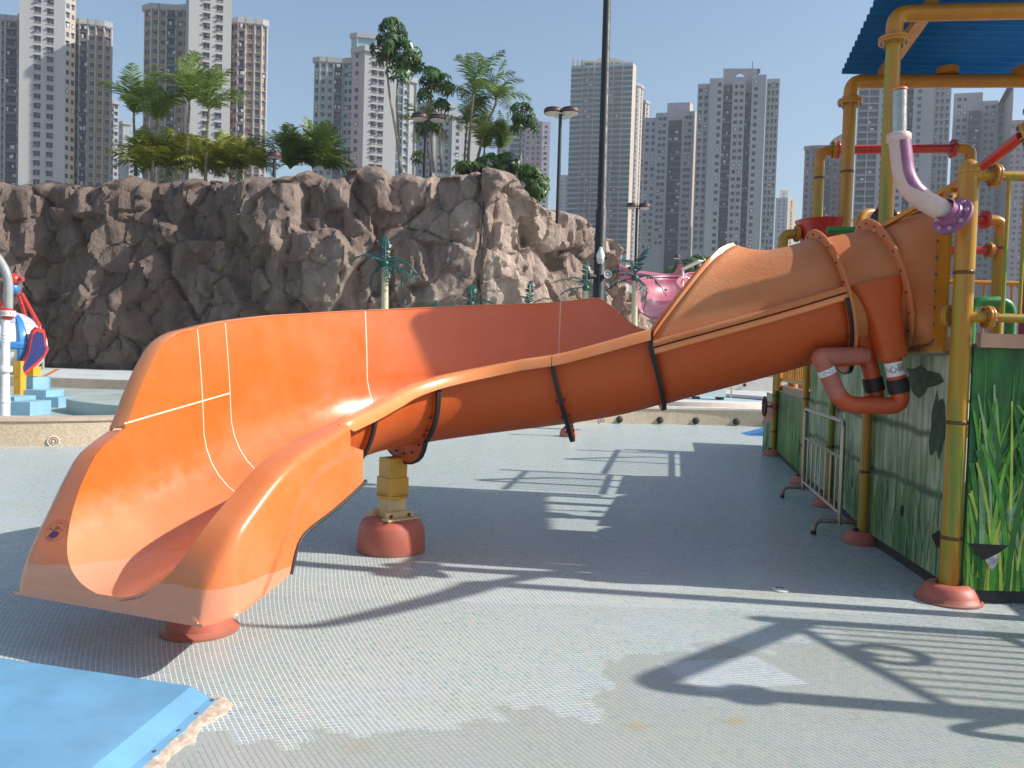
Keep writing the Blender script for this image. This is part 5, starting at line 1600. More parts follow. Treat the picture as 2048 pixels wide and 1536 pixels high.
tower_block(T, 290, 69, 703, [(715, -30, 'plain', W_teal), (750, 10, 'plain', W_teal)], 55, wall=W_teal)
tower_block(T, 270, 98, 705, [(730, -30, 'small:0.4', W_lilac), (796, 20, 'win:0.30,0.52', W_white)], 53, depth=12)
tower_block(T, 276, 150, 795, [(808, 30, 'glass', W_teal), (820, 30, 'win:0.5', W_teal), (834, 30, 'plain', W_white)], 55, wall=W_teal)
T = apartment('pale grey tower half hidden by the palms on the cliff', 890, 330)
tower_block(T, 334, 208, 833, [(868, -25, 'small:0.3,0.7', W_grey2), (912, 18, 'small:0.3,0.62', W_white)], 62)
tower_block(T, 330, 226, 905, [(962, 18, 'small:0.2,0.5', W_white)], 62)
T = apartment('low blue glass block right of the trees on the cliff', 1048, 420)
tower_block(T, 420, 248, 996, [(1013, 0, 'glass', W_grey2), (1022, 0, 'plain', W_grey2), (1050, 0, 'glass', W_grey2)], 76, wall=W_grey2, parapet=False)
tower_block(T, 428, 244, 1050, [(1085, -12, 'small:0.2,0.5,0.8', W_mauve), (1101, 5, 'small:0.5', W_lilac)], 78, wall=W_mauve, parapet=False)
T = apartment('teal glass tower with pink balconies and open roof crown behind the tall pole', 1205, 465)
pts, zt = tower_block(T, 470, 132, 1143, [(1166, -13, 'glass:p', W_teal), (1189, -13, 'balc:p', W_teal), (1210, -13, 'glass:p', W_grey), (1246, -13, 'balc:p', W_teal), (1266, -13, 'glass:p', W_teal), (1273, 62, 'plain', W_sand)], 60, fh=3.0, wall=W_grey2, parapet=False)
mb = MB()
for px in (1146, 1155, 1163, 1250, 1257, 1264):
    q = at(px, 130, 468); mb.box(q.x - 0.5, q.x + 0.5, q.y, q.y + 1, zt - 0.5, zt + 3.0)
for a_, b_, y in ((1166, 1222, 121), (1222, 1247, 120)):
    q = at(a_, y, 467); w = at(b_, y, 467); mb.box(q.x, w.x, q.y, q.y + 6, q.z - 1.2, q.z)
for px in (1168, 1190, 1206, 1228, 1243):
    q = at(px, 121, 467); mb.box(q.x - 0.6, q.x + 0.6, q.y, q.y + 2, zt - 0.5, q.z - 1.2)
q = at(1196, 116, 470); w = at(1236, 116, 470); mb.box(q.x, w.x, q.y, q.y + 5, zt - 0.5, q.z)
mb.build('roof_crown', W_sand, T, smooth=False)
tower_block(T, 500, 166, 1270, [(1280, 30, 'acs:0.5', W_grey), (1287, 60, 'acs:0.5', W_sand)], 60, wall=W_grey)
tower_block(T, 525, 201, 1284, [(1291, -10, 'balc:p', W_grey), (1299, 45, 'acs:0.5', W_sand)], 60, wall=W_grey)
T = apartment('small dark block between the lamp pole and the teal tower', 1130, 640)
tower_block(T, 640, 350, 1118, [(1150, -10, 'small:0.2,0.5,0.8', W_grey2)], 110, wall=W_grey2, parapet=False)
T = apartment('grey white tower with boxy penthouse right of the teal tower', 1340, 350)
tower_block(T, 352, 236, 1290, [(1313, -12, 'small:0.25,0.75', W_grey)], 50, wall=W_grey, parapet=False)
tower_block(T, 350, 226, 1312, [(1338, -12, 'small:0.35,0.68', W_grey)], 50, wall=W_grey, parapet=False)
tower_block(T, 353, 241, 1337, [(1366, -12, 'bal:w', W_dark)], 50, wall=W_dark, parapet=False)
tower_block(T, 349, 223, 1365, [(1390, -12, 'small:0.35,0.65', W_grey), (1396, 55, 'plain', W_sand)], 50, wall=W_grey, parapet=False)
tower_block(T, 360, 206, 1335, [(1380, -12, 'plain', W_lilac), (1386, 60, 'plain', W_sand)], 90, wall=W_grey, parapet=False)
T = apartment('grey white tower with a half round opening in its rooftop wall', 1480, 320)
tower_block(T, 322, 168, 1396, [(1421, -12, 'acs:0.25,0.7', W_grey)], 45, wall=W_grey, parapet=False)
tower_block(T, 320, 157, 1420, [(1448, -12, 'small:0.72', W_grey)], 45, wall=W_grey, parapet=False)
tower_block(T, 324, 170, 1447, [(1467, -12, 'bal:w', W_dark)], 45, wall=W_dark, parapet=False)
tower_block(T, 321, 160, 1466, [(1492, -12, 'small:0.3,0.72', W_grey)], 45, wall=W_grey, parapet=False)
tower_block(T, 324, 166, 1491, [(1506, -12, 'bal:w', W_dark)], 45, wall=W_dark, parapet=False)
tower_block(T, 319, 150, 1505, [(1533, -12, 'small:0.3', W_grey)], 45, wall=W_grey, parapet=False)
tower_block(T, 322, 158, 1534, [(1560, -12, 'acs:0.2,0.5,0.8', W_grey)], 45, wall=W_grey, parapet=False)
A = at(1447, 137, 326); B = at(1513, 137, 322); zb_ = at(1480, 168, 324).z; c1 = at(1479, 147, 324); rr = (at(1488, 147, 324) - c1).length
mb = MB(); tt = (B - A); LL = tt.length; tt.normalize(); nn = Vector((tt.y, -tt.x, 0)); uc = (c1 - A).dot(tt)
arc = [(uc + rr * math.cos(math.pi * k / 10), c1.z - 0.8 + rr * math.sin(math.pi * k / 10)) for k in range(11)]
outl = [(LL, c1.z - 0.8), (LL, A.z), (LL * 0.5, A.z), (0, A.z), (0, c1.z - 0.8)]
def pp(u, z, d): return A * 1.0 + tt * u + Vector((0, 0, z - A.z)) + nn * d
for d in (0.0, -1.5):
    mb.face([pp(u, z, d) for u, z in ([(LL, c1.z - 0.8), (LL, A.z), (uc, A.z)] + [arc[5], arc[4], arc[3], arc[2], arc[1], arc[0]])])
    mb.face([pp(u, z, d) for u, z in ([(uc, A.z), (0, A.z), (0, c1.z - 0.8)] + [arc[10], arc[9], arc[8], arc[7], arc[6], arc[5]])])
    mb.face([pp(u, z, d) for u, z in ((0, zb_ - 3), (LL, zb_ - 3), (LL, c1.z - 0.8), (0, c1.z - 0.8))])
for (u0, z0), (u1, z1) in list(zip(arc[:-1], arc[1:])) + [((0, A.z), (LL, A.z)), ((LL, zb_), (LL, A.z)), ((0, zb_), (0, A.z))]:
    mb.face([pp(u0, z0, 0), pp(u1, z1, 0), pp(u1, z1, -1.5), pp(u0, z0, -1.5)])
mb.build('rooftop_wall', W_lilac, T, smooth=False)
q = at(1505, 133, 325); mb = MB(); mb.box(q.x - 2.4, q.x + 3.2, q.y, q.y + 3, q.z - 2.2, q.z - 0.8); mb.box(q.x - 0.1, q.x + 0.1, q.y, q.y + 0.2, q.z - 1, q.z + 2.2); mb.build('rooftop_plant', W_dark, T, smooth=False)
T = apartment('small far tan block seen in the gap above the slide hood', 1572, 610)
tower_block(T, 610, 396, 1552, [(1576, -20, 'small:0.3,0.7', W_grey2), (1592, 30, 'acs:0.5', W_sand)], 90, wall=W_grey2, parapet=False)
tower_block(T, 620, 380, 1560, [(1576, 10, 'small:0.5', W_sand)], 110, wall=W_sand, parapet=False)
T = apartment('mauve tower with a rounded roof behind the yellow posts', 1655, 360)
tower_block(T, 362, 294, 1610, [(1623, -40, 'small:0.5', W_mauve), (1650, -12, 'small:0.25,0.7', W_mauve), (1664, -12, 'bal', W_grey2), (1704, -12, 'small:0.2,0.5,0.8', W_mauve)], 40, wall=W_mauve)
q = at(1682, 290, 366)
mb = MB(); mb.lathe((q.x, q.y, q.z), (0, 1, 0), [(4.2, -3), (4.2, 3)], 20); mb.build('roof_dome', W_mauve, T)
T = apartment('wide grey white tower behind the red pipe of the play tower', 1812, 320)
for (D_, y_, a_, b_, k_, w_) in ((322, 118, 1720, 1762, 'balc', W_dark), (320, 112, 1761, 1784, 'small:0.5', W_grey), (321, 112, 1783, 1817, 'small:0.3,0.7', W_grey), (324, 118, 1816, 1832, 'bal:w', W_dark), (320, 112, 1831, 1873, 'small:0.3', W_grey), (322, 118, 1872, 1906, 'acs:0.2,0.5,0.8', W_grey)):
    tower_block(T, D_, y_, a_, [(b_, -12, k_, w_)], 40, wall=w_, parapet=False)
T = apartment('stepped grey white tower right of the white spray pipe', 1962, 330)
tower_block(T, 334, 187, 1908, [(1966, -14, 'small:0.2,0.4', W_grey)], 38, wall=W_grey, parapet=False)
tower_block(T, 330, 222, 1938, [(1962, -14, 'bal:w', W_dark)], 38, wall=W_dark, parapet=False)
tower_block(T, 331, 202, 1965, [(1997, -14, 'small:0.3,0.7', W_grey)], 38, wall=W_grey, parapet=False)
tower_block(T, 332, 208, 1996, [(2021, -14, 'acs:0.3,0.75', W_grey), (2026, 60, 'plain', W_sand)], 38, wall=W_grey, parapet=False)
T = apartment('mauve tower at the right picture edge', 2040, 380)
tower_block(T, 384, 242, 2018, [(2060, -14, 'small:0.2,0.5,0.8', W_mauve), (2110, -14, 'bal', W_mauve)], 40, wall=W_mauve)

# pale air between the pool and the far towers
mb = MB(); mb.box(-560, 660, -30, 720, -1.0, 190)
m = bpy.data.materials.new('pale_haze'); m.use_nodes = True
t = m.node_tree; t.nodes.remove(t.nodes['Principled BSDF'])
pv = t.nodes.new('ShaderNodeVolumePrincipled'); pv.inputs['Color'].default_value = (0.80, 0.88, 1.0, 1); pv.inputs['Density'].default_value = 0.00040
pv.inputs['Anisotropy'].default_value = 0.2
t.links.new(pv.outputs[0], t.nodes['Material Output'].inputs['Volume'])
o = mb.build('haze', m, smooth=False, kind='stuff')
# ================================================================== PLANTS
def leafm(name, c1, c2, rough=0.45, trans=0.25):
    m, t, p = nt(name)
    oi = N(t, 'ObjectInfo')
    n = noise(t, pos(t), 1.7, 3)
    g = t.nodes.new('ShaderNodeNewGeometry')
    f = mth(t, 'ADD', mth(t, 'MULTIPLY', n, 0.6), mth(t, 'MULTIPLY', g.outputs['Random Per Island'], 0.45))
    c = ramp(t, f, [(0.25, c1), (0.8, c2)])
    t.links.new(c, p.inputs['Base Color']); p.inputs['Roughness'].default_value = rough
    tr = t.nodes.new('ShaderNodeBsdfTranslucent'); t.links.new(c, tr.inputs[0])
    mx = t.nodes.new('ShaderNodeMixShader'); mx.inputs[0].default_value = trans
    t.links.new(p.outputs[0], mx.inputs[1]); t.links.new(tr.outputs[0], mx.inputs[2])
    t.links.new(mx.outputs[0], t.nodes['Material Output'].inputs['Surface'])
    return m
L_palm = leafm('palm_frond_green', (0.075, 0.14, 0.02), (0.18, 0.25, 0.035))
L_palmy = leafm('palm_frond_yellow_green', (0.14, 0.18, 0.015), (0.33, 0.33, 0.035))
L_tree = leafm('umbrella_leaf_green', (0.03, 0.075, 0.018), (0.085, 0.15, 0.03), 0.35)
L_bush = leafm('bush_leaf_green', (0.035, 0.09, 0.015), (0.13, 0.21, 0.03), 0.4)
L_fake = leafm('plastic_palm_green', (0.006, 0.055, 0.045), (0.015, 0.10, 0.075), 0.4, 0.05)
L_dry = leafm('weathered_frond', (0.10, 0.09, 0.06), (0.19, 0.16, 0.11), 0.6, 0.05)
M_trunk = pbr('grey_trunk', (0.30, 0.25, 0.20), 0.8, 0.2, 6, dirt=(0.15, 0.12, 0.09), dirt_amt=0.4)
M_ptrunk = pbr('palm_stem', (0.17, 0.14, 0.085), 0.6, 0.2, 5, dirt=(0.25, 0.18, 0.1), dirt_amt=0.4)
M_ftrunk = pbr('cream_fake_trunk', (0.55, 0.50, 0.33), 0.5, 0.1, 5, dirt=(0.4, 0.34, 0.2), dirt_amt=0.3)

def frond_mesh(name, L, droop, mat, nl=16, wl=0.20, seedv=0, leaf_w=0.05, lift=0.6):
    """an arching feather frond that starts at the origin and reaches along +X"""
    r_ = random.Random(seedv); mb = MB(); pts = []
    for i in range(nl + 1):
        f_ = i / nl
        pts.append(Vector((L * f_ * (1 - 0.18 * droop * f_), 0, L * (lift * f_ - droop * f_ * f_))))
    mb.tube(pts, [0.022 * (1 - i / (nl + 1)) + 0.004 for i in range(nl + 1)], 4)
    for i in range(2, nl + 1):
        f_ = i / nl; p = pts[i]; tg = (pts[i] - pts[i - 1]).normalized()
        ll = L * wl * 2.2 * math.sin(math.pi * min(0.98, 0.15 + f_ * 0.8)) ** 0.8 * r_.uniform(0.8, 1.1)
        for sd in (-1, 1):
            d = (tg * r_.uniform(0.5, 0.8) + Vector((0, sd * 0.9, r_.uniform(-0.35, 0.25)))).normalized()
            up_ = d.cross(tg).normalized(); w = tg * leaf_w * L
            m_ = p + d * ll * 0.55 + Vector((0, 0, -0.03 * ll)); e = p + d * ll + Vector((0, 0, -0.28 * ll))
            mb.face([p - w * 0.4, p + w * 0.4, m_ + w * 0.6, m_ - w * 0.5]); mb.face([m_ - w * 0.5, m_ + w * 0.6, e])
    return mb.data(name, mat, smooth=False)
def put_frond(me_, root, loc, az, pitch, s=1.0, name='frond'):
    o = bpy.data.objects.new(name, me_); C.objects.link(o); o.parent = root
    o.location = loc; o.rotation_euler = (0, -pitch, az); o.scale = (s, s, s)
    return o
FR = {'palm': [frond_mesh('frond', 2.3, d, L_palm, 26, 0.17, i, 0.026, l) for i, (d, l) in enumerate(((0.55, 0.75), (0.8, 0.7), (0.4, 0.9)))],
      'yellow': [frond_mesh('frond', 2.0, d, L_palmy, 24, 0.19, i + 5, 0.030, l) for i, (d, l) in enumerate(((0.6, 0.7), (0.85, 0.65), (0.45, 0.9)))]}
def palm(label, px, py_base, Y, h, nfr, seedv, kind='palm', lean=0.0, s=1.0, group='feather palms on the cliff top', spread=(0.1, 1.2), cat='palm'):
    r_ = random.Random(seedv); b = at(px, py_base, Y)
    t_ = thing('feather_palm', label, cat, tuple(b), group)
    mb = MB(); top = Vector((lean * h, r_.uniform(-0.1, 0.1) * h, h))
    if h > 0.3:
        mb.tube([Vector((0, 0, -0.6))] + [Vector((top.x * f_ ** 1.6, top.y * f_, h * f_)) for f_ in (0.25, 0.5, 0.75, 1.0)], [0.085 * s, 0.08 * s, 0.07 * s, 0.065 * s, 0.06 * s], 8)
        mb.tube([top, top + Vector((lean * 0.3, 0, 0.5 * s))], [0.07 * s, 0.035 * s], 8)
        mb.build('trunk', M_ptrunk if kind == 'palm' else M_ptrunk, t_, local=True)
    for i in range(nfr):
        put_frond(r_.choice(FR[kind]), t_, top + Vector((0, 0, 0.25 * s if h > 0.3 else 0)), 2 * math.pi * i / nfr * 2.4 + r_.uniform(-0.3, 0.3), r_.uniform(*spread), s * r_.uniform(0.75, 1.1))
    return t_
# tall palms at the left
palm('tallest palm left of the tan towers on the cliff, swept by wind', 272, 350, 39, 2.5, 9, 1, lean=-0.02, s=1.0, spread=(0.25, 1.35))
palm('second tall palm leaning beside the leftmost cliff palm', 304, 345, 38, 2.2, 10, 2, lean=0.05, s=1.0, spread=(0.2, 1.3))
palm('slender tall palm in front of the middle white tower', 374, 345, 38, 2.9, 8, 3, lean=0.04, s=1.0, spread=(0.5, 1.4))
palm('broad tall palm right of the middle white tower', 411, 345, 38, 2.6, 10, 4, lean=0.06, s=1.0, spread=(-0.1, 1.1))
# yellow-green clumps
cl = [('yellow green palm clump at the foot of the leftmost palms', 290, 345), ('yellow green palm clump below the second tall palm', 330, 342), ('sunlit yellow palm clump under the slender palm', 362, 346), ('low yellow palm clump under the broad palm', 405, 350), ('yellow palm clump right of the broad palm', 445, 348), ('yellow palm clump below the right tan tower', 480, 346), ('small palm clump left of the round cliff lamp', 520, 344), ('green palm clump right of the round cliff lamp', 580, 344), ('last green palm clump left of the bare cliff knob', 625, 344), ('spiky palm clump touching the pale blue tower', 650, 346)]
for i, (lb, px, py) in enumerate(cl):
    palm(lb, px, py, 38.2 + (i % 3) * 0.7, 0.15, 26, 20 + i, 'yellow' if i < 7 else 'palm', 0, (0.95, 1.0, 1.0, 0.85, 0.85, 0.85, 0.6, 0.9, 1.0, 0.9)[i], 'low palm clumps on the cliff top', (0.0, 1.3), 'palm')
# umbrella-leaved trees
def palmate_mesh(name, seedv, s=1.0, mat=None):
    r_ = random.Random(seedv); mb = MB(); n = 9
    for i in range(n):
        a = 2 * math.pi * i / n + r_.uniform(-0.15, 0.15); L = 0.42 * s * r_.uniform(0.8, 1.1); w = 0.065 * s
        d = Vector((math.cos(a), math.sin(a), 0)); sd = Vector((-d.y, d.x, 0))
        p1 = d * L * 0.45 + Vector((0, 0, -0.03 * s)); p2 = d * L * 0.95 + Vector((0, 0, -0.20 * s - r_.random() * 0.12 * s))
        mb.face([Vector((0, 0, 0)), p1 - sd * w + Vector((0, 0, -0.015)), p1]); mb.face([Vector((0, 0, 0)), p1, p1 + sd * w + Vector((0, 0, -0.015))])
        mb.face([p1 - sd * w, p2, p1]); mb.face([p1, p2, p1 + sd * w])
    return mb
def umbrella_tree(label, base, trunk_pts, crown, seedv, mat=L_tree, ls=1.0, group='umbrella leaved trees on the cliff top', tr=0.07):
    """crown: list of (centre, radii, number of leaves); every leaf is a whorl of drooping leaflets"""
    r_ = random.Random(seedv)
    t_ = thing('umbrella_tree', label, 'tree', tuple(base), group)
    b = Vector(base); mb = MB()
    for tp in trunk_pts:
        tp = [Vector(p) - b for p in tp]
        mb.tube(tp, [tr * (1 - 0.45 * i / (len(tp) - 1)) for i in range(len(tp))], 8)
    big = MB(); tops = [Vector(tp[-1]) - b for tp in trunk_pts]
    for c, rad, n in crown:
        c = Vector(c) - b
        for _ in range(n):
            d = Vector((r_.gauss(0, 1), r_.gauss(0, 1), r_.gauss(0, 1))).normalized() * r_.uniform(0.45, 1.0) ** 0.5
            q = c + Vector((d.x * rad[0], d.y * rad[1], d.z * rad[2]))
            k = palmate_mesh('leaf', r_.randint(0, 99999), ls * r_.uniform(0.7, 1.15))
            out = (Vector((d.x, d.y, abs(d.z) * 0.5 + 0.6))).normalized()
            rot = Vector((0, 0, 1)).rotation_difference(out).to_matrix()
            n0 = len(big.v); big.v += [tuple(q + rot @ Vector(v)) for v in k.v]; big.f += [tuple(i + n0 for i in f_) for f_ in k.f]; big.m += [0] * len(k.f)
            tb = min(tops, key=lambda x: (x - q).length)
            if r_.random() < 0.6: mb.tube([tb + (c - tb) * 0.2, q], [0.02 * tr / 0.07, 0.007], 4)
    mb.build('trunk', M_trunk, t_, local=True); big.build('crown', mat, t_, smooth=False, local=True)
    return t_
def A_(x, y, Y): return at(x, y, Y)
YT = 37.5
umbrella_tree('tallest leafy tree with two thin leaning trunks on the cliff', A_(803, 335, YT),
              [[A_(803, 345, YT), A_(793, 270, YT), A_(779, 190, YT), A_(774, 140, YT), A_(778, 90, YT)], [A_(800, 345, YT + 0.3), A_(797, 270, YT + 0.3), A_(793, 210, YT + 0.3), A_(795, 160, YT)]],
              [(A_(783, 62, YT), (0.75, 0.8, 0.65), 34), (A_(772, 95, YT), (0.75, 0.8, 0.5), 22), (A_(812, 108, YT), (0.85, 0.8, 0.6), 28), (A_(800, 142, YT), (0.65, 0.7, 0.5), 18), (A_(835, 125, YT), (0.3, 0.4, 0.3), 5)], 31)
umbrella_tree('medium leafy tree right of the tallest leafy tree', A_(868, 340, YT + 0.6),
              [[A_(868, 345, YT + .6), A_(862, 260, YT + .6), A_(862, 190, YT + .6), A_(865, 160, YT + .6)], [A_(884, 345, YT + .6), A_(879, 270, YT + .6), A_(884, 210, YT + .6)]],
              [(A_(862, 152, YT + .6), (0.65, 0.7, 0.42), 18), (A_(890, 162, YT + .6), (0.5, 0.6, 0.36), 13), (A_(850, 188, YT + .6), (0.4, 0.5, 0.35), 7), (A_(885, 205, YT + .6), (0.32, 0.4, 0.25), 6)], 32)
umbrella_tree('small leafy tree with one thin trunk at the cliff end', A_(1040, 372, YT),
              [[A_(1040, 380, YT), A_(1041, 300, YT), A_(1043, 250, YT), A_(1045, 215, YT)]],
              [(A_(1046, 222, YT), (0.62, 0.7, 0.45), 20), (A_(1035, 240, YT), (0.35, 0.4, 0.3), 7), (A_(1062, 245, YT), (0.3, 0.4, 0.3), 6)], 33)
umbrella_tree('low pale leafed shrub beneath the medium leafy tree', A_(842, 345, YT + .4), [[A_(846, 345, YT + .4), A_(848, 300, YT + .4)], [A_(860, 345, YT + .4), A_(856, 290, YT + .4)]],
              [(A_(845, 255, YT + .6), (0.4, 0.5, 0.25), 6), (A_(870, 250, YT + .6), (0.45, 0.5, 0.25), 7), (A_(835, 312, YT + .4), (0.4, 0.4, 0.2), 5)], 34, L_bush, 0.85, 'leafy shrubs on the cliff top', 0.03)
for i, (lb, px, py, Y, h, n, ln, s) in enumerate((('tall palm with torn fronds right of the medium leafy tree', 935, 345, 37.6, 3.3, 12, 0.05, 0.95), ('tall leaning palm left of the small leafy tree', 952, 345, 38.2, 3.2, 12, 0.26, 0.9), ('third thin palm stem between the tall cliff palms', 928, 340, 38.4, 2.0, 9, 0.03, 0.7), ('orange tipped palm left of the round cliff lamps', 862, 345, 38.6, 1.9, 8, -0.25, 0.75))):
    palm(lb, px, py, Y, h, n, 60 + i, 'palm' if i != 3 else 'yellow', ln, s, 'feather palms on the cliff top', (-0.3, 1.0))
bushes = [('leafy bush at the foot of the tall palms on the cliff', 945, 335, 30, (1.0, 0.7, 0.35)), ('second leafy bush right of the tall palms', 985, 325, 34, (0.9, 0.7, 0.45)), ('dark bush left of the small leafy tree trunk', 1015, 325, 34, (0.7, 0.7, 0.5)), ('bright bush hanging over the cliff end', 1074, 370, 46, (0.65, 0.7, 0.65)), ('feathery bush right of the small leafy tree trunk', 1060, 345, 26, (0.6, 0.6, 0.45))]
for i, (lb, px, py, n, rad) in enumerate(bushes):
    umbrella_tree(lb, A_(px, py + 12, 37.2), [[A_(px, py + 16, 37.2), A_(px + 2, py, 37.2)], [A_(px + 8, py + 16, 37.3), A_(px + 12, py - 4, 37.3)]],
                  [(A_(px, py, 37.2 + 0.3 * (i % 2)), rad, n * 2)], 80 + i, L_bush if i != 2 else L_tree, 0.75, 'leafy shrubs on the cliff top', 0.03)
for i, (lb, px, py) in enumerate((('feather leaf palm clump behind the leafy bushes', 1000, 330), ('palm clump rising behind the second leafy bush', 968, 330))):
    palm(lb, px, py, 38.6, 0.5, 14, 90 + i, 'palm', 0, 0.75, 'low palm clumps on the cliff top', (0.1, 1.3))
# trees far behind the pink slide
umbrella_tree('dark round tree far behind the pink slide', A_(1385, 545, 70), [[A_(1385, 560, 70), A_(1385, 530, 70)]], [(A_(1378, 535, 70), (1.9, 1.5, 0.9), 50), (A_(1395, 520, 70), (1.0, 1, 0.6), 22)], 95, L_tree, 2.0, 'far trees behind the pink slide')
umbrella_tree('pale green tree far left of the dark round one', A_(1345, 555, 72), [[A_(1345, 570, 72), A_(1345, 550, 72)]], [(A_(1348, 546, 72), (1.3, 1.2, 0.6), 30)], 96, L_bush, 2.0, 'far trees behind the pink slide')

# plastic palms in front of the cliff
FK = [frond_mesh('frond', 1.15, d, L_fake, 15, 0.11, 50 + i, 0.055, l) for i, (d, l) in enumerate(((0.75, 0.55), (1.0, 0.5), (0.45, 0.75)))]
FD = [frond_mesh('frond', 1.2, d, L_dry, 15, 0.13, 55 + i, 0.03, l) for i, (d, l) in enumerate(((0.6, 0.5), (0.8, 0.45)))]
def fake_palm(label, px, ytop, Y, angs, s=1.0, dry=0, trunk=True):
    b = at(px, ytop, Y); base = Vector((b.x + 0.02 * b.z, b.y, 0.39))
    t_ = thing('plastic_palm', label, 'artificial palm', tuple(base), 'artificial palms in front of the cliff')
    h = b.z - 0.39
    if trunk:
        mb = MB(); mb.tube([(0, 0, 0), (b.x - base.x, 0, h)], [0.11 * s, 0.10 * s], 14)
        tr_ = mb.build('trunk', M_ftrunk, t_, local=True)
        for i in range(1, int(h / 0.28)):
            k = MB(); k.lathe(((b.x - base.x) * i * 0.28 / h, 0, i * 0.28), (0, 0, 1), [(0.105 * s, -0.012), (0.113 * s, 0), (0.105 * s, 0.012)], 12); k.build('trunk_ring', M_ftrunk, tr_, local=True)
    mb = MB(); mb.sphere((b.x - base.x, 0, h + 0.06), 0.14 * s, 10, 6); mb.build('crown_hub', L_fake, t_, local=True)
    for i, (az, pi_, k) in enumerate(angs):
        put_frond((FD if i < dry else FK)[i % 2 if i < dry else i % 3], t_, Vector((b.x - base.x, 0, h + 0.08)), az, pi_, s * k)
    return t_
fake_palm('nearest artificial palm with dark green fronds and ringed cream trunk', 770, 532, 29, [(math.pi, 0.25, 1.05), (0.1, 0.15, 1.1), (1.75, 0.75, 0.9), (0.9, 0.5, 0.7), (0.25, -0.5, 1.0), (-0.5, -0.75, 1.1), (3.4, -0.95, 0.95), (-1.3, -0.3, 0.8), (2.5, 0.1, 0.8)], 1.2)
fake_palm('artificial palm with tattered grey fronds behind the slide wall', 942, 612, 30, [(0.15, 0.55, 1.0), (3.0, 0.5, 0.9), (3.3, -0.2, 0.9), (1.6, 1.2, 0.8), (0.05, 0.2, 1.05), (1.2, 0.6, 0.6)], 1.15, 3)
fake_palm('low artificial palm with grey fronds just over the slide wall', 1058, 618, 31, [(0.2, 0.4, 0.9), (2.9, 0.3, 0.9), (1.4, 0.9, 0.9), (2.2, 0.8, 0.7)], 1.1, 2)
fake_palm('artificial palm left of the tall black pole', 1172, 580, 31, [(math.pi, 0.25, 1.1), (0.0, 0.1, 0.9), (1.6, 0.9, 0.9), (2.4, 0.6, 0.9), (-0.4, -0.6, 0.8), (3.5, -0.6, 0.9), (0.8, 0.5, 0.8)], 1.1, 1)
fake_palm('artificial palm with cream trunk right of the tall black pole', 1270, 560, 32, [(math.pi, 0.2, 1.2), (0.1, 0.1, 1.1), (0.7, 0.75, 1.1), (2.0, 0.9, 1.1), (0.1, -0.7, 1.0), (3.3, -0.8, 1.1), (-0.9, -0.9, 0.9), (2.7, 0.3, 0.9)], 1.15)
fake_palm('artificial palm frond tips left of the tattered one', 868, 640, 30, [(0.2, 0.55, 1.0), (3.0, 0.5, 1.0), (1.5, 0.6, 0.7)], 1.1)

# ================================================================== LAMP POLES
M_black = pbr('black_pole_paint', (0.022, 0.020, 0.021), 0.55, 0.2, 3)
M_lred = pbr('dull_red_band', (0.22, 0.045, 0.03), 0.4, 0.15, 3)
M_lens = pbr('milky_lamp_glass', (0.55, 0.54, 0.50), 0.3, 0.1, 3)
M_cam = pbr('white_plastic', (0.72, 0.72, 0.70), 0.35, 0.06, 10)
tp = thing('tall_pole', 'very tall black tapered pole with white camera, running out of the picture', 'pole', (at(1197, 600, 17).x - 0.03, 17, 0))
a = at(1195, 620, 17); b = at(1215.5, -60, 17); dz = (b - a) / (b.z - a.z)
low = a - dz * (a.z - 0.3); low.y = 17
mb = MB(); mb.tube([low, at(1203, 420, 17), at(1203.3, 418, 17), b + dz * 1.0], [0.135, 0.118, 0.098, 0.075], 20); mb.build('pole', M_black, tp, angle=60)
c = at(1201, 513, 16.8)
mb = MB(); mb.lathe(c, (0, 0, 1), [(0.01, -0.13), (0.06, -0.10), (0.08, -0.03), (0.085, 0.03), (0.07, 0.08), (0.035, 0.15), (0.03, 0.19), (0.005, 0.2)], 18); mb.build('camera_dome', M_cam, tp)
mb = MB(); mb.lathe(c + Vector((0, 0, -0.06)), (0, 0, 1), [(0.05, -0.09), (0.075, -0.04), (0.082, 0.0)], 16); mb.build('camera_lens', M_lens, tp)
mb = MB(); mb.beam(at(1187, 517, 16.95), at(1214, 517, 16.95), 0.05, 0.05); mb.beam(at(1189, 508, 16.95), at(1212, 508, 16.95), 0.04, 0.03); mb.build('camera_bracket', M_black, tp)
c = at(1214, 549, 16.85)
mb = MB(); mb.lathe(c, (0.15, -1, 0.05), [(0.03, -0.12), (0.05, -0.05), (0.085, 0.05), (0.088, 0.06), (0.078, 0.06), (0.04, 0.02), (0.025, 0.05)], 20); mb.build('loudspeaker', pbr('grey_speaker', (0.45, 0.45, 0.45), 0.5, 0.1, 10), tp)
for px in (1183, 1186):
    c = at(px, 553, 16.9); mb = MB(); mb.lathe(c, (-1, -0.4, 0), [(0.05, -0.12), (0.07, 0.06), (0.06, 0.06)], 14); mb.build('floodlight', M_black, tp)
    break
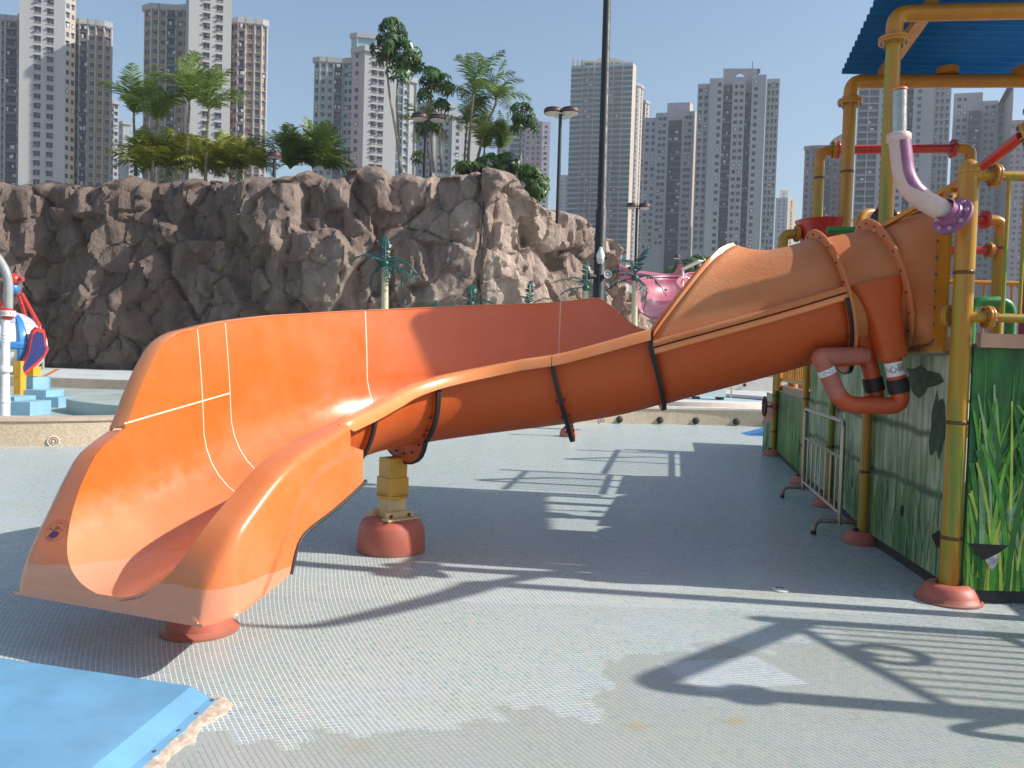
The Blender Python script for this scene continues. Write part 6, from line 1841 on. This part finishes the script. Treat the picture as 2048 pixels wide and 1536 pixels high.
def lamp(label, px, ytop, ybase, Y, heads, r=0.10, hr=0.30):
    a = at(px, ytop, Y); b = at(px - 0.028 * (ybase - ytop), ybase, Y); b.y = Y
    t_ = thing('lamp_post', label, 'lamp post', (b.x, b.y, b.z), 'round headed lamp posts')
    mb = MB(); mb.tube([b - Vector((0, 0, 0.6)), a], [r, r * 0.8], 14); mb.build('pole', M_black, t_)
    for dx, dy in heads:
        h = a + Vector((dx, dy, 0.12))
        mb = MB(); mb.beam(a + Vector((0, 0, 0.0)), h + Vector((0, 0, -0.02)), 0.06, 0.06); mb.build('arm', M_black, t_)
        mb = MB(); mb.lathe(h, (0, 0, 1), [(hr * 0.98, -0.06), (hr, -0.02), (hr, 0.10), (hr * 0.86, 0.17), (hr * 0.4, 0.20), (0.005, 0.20)], 24); hd_ = mb.build('lamp_head', M_black, t_)
        mb = MB(); mb.lathe(h, (0, 0, 1), [(hr * 1.012, 0.0), (hr * 1.018, 0.005), (hr * 1.018, 0.04), (hr * 1.012, 0.045)], 24, caps=False); mb.build('lamp_band', M_lred, hd_)
        mb = MB(); mb.lathe(h, (0, 0, 1), [(0.005, -0.13), (hr * 0.6, -0.12), (hr * 0.9, -0.08), (hr * 0.95, -0.058)], 24); mb.build('lamp_lens', M_lens, hd_)
    return t_
lamp('lamp post with three round heads on the cliff end', 1121, 230, 420, 36.5, ((-0.33, 0.05), (0.42, -0.05), (0.16, 0.42)), 0.095, 0.42)
lamp('lamp post with round heads among the palms on the cliff', 852, 243, 345, 37.0, ((-0.28, -0.1), (0.52, 0.0)), 0.09, 0.38)
lamp('low lamp with single round red banded head among the palm clumps', 549, 318, 345, 37.5, ((0.0, 0.0),), 0.08, 0.33)
lamp('distant twin headed lamp post right of the tall black pole', 1274, 418, 640, 44, ((-0.27, 0.0), (0.40, 0.0)), 0.09, 0.32)
lamp('tiny far lamp head over the pink slide', 1354, 518, 560, 66, ((0.0, 0.0),), 0.07, 0.3)
lamp('tiny far dark lamp head next to the slide hood', 1424, 522, 560, 60, ((0.0, 0.0),), 0.07, 0.45)

# ================================================================== PINK SLIDE AND FAR RIGHT
M_pink = pbr('pink_gelcoat', (0.40, 0.10, 0.15), 0.42, 0.12, 2, dirt=(0.5, 0.2, 0.25), dirt_amt=0.4, coat=0.15)
ps = thing('pink_water_slide', 'pink open water slide in front of the cliff end, partly behind the orange slide', 'water slide', (7.5, 40, 0.39))
cpts = [at(1560, 560, 40), at(1480, 556, 40), at(1400, 558, 39.5), at(1340, 562, 39), at(1312, 574, 37), at(1316, 590, 34.5)]
cp = smooth_line([tuple(p) for p in cpts], 6)
rows = []
for i, q in enumerate(cp):
    q = Vector(q); a_ = Vector(cp[max(i - 1, 0)]); b_ = Vector(cp[min(i + 1, len(cp) - 1)]); t_ = (b_ - a_).normalized()
    sd = Vector((0, 0, 1)).cross(t_).normalized(); up_ = t_.cross(sd)
    rr = 0.80 + 0.2 * i / len(cp)
    rows.append([q + sd * math.cos(th) * rr + up_ * math.sin(th) * rr * 1.05 for th in np.linspace(-math.pi - 0.25, 0.25, 19)])
mb = MB(); mb.grid(rows); o = mb.build('chute', M_pink, ps, angle=60)
sm = o.modifiers.new('shell', 'SOLIDIFY'); sm.thickness = 0.05; sm.offset = 0
for j in (0, 18):
    mb = MB(); mb.tube([r_[j] for r_ in rows], 0.06, 8); mb.build('rim', M_pink, ps)
mb = MB(); q0 = at(1238, 530, 41); q1 = at(1340, 556, 41); q2 = at(1290, 600, 41)
rows = [[q0, q0 + Vector((0, 0.9, 0.1))], [at(1272, 545, 41), at(1280, 541, 41.8)], [q1, q1 + Vector((0, 0.9, 0.3))], [at(1420, 548, 41.5), at(1420, 544, 42.4)]]
low = [[p - Vector((0, 0, 0.75)) for p in r_] for r_ in rows]
for r0, l0, r1, l1 in zip(rows[:-1], low[:-1], rows[1:], low[1:]):
    mb.face([r0[0], r1[0], l1[0], l0[0]]); mb.face([r0[1], l0[1], l1[1], r1[1]]); mb.face([r0[0], r0[1], r1[1], r1[0]]); mb.face([l0[0], l1[0], l1[1], l0[1]])
mb.face([rows[0][0], low[0][0], low[0][1], rows[0][1]])
mb.build('upper_trough', M_pink, ps, smooth=False)
mb = MB(); q = at(1358, 552, 40.5)
mb.mesh([q + Vector((x, y, z)) for x, y, z in ((-0.75, 0, -0.1), (0.2, 0, -0.1), (0.2, 0, 0.62), (0.0, 0, 0.62), (-0.2, 0, 0.2), (-0.75, 0.12, -0.1), (0.2, 0.12, -0.1), (0.2, 0.12, 0.62), (0.0, 0.12, 0.62), (-0.2, 0.12, 0.2))], [(0, 1, 2, 3, 4), (9, 8, 7, 6, 5), (0, 5, 6, 1), (1, 6, 7, 2), (2, 7, 8, 3), (3, 8, 9, 4), (4, 9, 5, 0)]); mb.build('splash_guard', M_pink, ps, smooth=False)
for px in (1330, 1440, 1530):
    q = at(px, 590, 40); mb = MB(); mb.cyl((q.x, q.y, 0.39), (q.x, q.y, q.z + 0.3), 0.12, 12); mb.build('support_post', M_pink, ps)
st = thing('sign_frame', 'pale metal sign arm standing by the pink slide', 'sign', (at(1366, 560, 38).x, 38, 0.39))
q = at(1366, 538, 38); mb = MB(); mb.cyl((q.x, 38, 0.39), (q.x, 38, q.z), 0.06, 10); mb.build('post', M_cam, st)
mb = MB(); mb.beam(q, at(1402, 521, 37), 0.30, 0.05, up=(0, 0, 1)); mb.beam(at(1364, 560, 38), at(1378, 556, 37.6), 0.1, 0.06); mb.build('arm', M_cam, st, smooth=False)

# raised round pool and rails behind the low wall at the right
rp = thing('round_planter', 'round tan topped raised pool beyond the low wall', 'raised pool', (5.6, 24.5, 0.39))
mb = MB(); mb.lathe((4.6, 23.2, 0.39), (0, 0, 1), [(3.6, 0), (3.6, 0.14), (3.55, 0.16), (3.15, 0.16), (3.10, 0.14), (3.10, 0.05)], 64, caps=False); mb.build('rim', M_copw, rp)
mb = MB(); mb.lathe((4.6, 23.2, 0.42), (0, 0, 1), [(3.1, 0.0), (0.01, 0.02)], 48, caps=False); mb.build('pool_bottom', pbr('pale_blue_paint', (0.42, 0.56, 0.62), 0.4, 0.1, 1), rp)
rw_ = thing('rear_wall', 'pale pink beige wall behind the round raised pool', 'wall', (9, 33, 0.39))
mb = MB(); mb.box(3.0, 16, 33, 33.3, 0.39, 0.95); mb.build('lower_wall', M_copw, rw_, smooth=False)
mb = MB(); mb.box(3.0, 16, 34.0, 34.3, 0.39, 1.55); mb.build('upper_wall', pbr('beige_wall', (0.42, 0.34, 0.31), 0.7, 0.1, 1), rw_, smooth=False)
for i in range(7):
    mb = MB(); mb.sphere((4.5 + i * 1.7, 32.98, 0.62), 0.07, 10, 6); mb.build('wall_nozzle', M_kick, rw_)
rl = thing('pool_handrail', 'stainless pool handrail beyond the low wall, under the slide', 'handrail', (6.2, 24, 0.5))
q0 = at(1440, 805, 23.5); q1 = at(1462, 806, 23.5)
for q in (q0, q1):
    mb = MB(); mb.tube(arc_pts([Vector((q.x, q.y, 0.5)), Vector((q.x, q.y, 1.25)), Vector((q.x - 0.6, q.y + 0.5, 1.25)), Vector((q.x - 0.6, q.y + 0.5, 0.5))], 0.15, 4), 0.03, 8); mb.build('rail', M_steel, rl)
mb = MB(); mb.cyl((q0.x, q0.y, 0.9), (q1.x, q1.y, 0.9), 0.02, 8); mb.build('crossbar', M_steel, rl)
wb = thing('white_pool_lift', 'small white plastic box beside the pool handrail', 'box', (5.6, 24, 0.5))
q = at(1415, 800, 23.5); mb = MB(); mb.box(q.x - 0.45, q.x + 0.45, q.y - 0.3, q.y + 0.3, 0.52, 0.86); mb.box(q.x - 0.5, q.x - 0.35, q.y - 0.25, q.y + 0.25, 0.86, 0.92); mb.build('box', M_cam, wb, smooth=False)
for k in (-0.35, 0.35):
    mb = MB(); mb.box(q.x + k - 0.06, q.x + k + 0.06, q.y - 0.28, q.y + 0.28, 0.44, 0.53); mb.build('foot', M_kick, wb, smooth=False)
# nozzles in the low wall
def wall_pt(px, z):
    best = min(((abs(ray(px, 850).x / ray(px, 850).y - p[0] / p[1]), i) for i, p in enumerate(WL) if p[1] > 5))[1]
    p = WL[best]; n_ = Vector((WL[best + 1][1] - p[1], -(WL[best + 1][0] - p[0]), 0)).normalized()
    return Vector((p[0], p[1], z)), n_
labs = {1240: 'leftmost dark round drain cap at the foot of the right wall', 1325: 'second dark drain cap from the left at the wall foot', 1403: 'middle dark drain cap at the wall foot', 1467: 'fourth dark drain cap from the left at the wall foot', 1520: 'rightmost dark drain cap near the printed panel'}
for px, lb in labs.items():
    q, n_ = wall_pt(px, 0.10)
    mb = MB(); mb.lathe(q, n_, [(0.075, -0.02), (0.085, 0.01), (0.06, 0.06), (0.02, 0.075)], 16)
    o = mb.build('drain_cap', M_kick); tag(o, lb, 'drain cap', 'drain caps along the low wall')
for px, lb in ((125, 'round jet fitting low in the left tan wall'), (1200, 'round jet fitting low in the wall under the slide')):
    q, n_ = wall_pt(px, 0.07)
    t_ = thing('jet_fitting', lb, 'jet fitting', tuple(q), 'jet fittings in the low wall')
    for r_, m_ in ((0.075, M_copw), (0.045, M_cop)):
        mb = MB(); mb.tube([q + n_ * 0.01 + Vector((n_.y * -math.cos(a) * r_, n_.x * math.cos(a) * r_, math.sin(a) * r_)) for a in [2 * math.pi * k / 20 for k in range(20)]], 0.010, 6, closed=True); mb.build('ring', m_, t_)
    mb = MB(); mb.lathe(q, n_, [(0.02, 0), (0.016, 0.03)], 10); mb.build('nozzle', M_copw, t_)
# far spray post behind the slide, floor drain, blue wedge
fp = thing('spray_post', 'short white spray post on a salmon base far behind the slide', 'spray post', (1.14, 15.4, 0))
mb = MB(); mb.lathe((1.12, 15.5, 0), (0, 0, 1), [(0.17, 0), (0.165, 0.08), (0.13, 0.15), (0.06, 0.19), (0.05, 0.19)], 24); mb.build('base', M_base, fp)
mb = MB(); mb.cyl((1.16, 15.5, 0.17), (1.16, 15.5, 0.78), 0.05, 14); mb.sphere((1.16, 15.5, 0.8), 0.09, 12, 8); mb.build('post', M_cam, fp)
fd_ = thing('floor_drain', 'small round pale floor nozzle in the shade right of centre', 'floor drain', tuple(ground_at(1561, 1181)))
g_ = ground_at(1561, 1181); mb = MB(); mb.lathe(g_, (0, 0, 1), [(0.055, 0.002), (0.055, 0.008), (0.045, 0.011), (0.005, 0.011)], 24); mb.build('cover', M_cam, fd_)
mb = MB(); mb.tube([g_ + Vector((0.03 * math.cos(a), 0.03 * math.sin(a) , 0.012)) for a in np.linspace(0.3, 2.8, 8)], 0.004, 5); mb.build('slot', M_kick, fd_)
bw_ = thing('blue_step', 'small blue plastic wedge on the floor by the far printed panel', 'wedge', tuple(ground_at(1512, 868)))
g_ = ground_at(1512, 870); mb = MB(); mb.mesh([g_ + Vector(p) for p in ((-0.25, -0.2, 0), (0.3, -0.2, 0), (0.3, 0.3, 0), (-0.25, 0.3, 0), (0.3, -0.2, 0.16), (0.3, 0.3, 0.16))], [(3, 2, 1, 0), (0, 1, 4), (2, 3, 5), (1, 2, 5, 4), (0, 4, 5, 3)])
mb.build('wedge', pbr('blue_plastic', (0.06, 0.22, 0.5), 0.4, 0.1, 4), bw_, smooth=False)

# ================================================================== BLUE MAT
M_mat = pbr('light_blue_mat', (0.15, 0.36, 0.55), 0.5, 0.09, 3, dirt=(0.13, 0.27, 0.40), dirt_amt=0.6, dscale=3.5, bmp=0.05, bscale=90)
M_matw = pbr('worn_blue_edge', (0.22, 0.50, 0.74), 0.3, 0.05, 6)
M_torn = pbr('torn_tan_underlay', (0.56, 0.44, 0.34), 0.85, 0.25, 30, dirt=(0.3, 0.22, 0.15), dirt_amt=0.4, dscale=25, bmp=0.4, bscale=40)
mt_ = thing('blue_mat', 'light blue padded landing mat with a torn riveted edge in front of the slide', 'mat', (-1.9, 2.9, 0))
c0 = ground_at(442, 1404); c1 = ground_at(-260, 1298); e1 = ground_at(300, 1536); dirL = (c1 - c0).normalized(); dirD = (e1 - c0).normalized()
def MP(a_, b_, z): 
    p = c0 + dirL * a_ + dirD * b_; return Vector((p.x, p.y, z))
TH = 0.058
mb = MB()
pr = [(0.0, 0.004), (0.012, 0.014), (0.05, 0.018), (0.14, TH), (0.30, TH), (3.2, TH)]
rows = []
for j in range(25):
    b_ = 0.015 + 1.35 * j / 24
    rows.append([MP(a_ + (0.006 * math.sin(j * 2.1) if i < 2 else 0), b_, z) for i, (a_, z) in enumerate(pr)])
rows.insert(0, [MP(a_, 0.0, max(0.004, z * 0.75)) for a_, z in pr]); rows.insert(0, [MP(a_, -0.004, 0.001) for a_, z in pr])
mb.grid(rows, flip=True); mb.build('pad', M_mat, mt_, angle=7)
for j, b_ in enumerate((0.03, 0.16, 0.31, 0.48, 0.66, 0.86, 1.06)):
    q = MP(0.028 + 0.004 * (j % 2), b_, 0.016); mb = MB(); mb.lathe(q, (0, 0, 1), [(0.009, 0), (0.0088, 0.002), (0.006, 0.0045), (0.001, 0.0055)], 12); mb.build('rivet', M_steel, mt_)
r_ = random.Random(5); mb = MB(); outer = []; n = 46
for j in range(n + 1):
    b_ = -0.02 + 1.3 * j / n
    w = 0.028 + 0.03 * abs(math.sin(j * 0.37)) * r_.uniform(0.3, 1.0) + (0.02 if r_.random() < 0.25 else 0)
    outer.append([MP(0.016, b_, 0.002), MP(0.012, b_, 0.011 + r_.random() * 0.006), MP(-w * 0.5, b_ + r_.uniform(-0.008, 0.008), 0.009 + r_.random() * 0.007), MP(-w, b_, 0.005), MP(-w - 0.003, b_, 0.0005)])
mb.grid(outer); mb.build('torn_underlay', M_torn, mt_, smooth=False)
mb = MB(); q = MP(0.10, -0.012, 0); 
mb.grid([[MP(a_, -0.004, 0.002), MP(a_, -0.016 - 0.01 * r_.random(), 0.007), MP(a_, -0.028 - 0.012 * r_.random(), 0.001)] for a_ in np.linspace(-0.03, 0.22, 12)], flip=True); mb.build('torn_underlay', M_torn, mt_, smooth=False)
lf = MP(1.03, 0.50, TH + 0.003); mb = MB(); mb.mesh([lf + Vector(p) for p in ((-0.012, 0, 0), (0.004, -0.006, 0.004), (0.014, 0.004, 0.008), (0.0, 0.008, 0.002))], [(0, 1, 2, 3)])
o = mb.build('dead_leaf', M_node, smooth=False); tag(o, 'tiny dark scrap lying on the blue mat', 'leaf')

# ================================================================== SPLASH FEATURES AT THE LEFT EDGE
M_blue = pbr('bright_blue_paint', (0.035, 0.20, 0.50), 0.3, 0.1, 3, coat=0.4)
M_navy = pbr('navy_paint', (0.012, 0.02, 0.13), 0.35, 0.1, 3, coat=0.3)
M_lblue = pbr('pale_blue_step', (0.23, 0.42, 0.54), 0.45, 0.08, 4, dirt=(0.4, 0.55, 0.6), dirt_amt=0.3)
M_yell = pbr('bright_yellow_paint', (0.70, 0.36, 0.03), 0.35, 0.1, 3, coat=0.3)
M_gpipe = pbr('grey_pipe', (0.30, 0.32, 0.32), 0.45, 0.1, 6)
wp = thing('water_post', 'white spray post with red collar and curved grey pipe at the left edge', 'spray post', (at(9, 822, 13.2).x, 13.2, 0.12))
q = at(10, 800, 13.2); x0 = q.x
def wl(z): return Vector((x0 + 0.0 * z, 13.2, z))
z0 = 0.12; zr = at(15, 627, 13.2).z
mb = MB(); mb.lathe((x0, 13.2, 0), (0, 0, 1), [(0.075, z0), (0.075, 0.62), (0.068, 0.64), (0.064, zr - 0.1)], 20); mb.build('post', M_white, wp)
for z, r_, h in ((at(10, 738, 13.2).z, 0.105, 0.035), (at(10, 682, 13.2).z, 0.072, 0.012), (at(10, 676, 13.2).z, 0.072, 0.012), (at(10, 670, 13.2).z, 0.072, 0.012), (at(10, 803, 13.2).z, 0.08, 0.02)):
    mb = MB(); mb.lathe((x0, 13.2, z), (0, 0, 1), [(r_ * 0.95, -h * 1.4), (r_, -h), (r_, h), (r_ * 0.95, h * 1.4)], 20); mb.build('post_ring', M_white, wp)
mb = MB(); mb.sphere((x0 + 0.03, 13.2, zr), 0.115, 20, 12); mb.build('collar_ball', M_red, wp)
mb = MB(); mb.cyl((x0 + 0.03, 13.2, zr - 0.045), (x0 + 0.03, 13.2, zr + 0.045), 0.123, 24); cb = mb.build('collar_band', M_cam, wp)
vs_, fs_ = text_mesh('\u5c0f\u5fc3 12', 0.07); ax = Vector((0, 0, 1))
out = [Vector((x0 + 0.03, 13.2, zr)) + Vector((math.sin((x_ + 0.05) / 0.124) * 0.1245, -math.cos((x_ + 0.05) / 0.124) * 0.1245, y_)) for x_, y_, z_ in vs_]
mb = MB(); mb.mesh(out, fs_); mb.build('lettering', M_ink, cb, smooth=False)
mb = MB(); mb.tube(arc_pts([(x0 + 0.04, 13.2, zr + 0.08), (x0 + 0.05, 13.2, at(18, 545, 13.2).z), tuple(at(-25, 490, 13.2))], 0.35, 10), 0.068, 18); mb.build('curved_pipe', M_gpipe, wp)
dr = thing('splash_drum', 'white ball shaped water toy with blue cross and red rimmed fin on yellow legs', 'water toy', (at(30, 690, 18).x, 18, 0.12))
dc = at(26, 690, 18); rr = 0.68
mb = MB(); mb.sphere(dc, rr, 28, 18, sz=1.0); mb.build('ball', M_white, dr, angle=60)
mb = MB()
for (vert) in (0, 1):
    for rows_n in (1,):
        rows = []
        for i in range(21):
            a_ = -1.45 + 2.9 * i / 20
            row = []
            for w in np.linspace(-0.13 if vert else -0.11, 0.13 if vert else 0.11, 5):
                ang0 = 0.82 if vert else 0.0
                v = Vector((math.sin(w + ang0), -math.cos(w + ang0), 0)) * math.cos(a_) + Vector((0, 0, math.sin(a_))) if vert else Vector((math.sin(a_ * 0.8 + 0.2) * math.cos(w), -math.cos(a_ * 0.8 + 0.2) * math.cos(w), math.sin(w) + 0.0))
                row.append(dc + v.normalized() * (rr + 0.025))
            rows.append(row)
        mb.grid(rows)
o = mb.build('blue_cross', M_blue, dr, angle=60); sm = o.modifiers.new('t', 'SOLIDIFY'); sm.thickness = 0.04; sm.offset = 0
fc_ = at(67, 692, 17.6); fx = Vector((0.42, 0.90, 0)); fz = Vector((0.12, 0, 1)).normalized()
shp = [(0.0, 0.42), (0.17, 0.38), (0.24, 0.2), (0.26, 0.05), (0.34, -0.05), (0.28, -0.22), (0.12, -0.40), (-0.12, -0.62), (-0.3, -0.78), (-0.32, -0.66), (-0.2, -0.42), (-0.12, -0.12), (-0.1, 0.15), (-0.08, 0.33)]
for k, (s_, m_, th) in enumerate(((1.0, M_red, 0.05), (0.80, M_navy, 0.06))):
    fy = fx.cross(fz); mb = MB(); pts_ = [fc_ + fx * x_ * s_ + fz * (z_ * s_ - 0.03 * (1 - s_)) for x_, z_ in shp]; n = len(pts_)
    mb.mesh([p - fy * th for p in pts_] + [p + fy * th for p in pts_], [tuple(range(n)), tuple(reversed(range(n, 2 * n)))] + [(i, (i + 1) % n, n + (i + 1) % n, n + i) for i in range(n)]); mb.build('fin_rim' if k == 0 else 'fin', m_, dr, smooth=False)
mb = MB(); ct = dc + Vector((0, 0, rr)); mb.lathe(dc + Vector((0, 0, rr * 0.72)), (0, 0, 1), [(rr * 0.72, 0), (rr * 0.66, 0.06), (rr * 0.35, 0.2), (0.02, 0.26)], 24); mb.build('top_cone', pbr('lilac_grey_cone', (0.42, 0.40, 0.48), 0.4, 0.1, 4), dr)
for dx, dy in ((0.55, 0.1), (-0.55, 0.1), (0.1, -0.5), (0.05, 0.5)):
    mb = MB(); mb.tube([dc + Vector((dx, dy, rr * 0.62)), dc + Vector((dx * 0.3, dy * 0.3, rr * 1.7))], 0.045, 8); mb.build('top_strut', M_red, dr)
mb = MB(); mb.sphere(dc + Vector((0.0, 0, rr * 2.15)), 0.15, 16, 10); mb.lathe(dc + Vector((0.0, 0, rr * 2.15)), (0.9, -0.2, 0.1), [(0.03, 0.1), (0.05, 0.25)], 10); mb.build('top_ball', M_red, dr)
mb = MB(); mb.sphere(dc + Vector((0.0, 0, rr * 1.87)), 0.13, 16, 10); mb.build('top_ball', M_blue, dr)
for (px, dy, w_) in ((40, -0.6, 0.075), (66, 0.15, 0.07), (-6, -0.3, 0.1)):
    qq = at(px, 740, 18 + dy); mb = MB(); mb.box(qq.x - w_, qq.x + w_, 18 + dy - 0.1, 18 + dy + 0.1, 0.12, at(px, 712 if px == 38 else 722, 18 + dy).z); mb.build('leg', M_yell, dr, smooth=False)
mb = MB(); qa = at(62, 752, 18.1); mb.box(at(38, 740, 18).x, at(72, 740, 18).x, 17.9, 18.2, qa.z, qa.z + 0.22); mb.build('cross_beam', M_yell, dr, smooth=False)
for nm_, lst, lb in (('toy_steps', ((46, 92, 770, 0.36, 17.4), (84, 117, 780, 0.22, 17.3), (48, 66, 757, 0.62, 17.8)), 'pale blue steps right of the yellow legs of the water toy'), ('toy_steps', ((-20, 29, 786, 0.32, 15.6), (16, 60, 802, 0.26, 15.2)), 'pale blue steps left behind the white spray post')):
    t_ = thing(nm_, lb, 'steps', (at(lst[0][0], 790, lst[0][4]).x, lst[0][4], 0.12), 'pale blue steps by the water toy')
    for a_, b_, y_, h_, Y_ in lst:
        xa = at(a_, y_, Y_).x; xb = at(b_, y_, Y_).x; mb = MB(); mb.box(xa, xb, Y_, Y_ + 0.7, 0.12, 0.12 + h_); mb.build('step', M_lblue, t_, smooth=False)
dp = thing('short_post', 'short pale post at the cliff foot near the water toy', 'post', (at(87, 730, 33).x, 33, 0.39))
q = at(86, 688, 33); mb = MB(); mb.cyl((q.x, 33, 0.39), (q.x, 33, q.z), 0.06, 10); mb.build('post', M_gpipe, dp); mb = MB(); mb.beam((q.x - 0.3, 33, q.z - 0.15), (q.x, 33, q.z - 0.15), 0.3, 0.3); mb.build('box', M_cop, dp, smooth=False)
ol = MB(); a_ = ground_at(80, 757, 0.40); b_ = ground_at(116, 738, 0.40); ol.beam((a_.x, a_.y, 0.401), (b_.x, b_.y, 0.401), 0.16, 0.006, up=(0, 0, 1))
o = ol.build('painted_line', pbr('orange_line_paint', (0.6, 0.17, 0.06), 0.6, 0.1, 3), smooth=False); struct(o)

# ================================================================== CHILD BEHIND THE TUBE
pr_ = thing('person', 'child with dark hair standing on the tower deck behind the tube', 'person', (3.36, 7.35, 1.70))
def skin_body(verts, edges, radii, root_i, name, mat, parent):
    me_ = bpy.data.meshes.new(name); me_.from_pydata(verts, edges, []); o = bpy.data.objects.new(name, me_); C.objects.link(o); o.parent = parent
    me_.materials.append(mat)
    s = o.modifiers.new('skin', 'SKIN'); s.use_smooth_shade = True
    for i, r_ in enumerate(radii):
        v = me_.skin_vertices[0].data[i]; v.radius = (r_, r_) if not isinstance(r_, tuple) else r_; v.use_root = (i == root_i)
    sb = o.modifiers.new('sub', 'SUBSURF'); sb.levels = 1; sb.render_levels = 1
    return o
V = [(0, 0, 0.62), (0, 0, 0.80), (0, 0, 0.95), (0, -0.01, 1.03), (0, -0.02, 1.10), (0, -0.02, 1.17), (-0.14, 0, 0.93), (-0.19, -0.02, 0.72), (-0.18, -0.10, 0.55), (0.14, 0, 0.93), (0.19, -0.02, 0.72), (0.18, -0.10, 0.55), (-0.07, 0, 0.58), (-0.08, -0.01, 0.32), (-0.08, 0.01, 0.06), (-0.08, -0.10, 0.03), (0.07, 0, 0.58), (0.08, -0.01, 0.32), (0.08, 0.01, 0.06), (0.08, -0.10, 0.03), (-0.18, -0.15, 0.50), (0.18, -0.15, 0.50)]
E_ = [(0, 1), (1, 2), (2, 3), (3, 4), (4, 5), (2, 6), (6, 7), (7, 8), (2, 9), (9, 10), (10, 11), (0, 12), (12, 13), (13, 14), (14, 15), (0, 16), (16, 17), (17, 18), (18, 19), (8, 20), (11, 21)]
RD = [0.10, 0.095, 0.085, 0.04, 0.075, 0.07, 0.045, 0.035, 0.026, 0.045, 0.035, 0.026, 0.07, 0.05, 0.035, 0.03, 0.07, 0.05, 0.035, 0.03, 0.024, 0.024]
M_skin = pbr('skin', (0.45, 0.27, 0.19), 0.5, 0.08, 20)
skin_body(V, E_, RD, 0, 'body', M_skin, pr_)
M_hair = pbr('dark_brown_hair', (0.022, 0.014, 0.011), 0.5, 0.3, 40, stretch=(1, 1, 0.2))
mb = MB()
for i in range(9):
    pass
rows = []
for i in range(13):
    f_ = i / 12; z = 1.265 - 0.33 * f_; w = 0.115 * math.sin(min(1.0, 0.12 + f_ * 1.9) * math.pi / 2) * (1 + 0.15 * f_)
    rows.append([Vector((w * math.cos(a) * (1 + 0.05 * math.sin(7 * a + i)), 0.015 + 0.02 * f_ + w * 1.05 * math.sin(a), z)) for a in [2 * math.pi * k / 18 for k in range(18)]])
mb.grid(rows, closed_u=True, flip=True); mb.face(list(reversed(rows[0]))); mb.face(rows[-1]); hm = mb.build('hair', M_hair, pr_, local=True, angle=70)
mb = MB(); rows = []
for i in range(9):
    f_ = i / 8; z = 0.99 - 0.5 * f_; w = 0.115 + 0.05 * f_ - 0.02 * math.sin(f_ * 3)
    rows.append([Vector((w * 1.15 * math.cos(a), w * 0.85 * math.sin(a), z)) for a in [2 * math.pi * k / 18 for k in range(18)]])
mb.grid(rows, closed_u=True, flip=True); mb.build('shirt', pbr('navy_shirt', (0.02, 0.025, 0.06), 0.7, 0.15, 10), pr_, local=True, angle=70)

# ---- oval maker's badge on the lip of the slide
def on_flange(cx_, cz, dx, dz):
    s_ = cx_; return None
bc = at(91, 1055, 4.12)
# local frame of the left lip face, taken from the mesh itself
sA, sB = 6.34, 6.40
ra, rb_ = fender_row(sA, -1), fender_row(sB, -1)
cen = (ra[0] + ra[1] + ra[2] + rb_[0] + rb_[1] + rb_[2]) / 6
eu = (ra[2] - ra[1]).normalized(); ev = (ra[1] - rb_[1]); ev = (ev - eu * ev.dot(eu)).normalized(); en = eu.cross(ev)
if en.dot(Vector((0, 0, CAM_H)) - cen) < 0: en = -en
eu = -eu if eu.x < 0 else eu
if ev.z < 0: ev = -ev
M_b1 = pbr('badge_brown_ink', (0.30, 0.06, 0.015), 0.4, 0.1, 20); M_b2 = pbr('badge_purple_ink', (0.09, 0.02, 0.09), 0.4, 0.15, 60)
def B_(x, y, lift=0.003): return cen + eu * x + ev * y + en * lift
mb = MB()
def oval(rx, ry, w, n=40):
    for i in range(n):
        a0 = 2 * math.pi * i / n; a1 = 2 * math.pi * (i + 1) / n
        mb.face([B_(rx * math.cos(a0), ry * math.sin(a0)), B_(rx * math.cos(a1), ry * math.sin(a1)), B_((rx - w) * math.cos(a1), (ry - w) * math.sin(a1)), B_((rx - w) * math.cos(a0), (ry - w) * math.sin(a0))])
oval(0.074, 0.056, 0.0022)
bg = mb.build('badge_outline', M_b1, slide, smooth=False)
txt = 'WHITEWATER'
for i, ch in enumerate(txt):
    vs_, fs_ = text_mesh(ch, 0.016); a_ = math.pi * (0.88 - 0.76 * i / (len(txt) - 1)); ox, oy = 0.053 * math.cos(a_), 0.038 * math.sin(a_); tl = a_ - math.pi / 2
    b = MB(); b.mesh([B_(ox + x_ * math.cos(tl) - y_ * math.sin(tl), oy + x_ * math.sin(tl) + y_ * math.cos(tl), 0.0032) for x_, y_, z_ in vs_], fs_); b.build('lettering', M_b1, bg, smooth=False)
mb = MB()
mb.face([B_(0.0 + 0.018 * math.cos(a), 0.012 + 0.009 * math.sin(a)) for a in [2 * math.pi * k / 16 for k in range(16)]])
mb.build('badge_print', M_b1, slide, smooth=False)
mb = MB()
mb.face([B_(x_, y_) for x_, y_ in ((-0.04, -0.028), (-0.034, -0.016), (-0.018, -0.006), (0.002, -0.004), (0.018, -0.008), (0.022, -0.016), (0.034, -0.012), (0.026, -0.02), (0.02, -0.036), (-0.004, -0.042), (-0.026, -0.038))])
mb.face([B_(x_, y_) for x_, y_ in ((-0.056, 0.010), (-0.046, 0.004), (-0.026, 0.003), (-0.026, 0.007), (-0.044, 0.009))]); mb.face([B_(x_, y_) for x_, y_ in ((0.02, 0.0), (0.034, 0.004), (0.052, -0.003), (0.036, 0.0), (0.022, -0.003))])
mb.build('badge_print', M_b2, slide, smooth=False)

pr_.scale = (1.05, 1.05, 1.05)
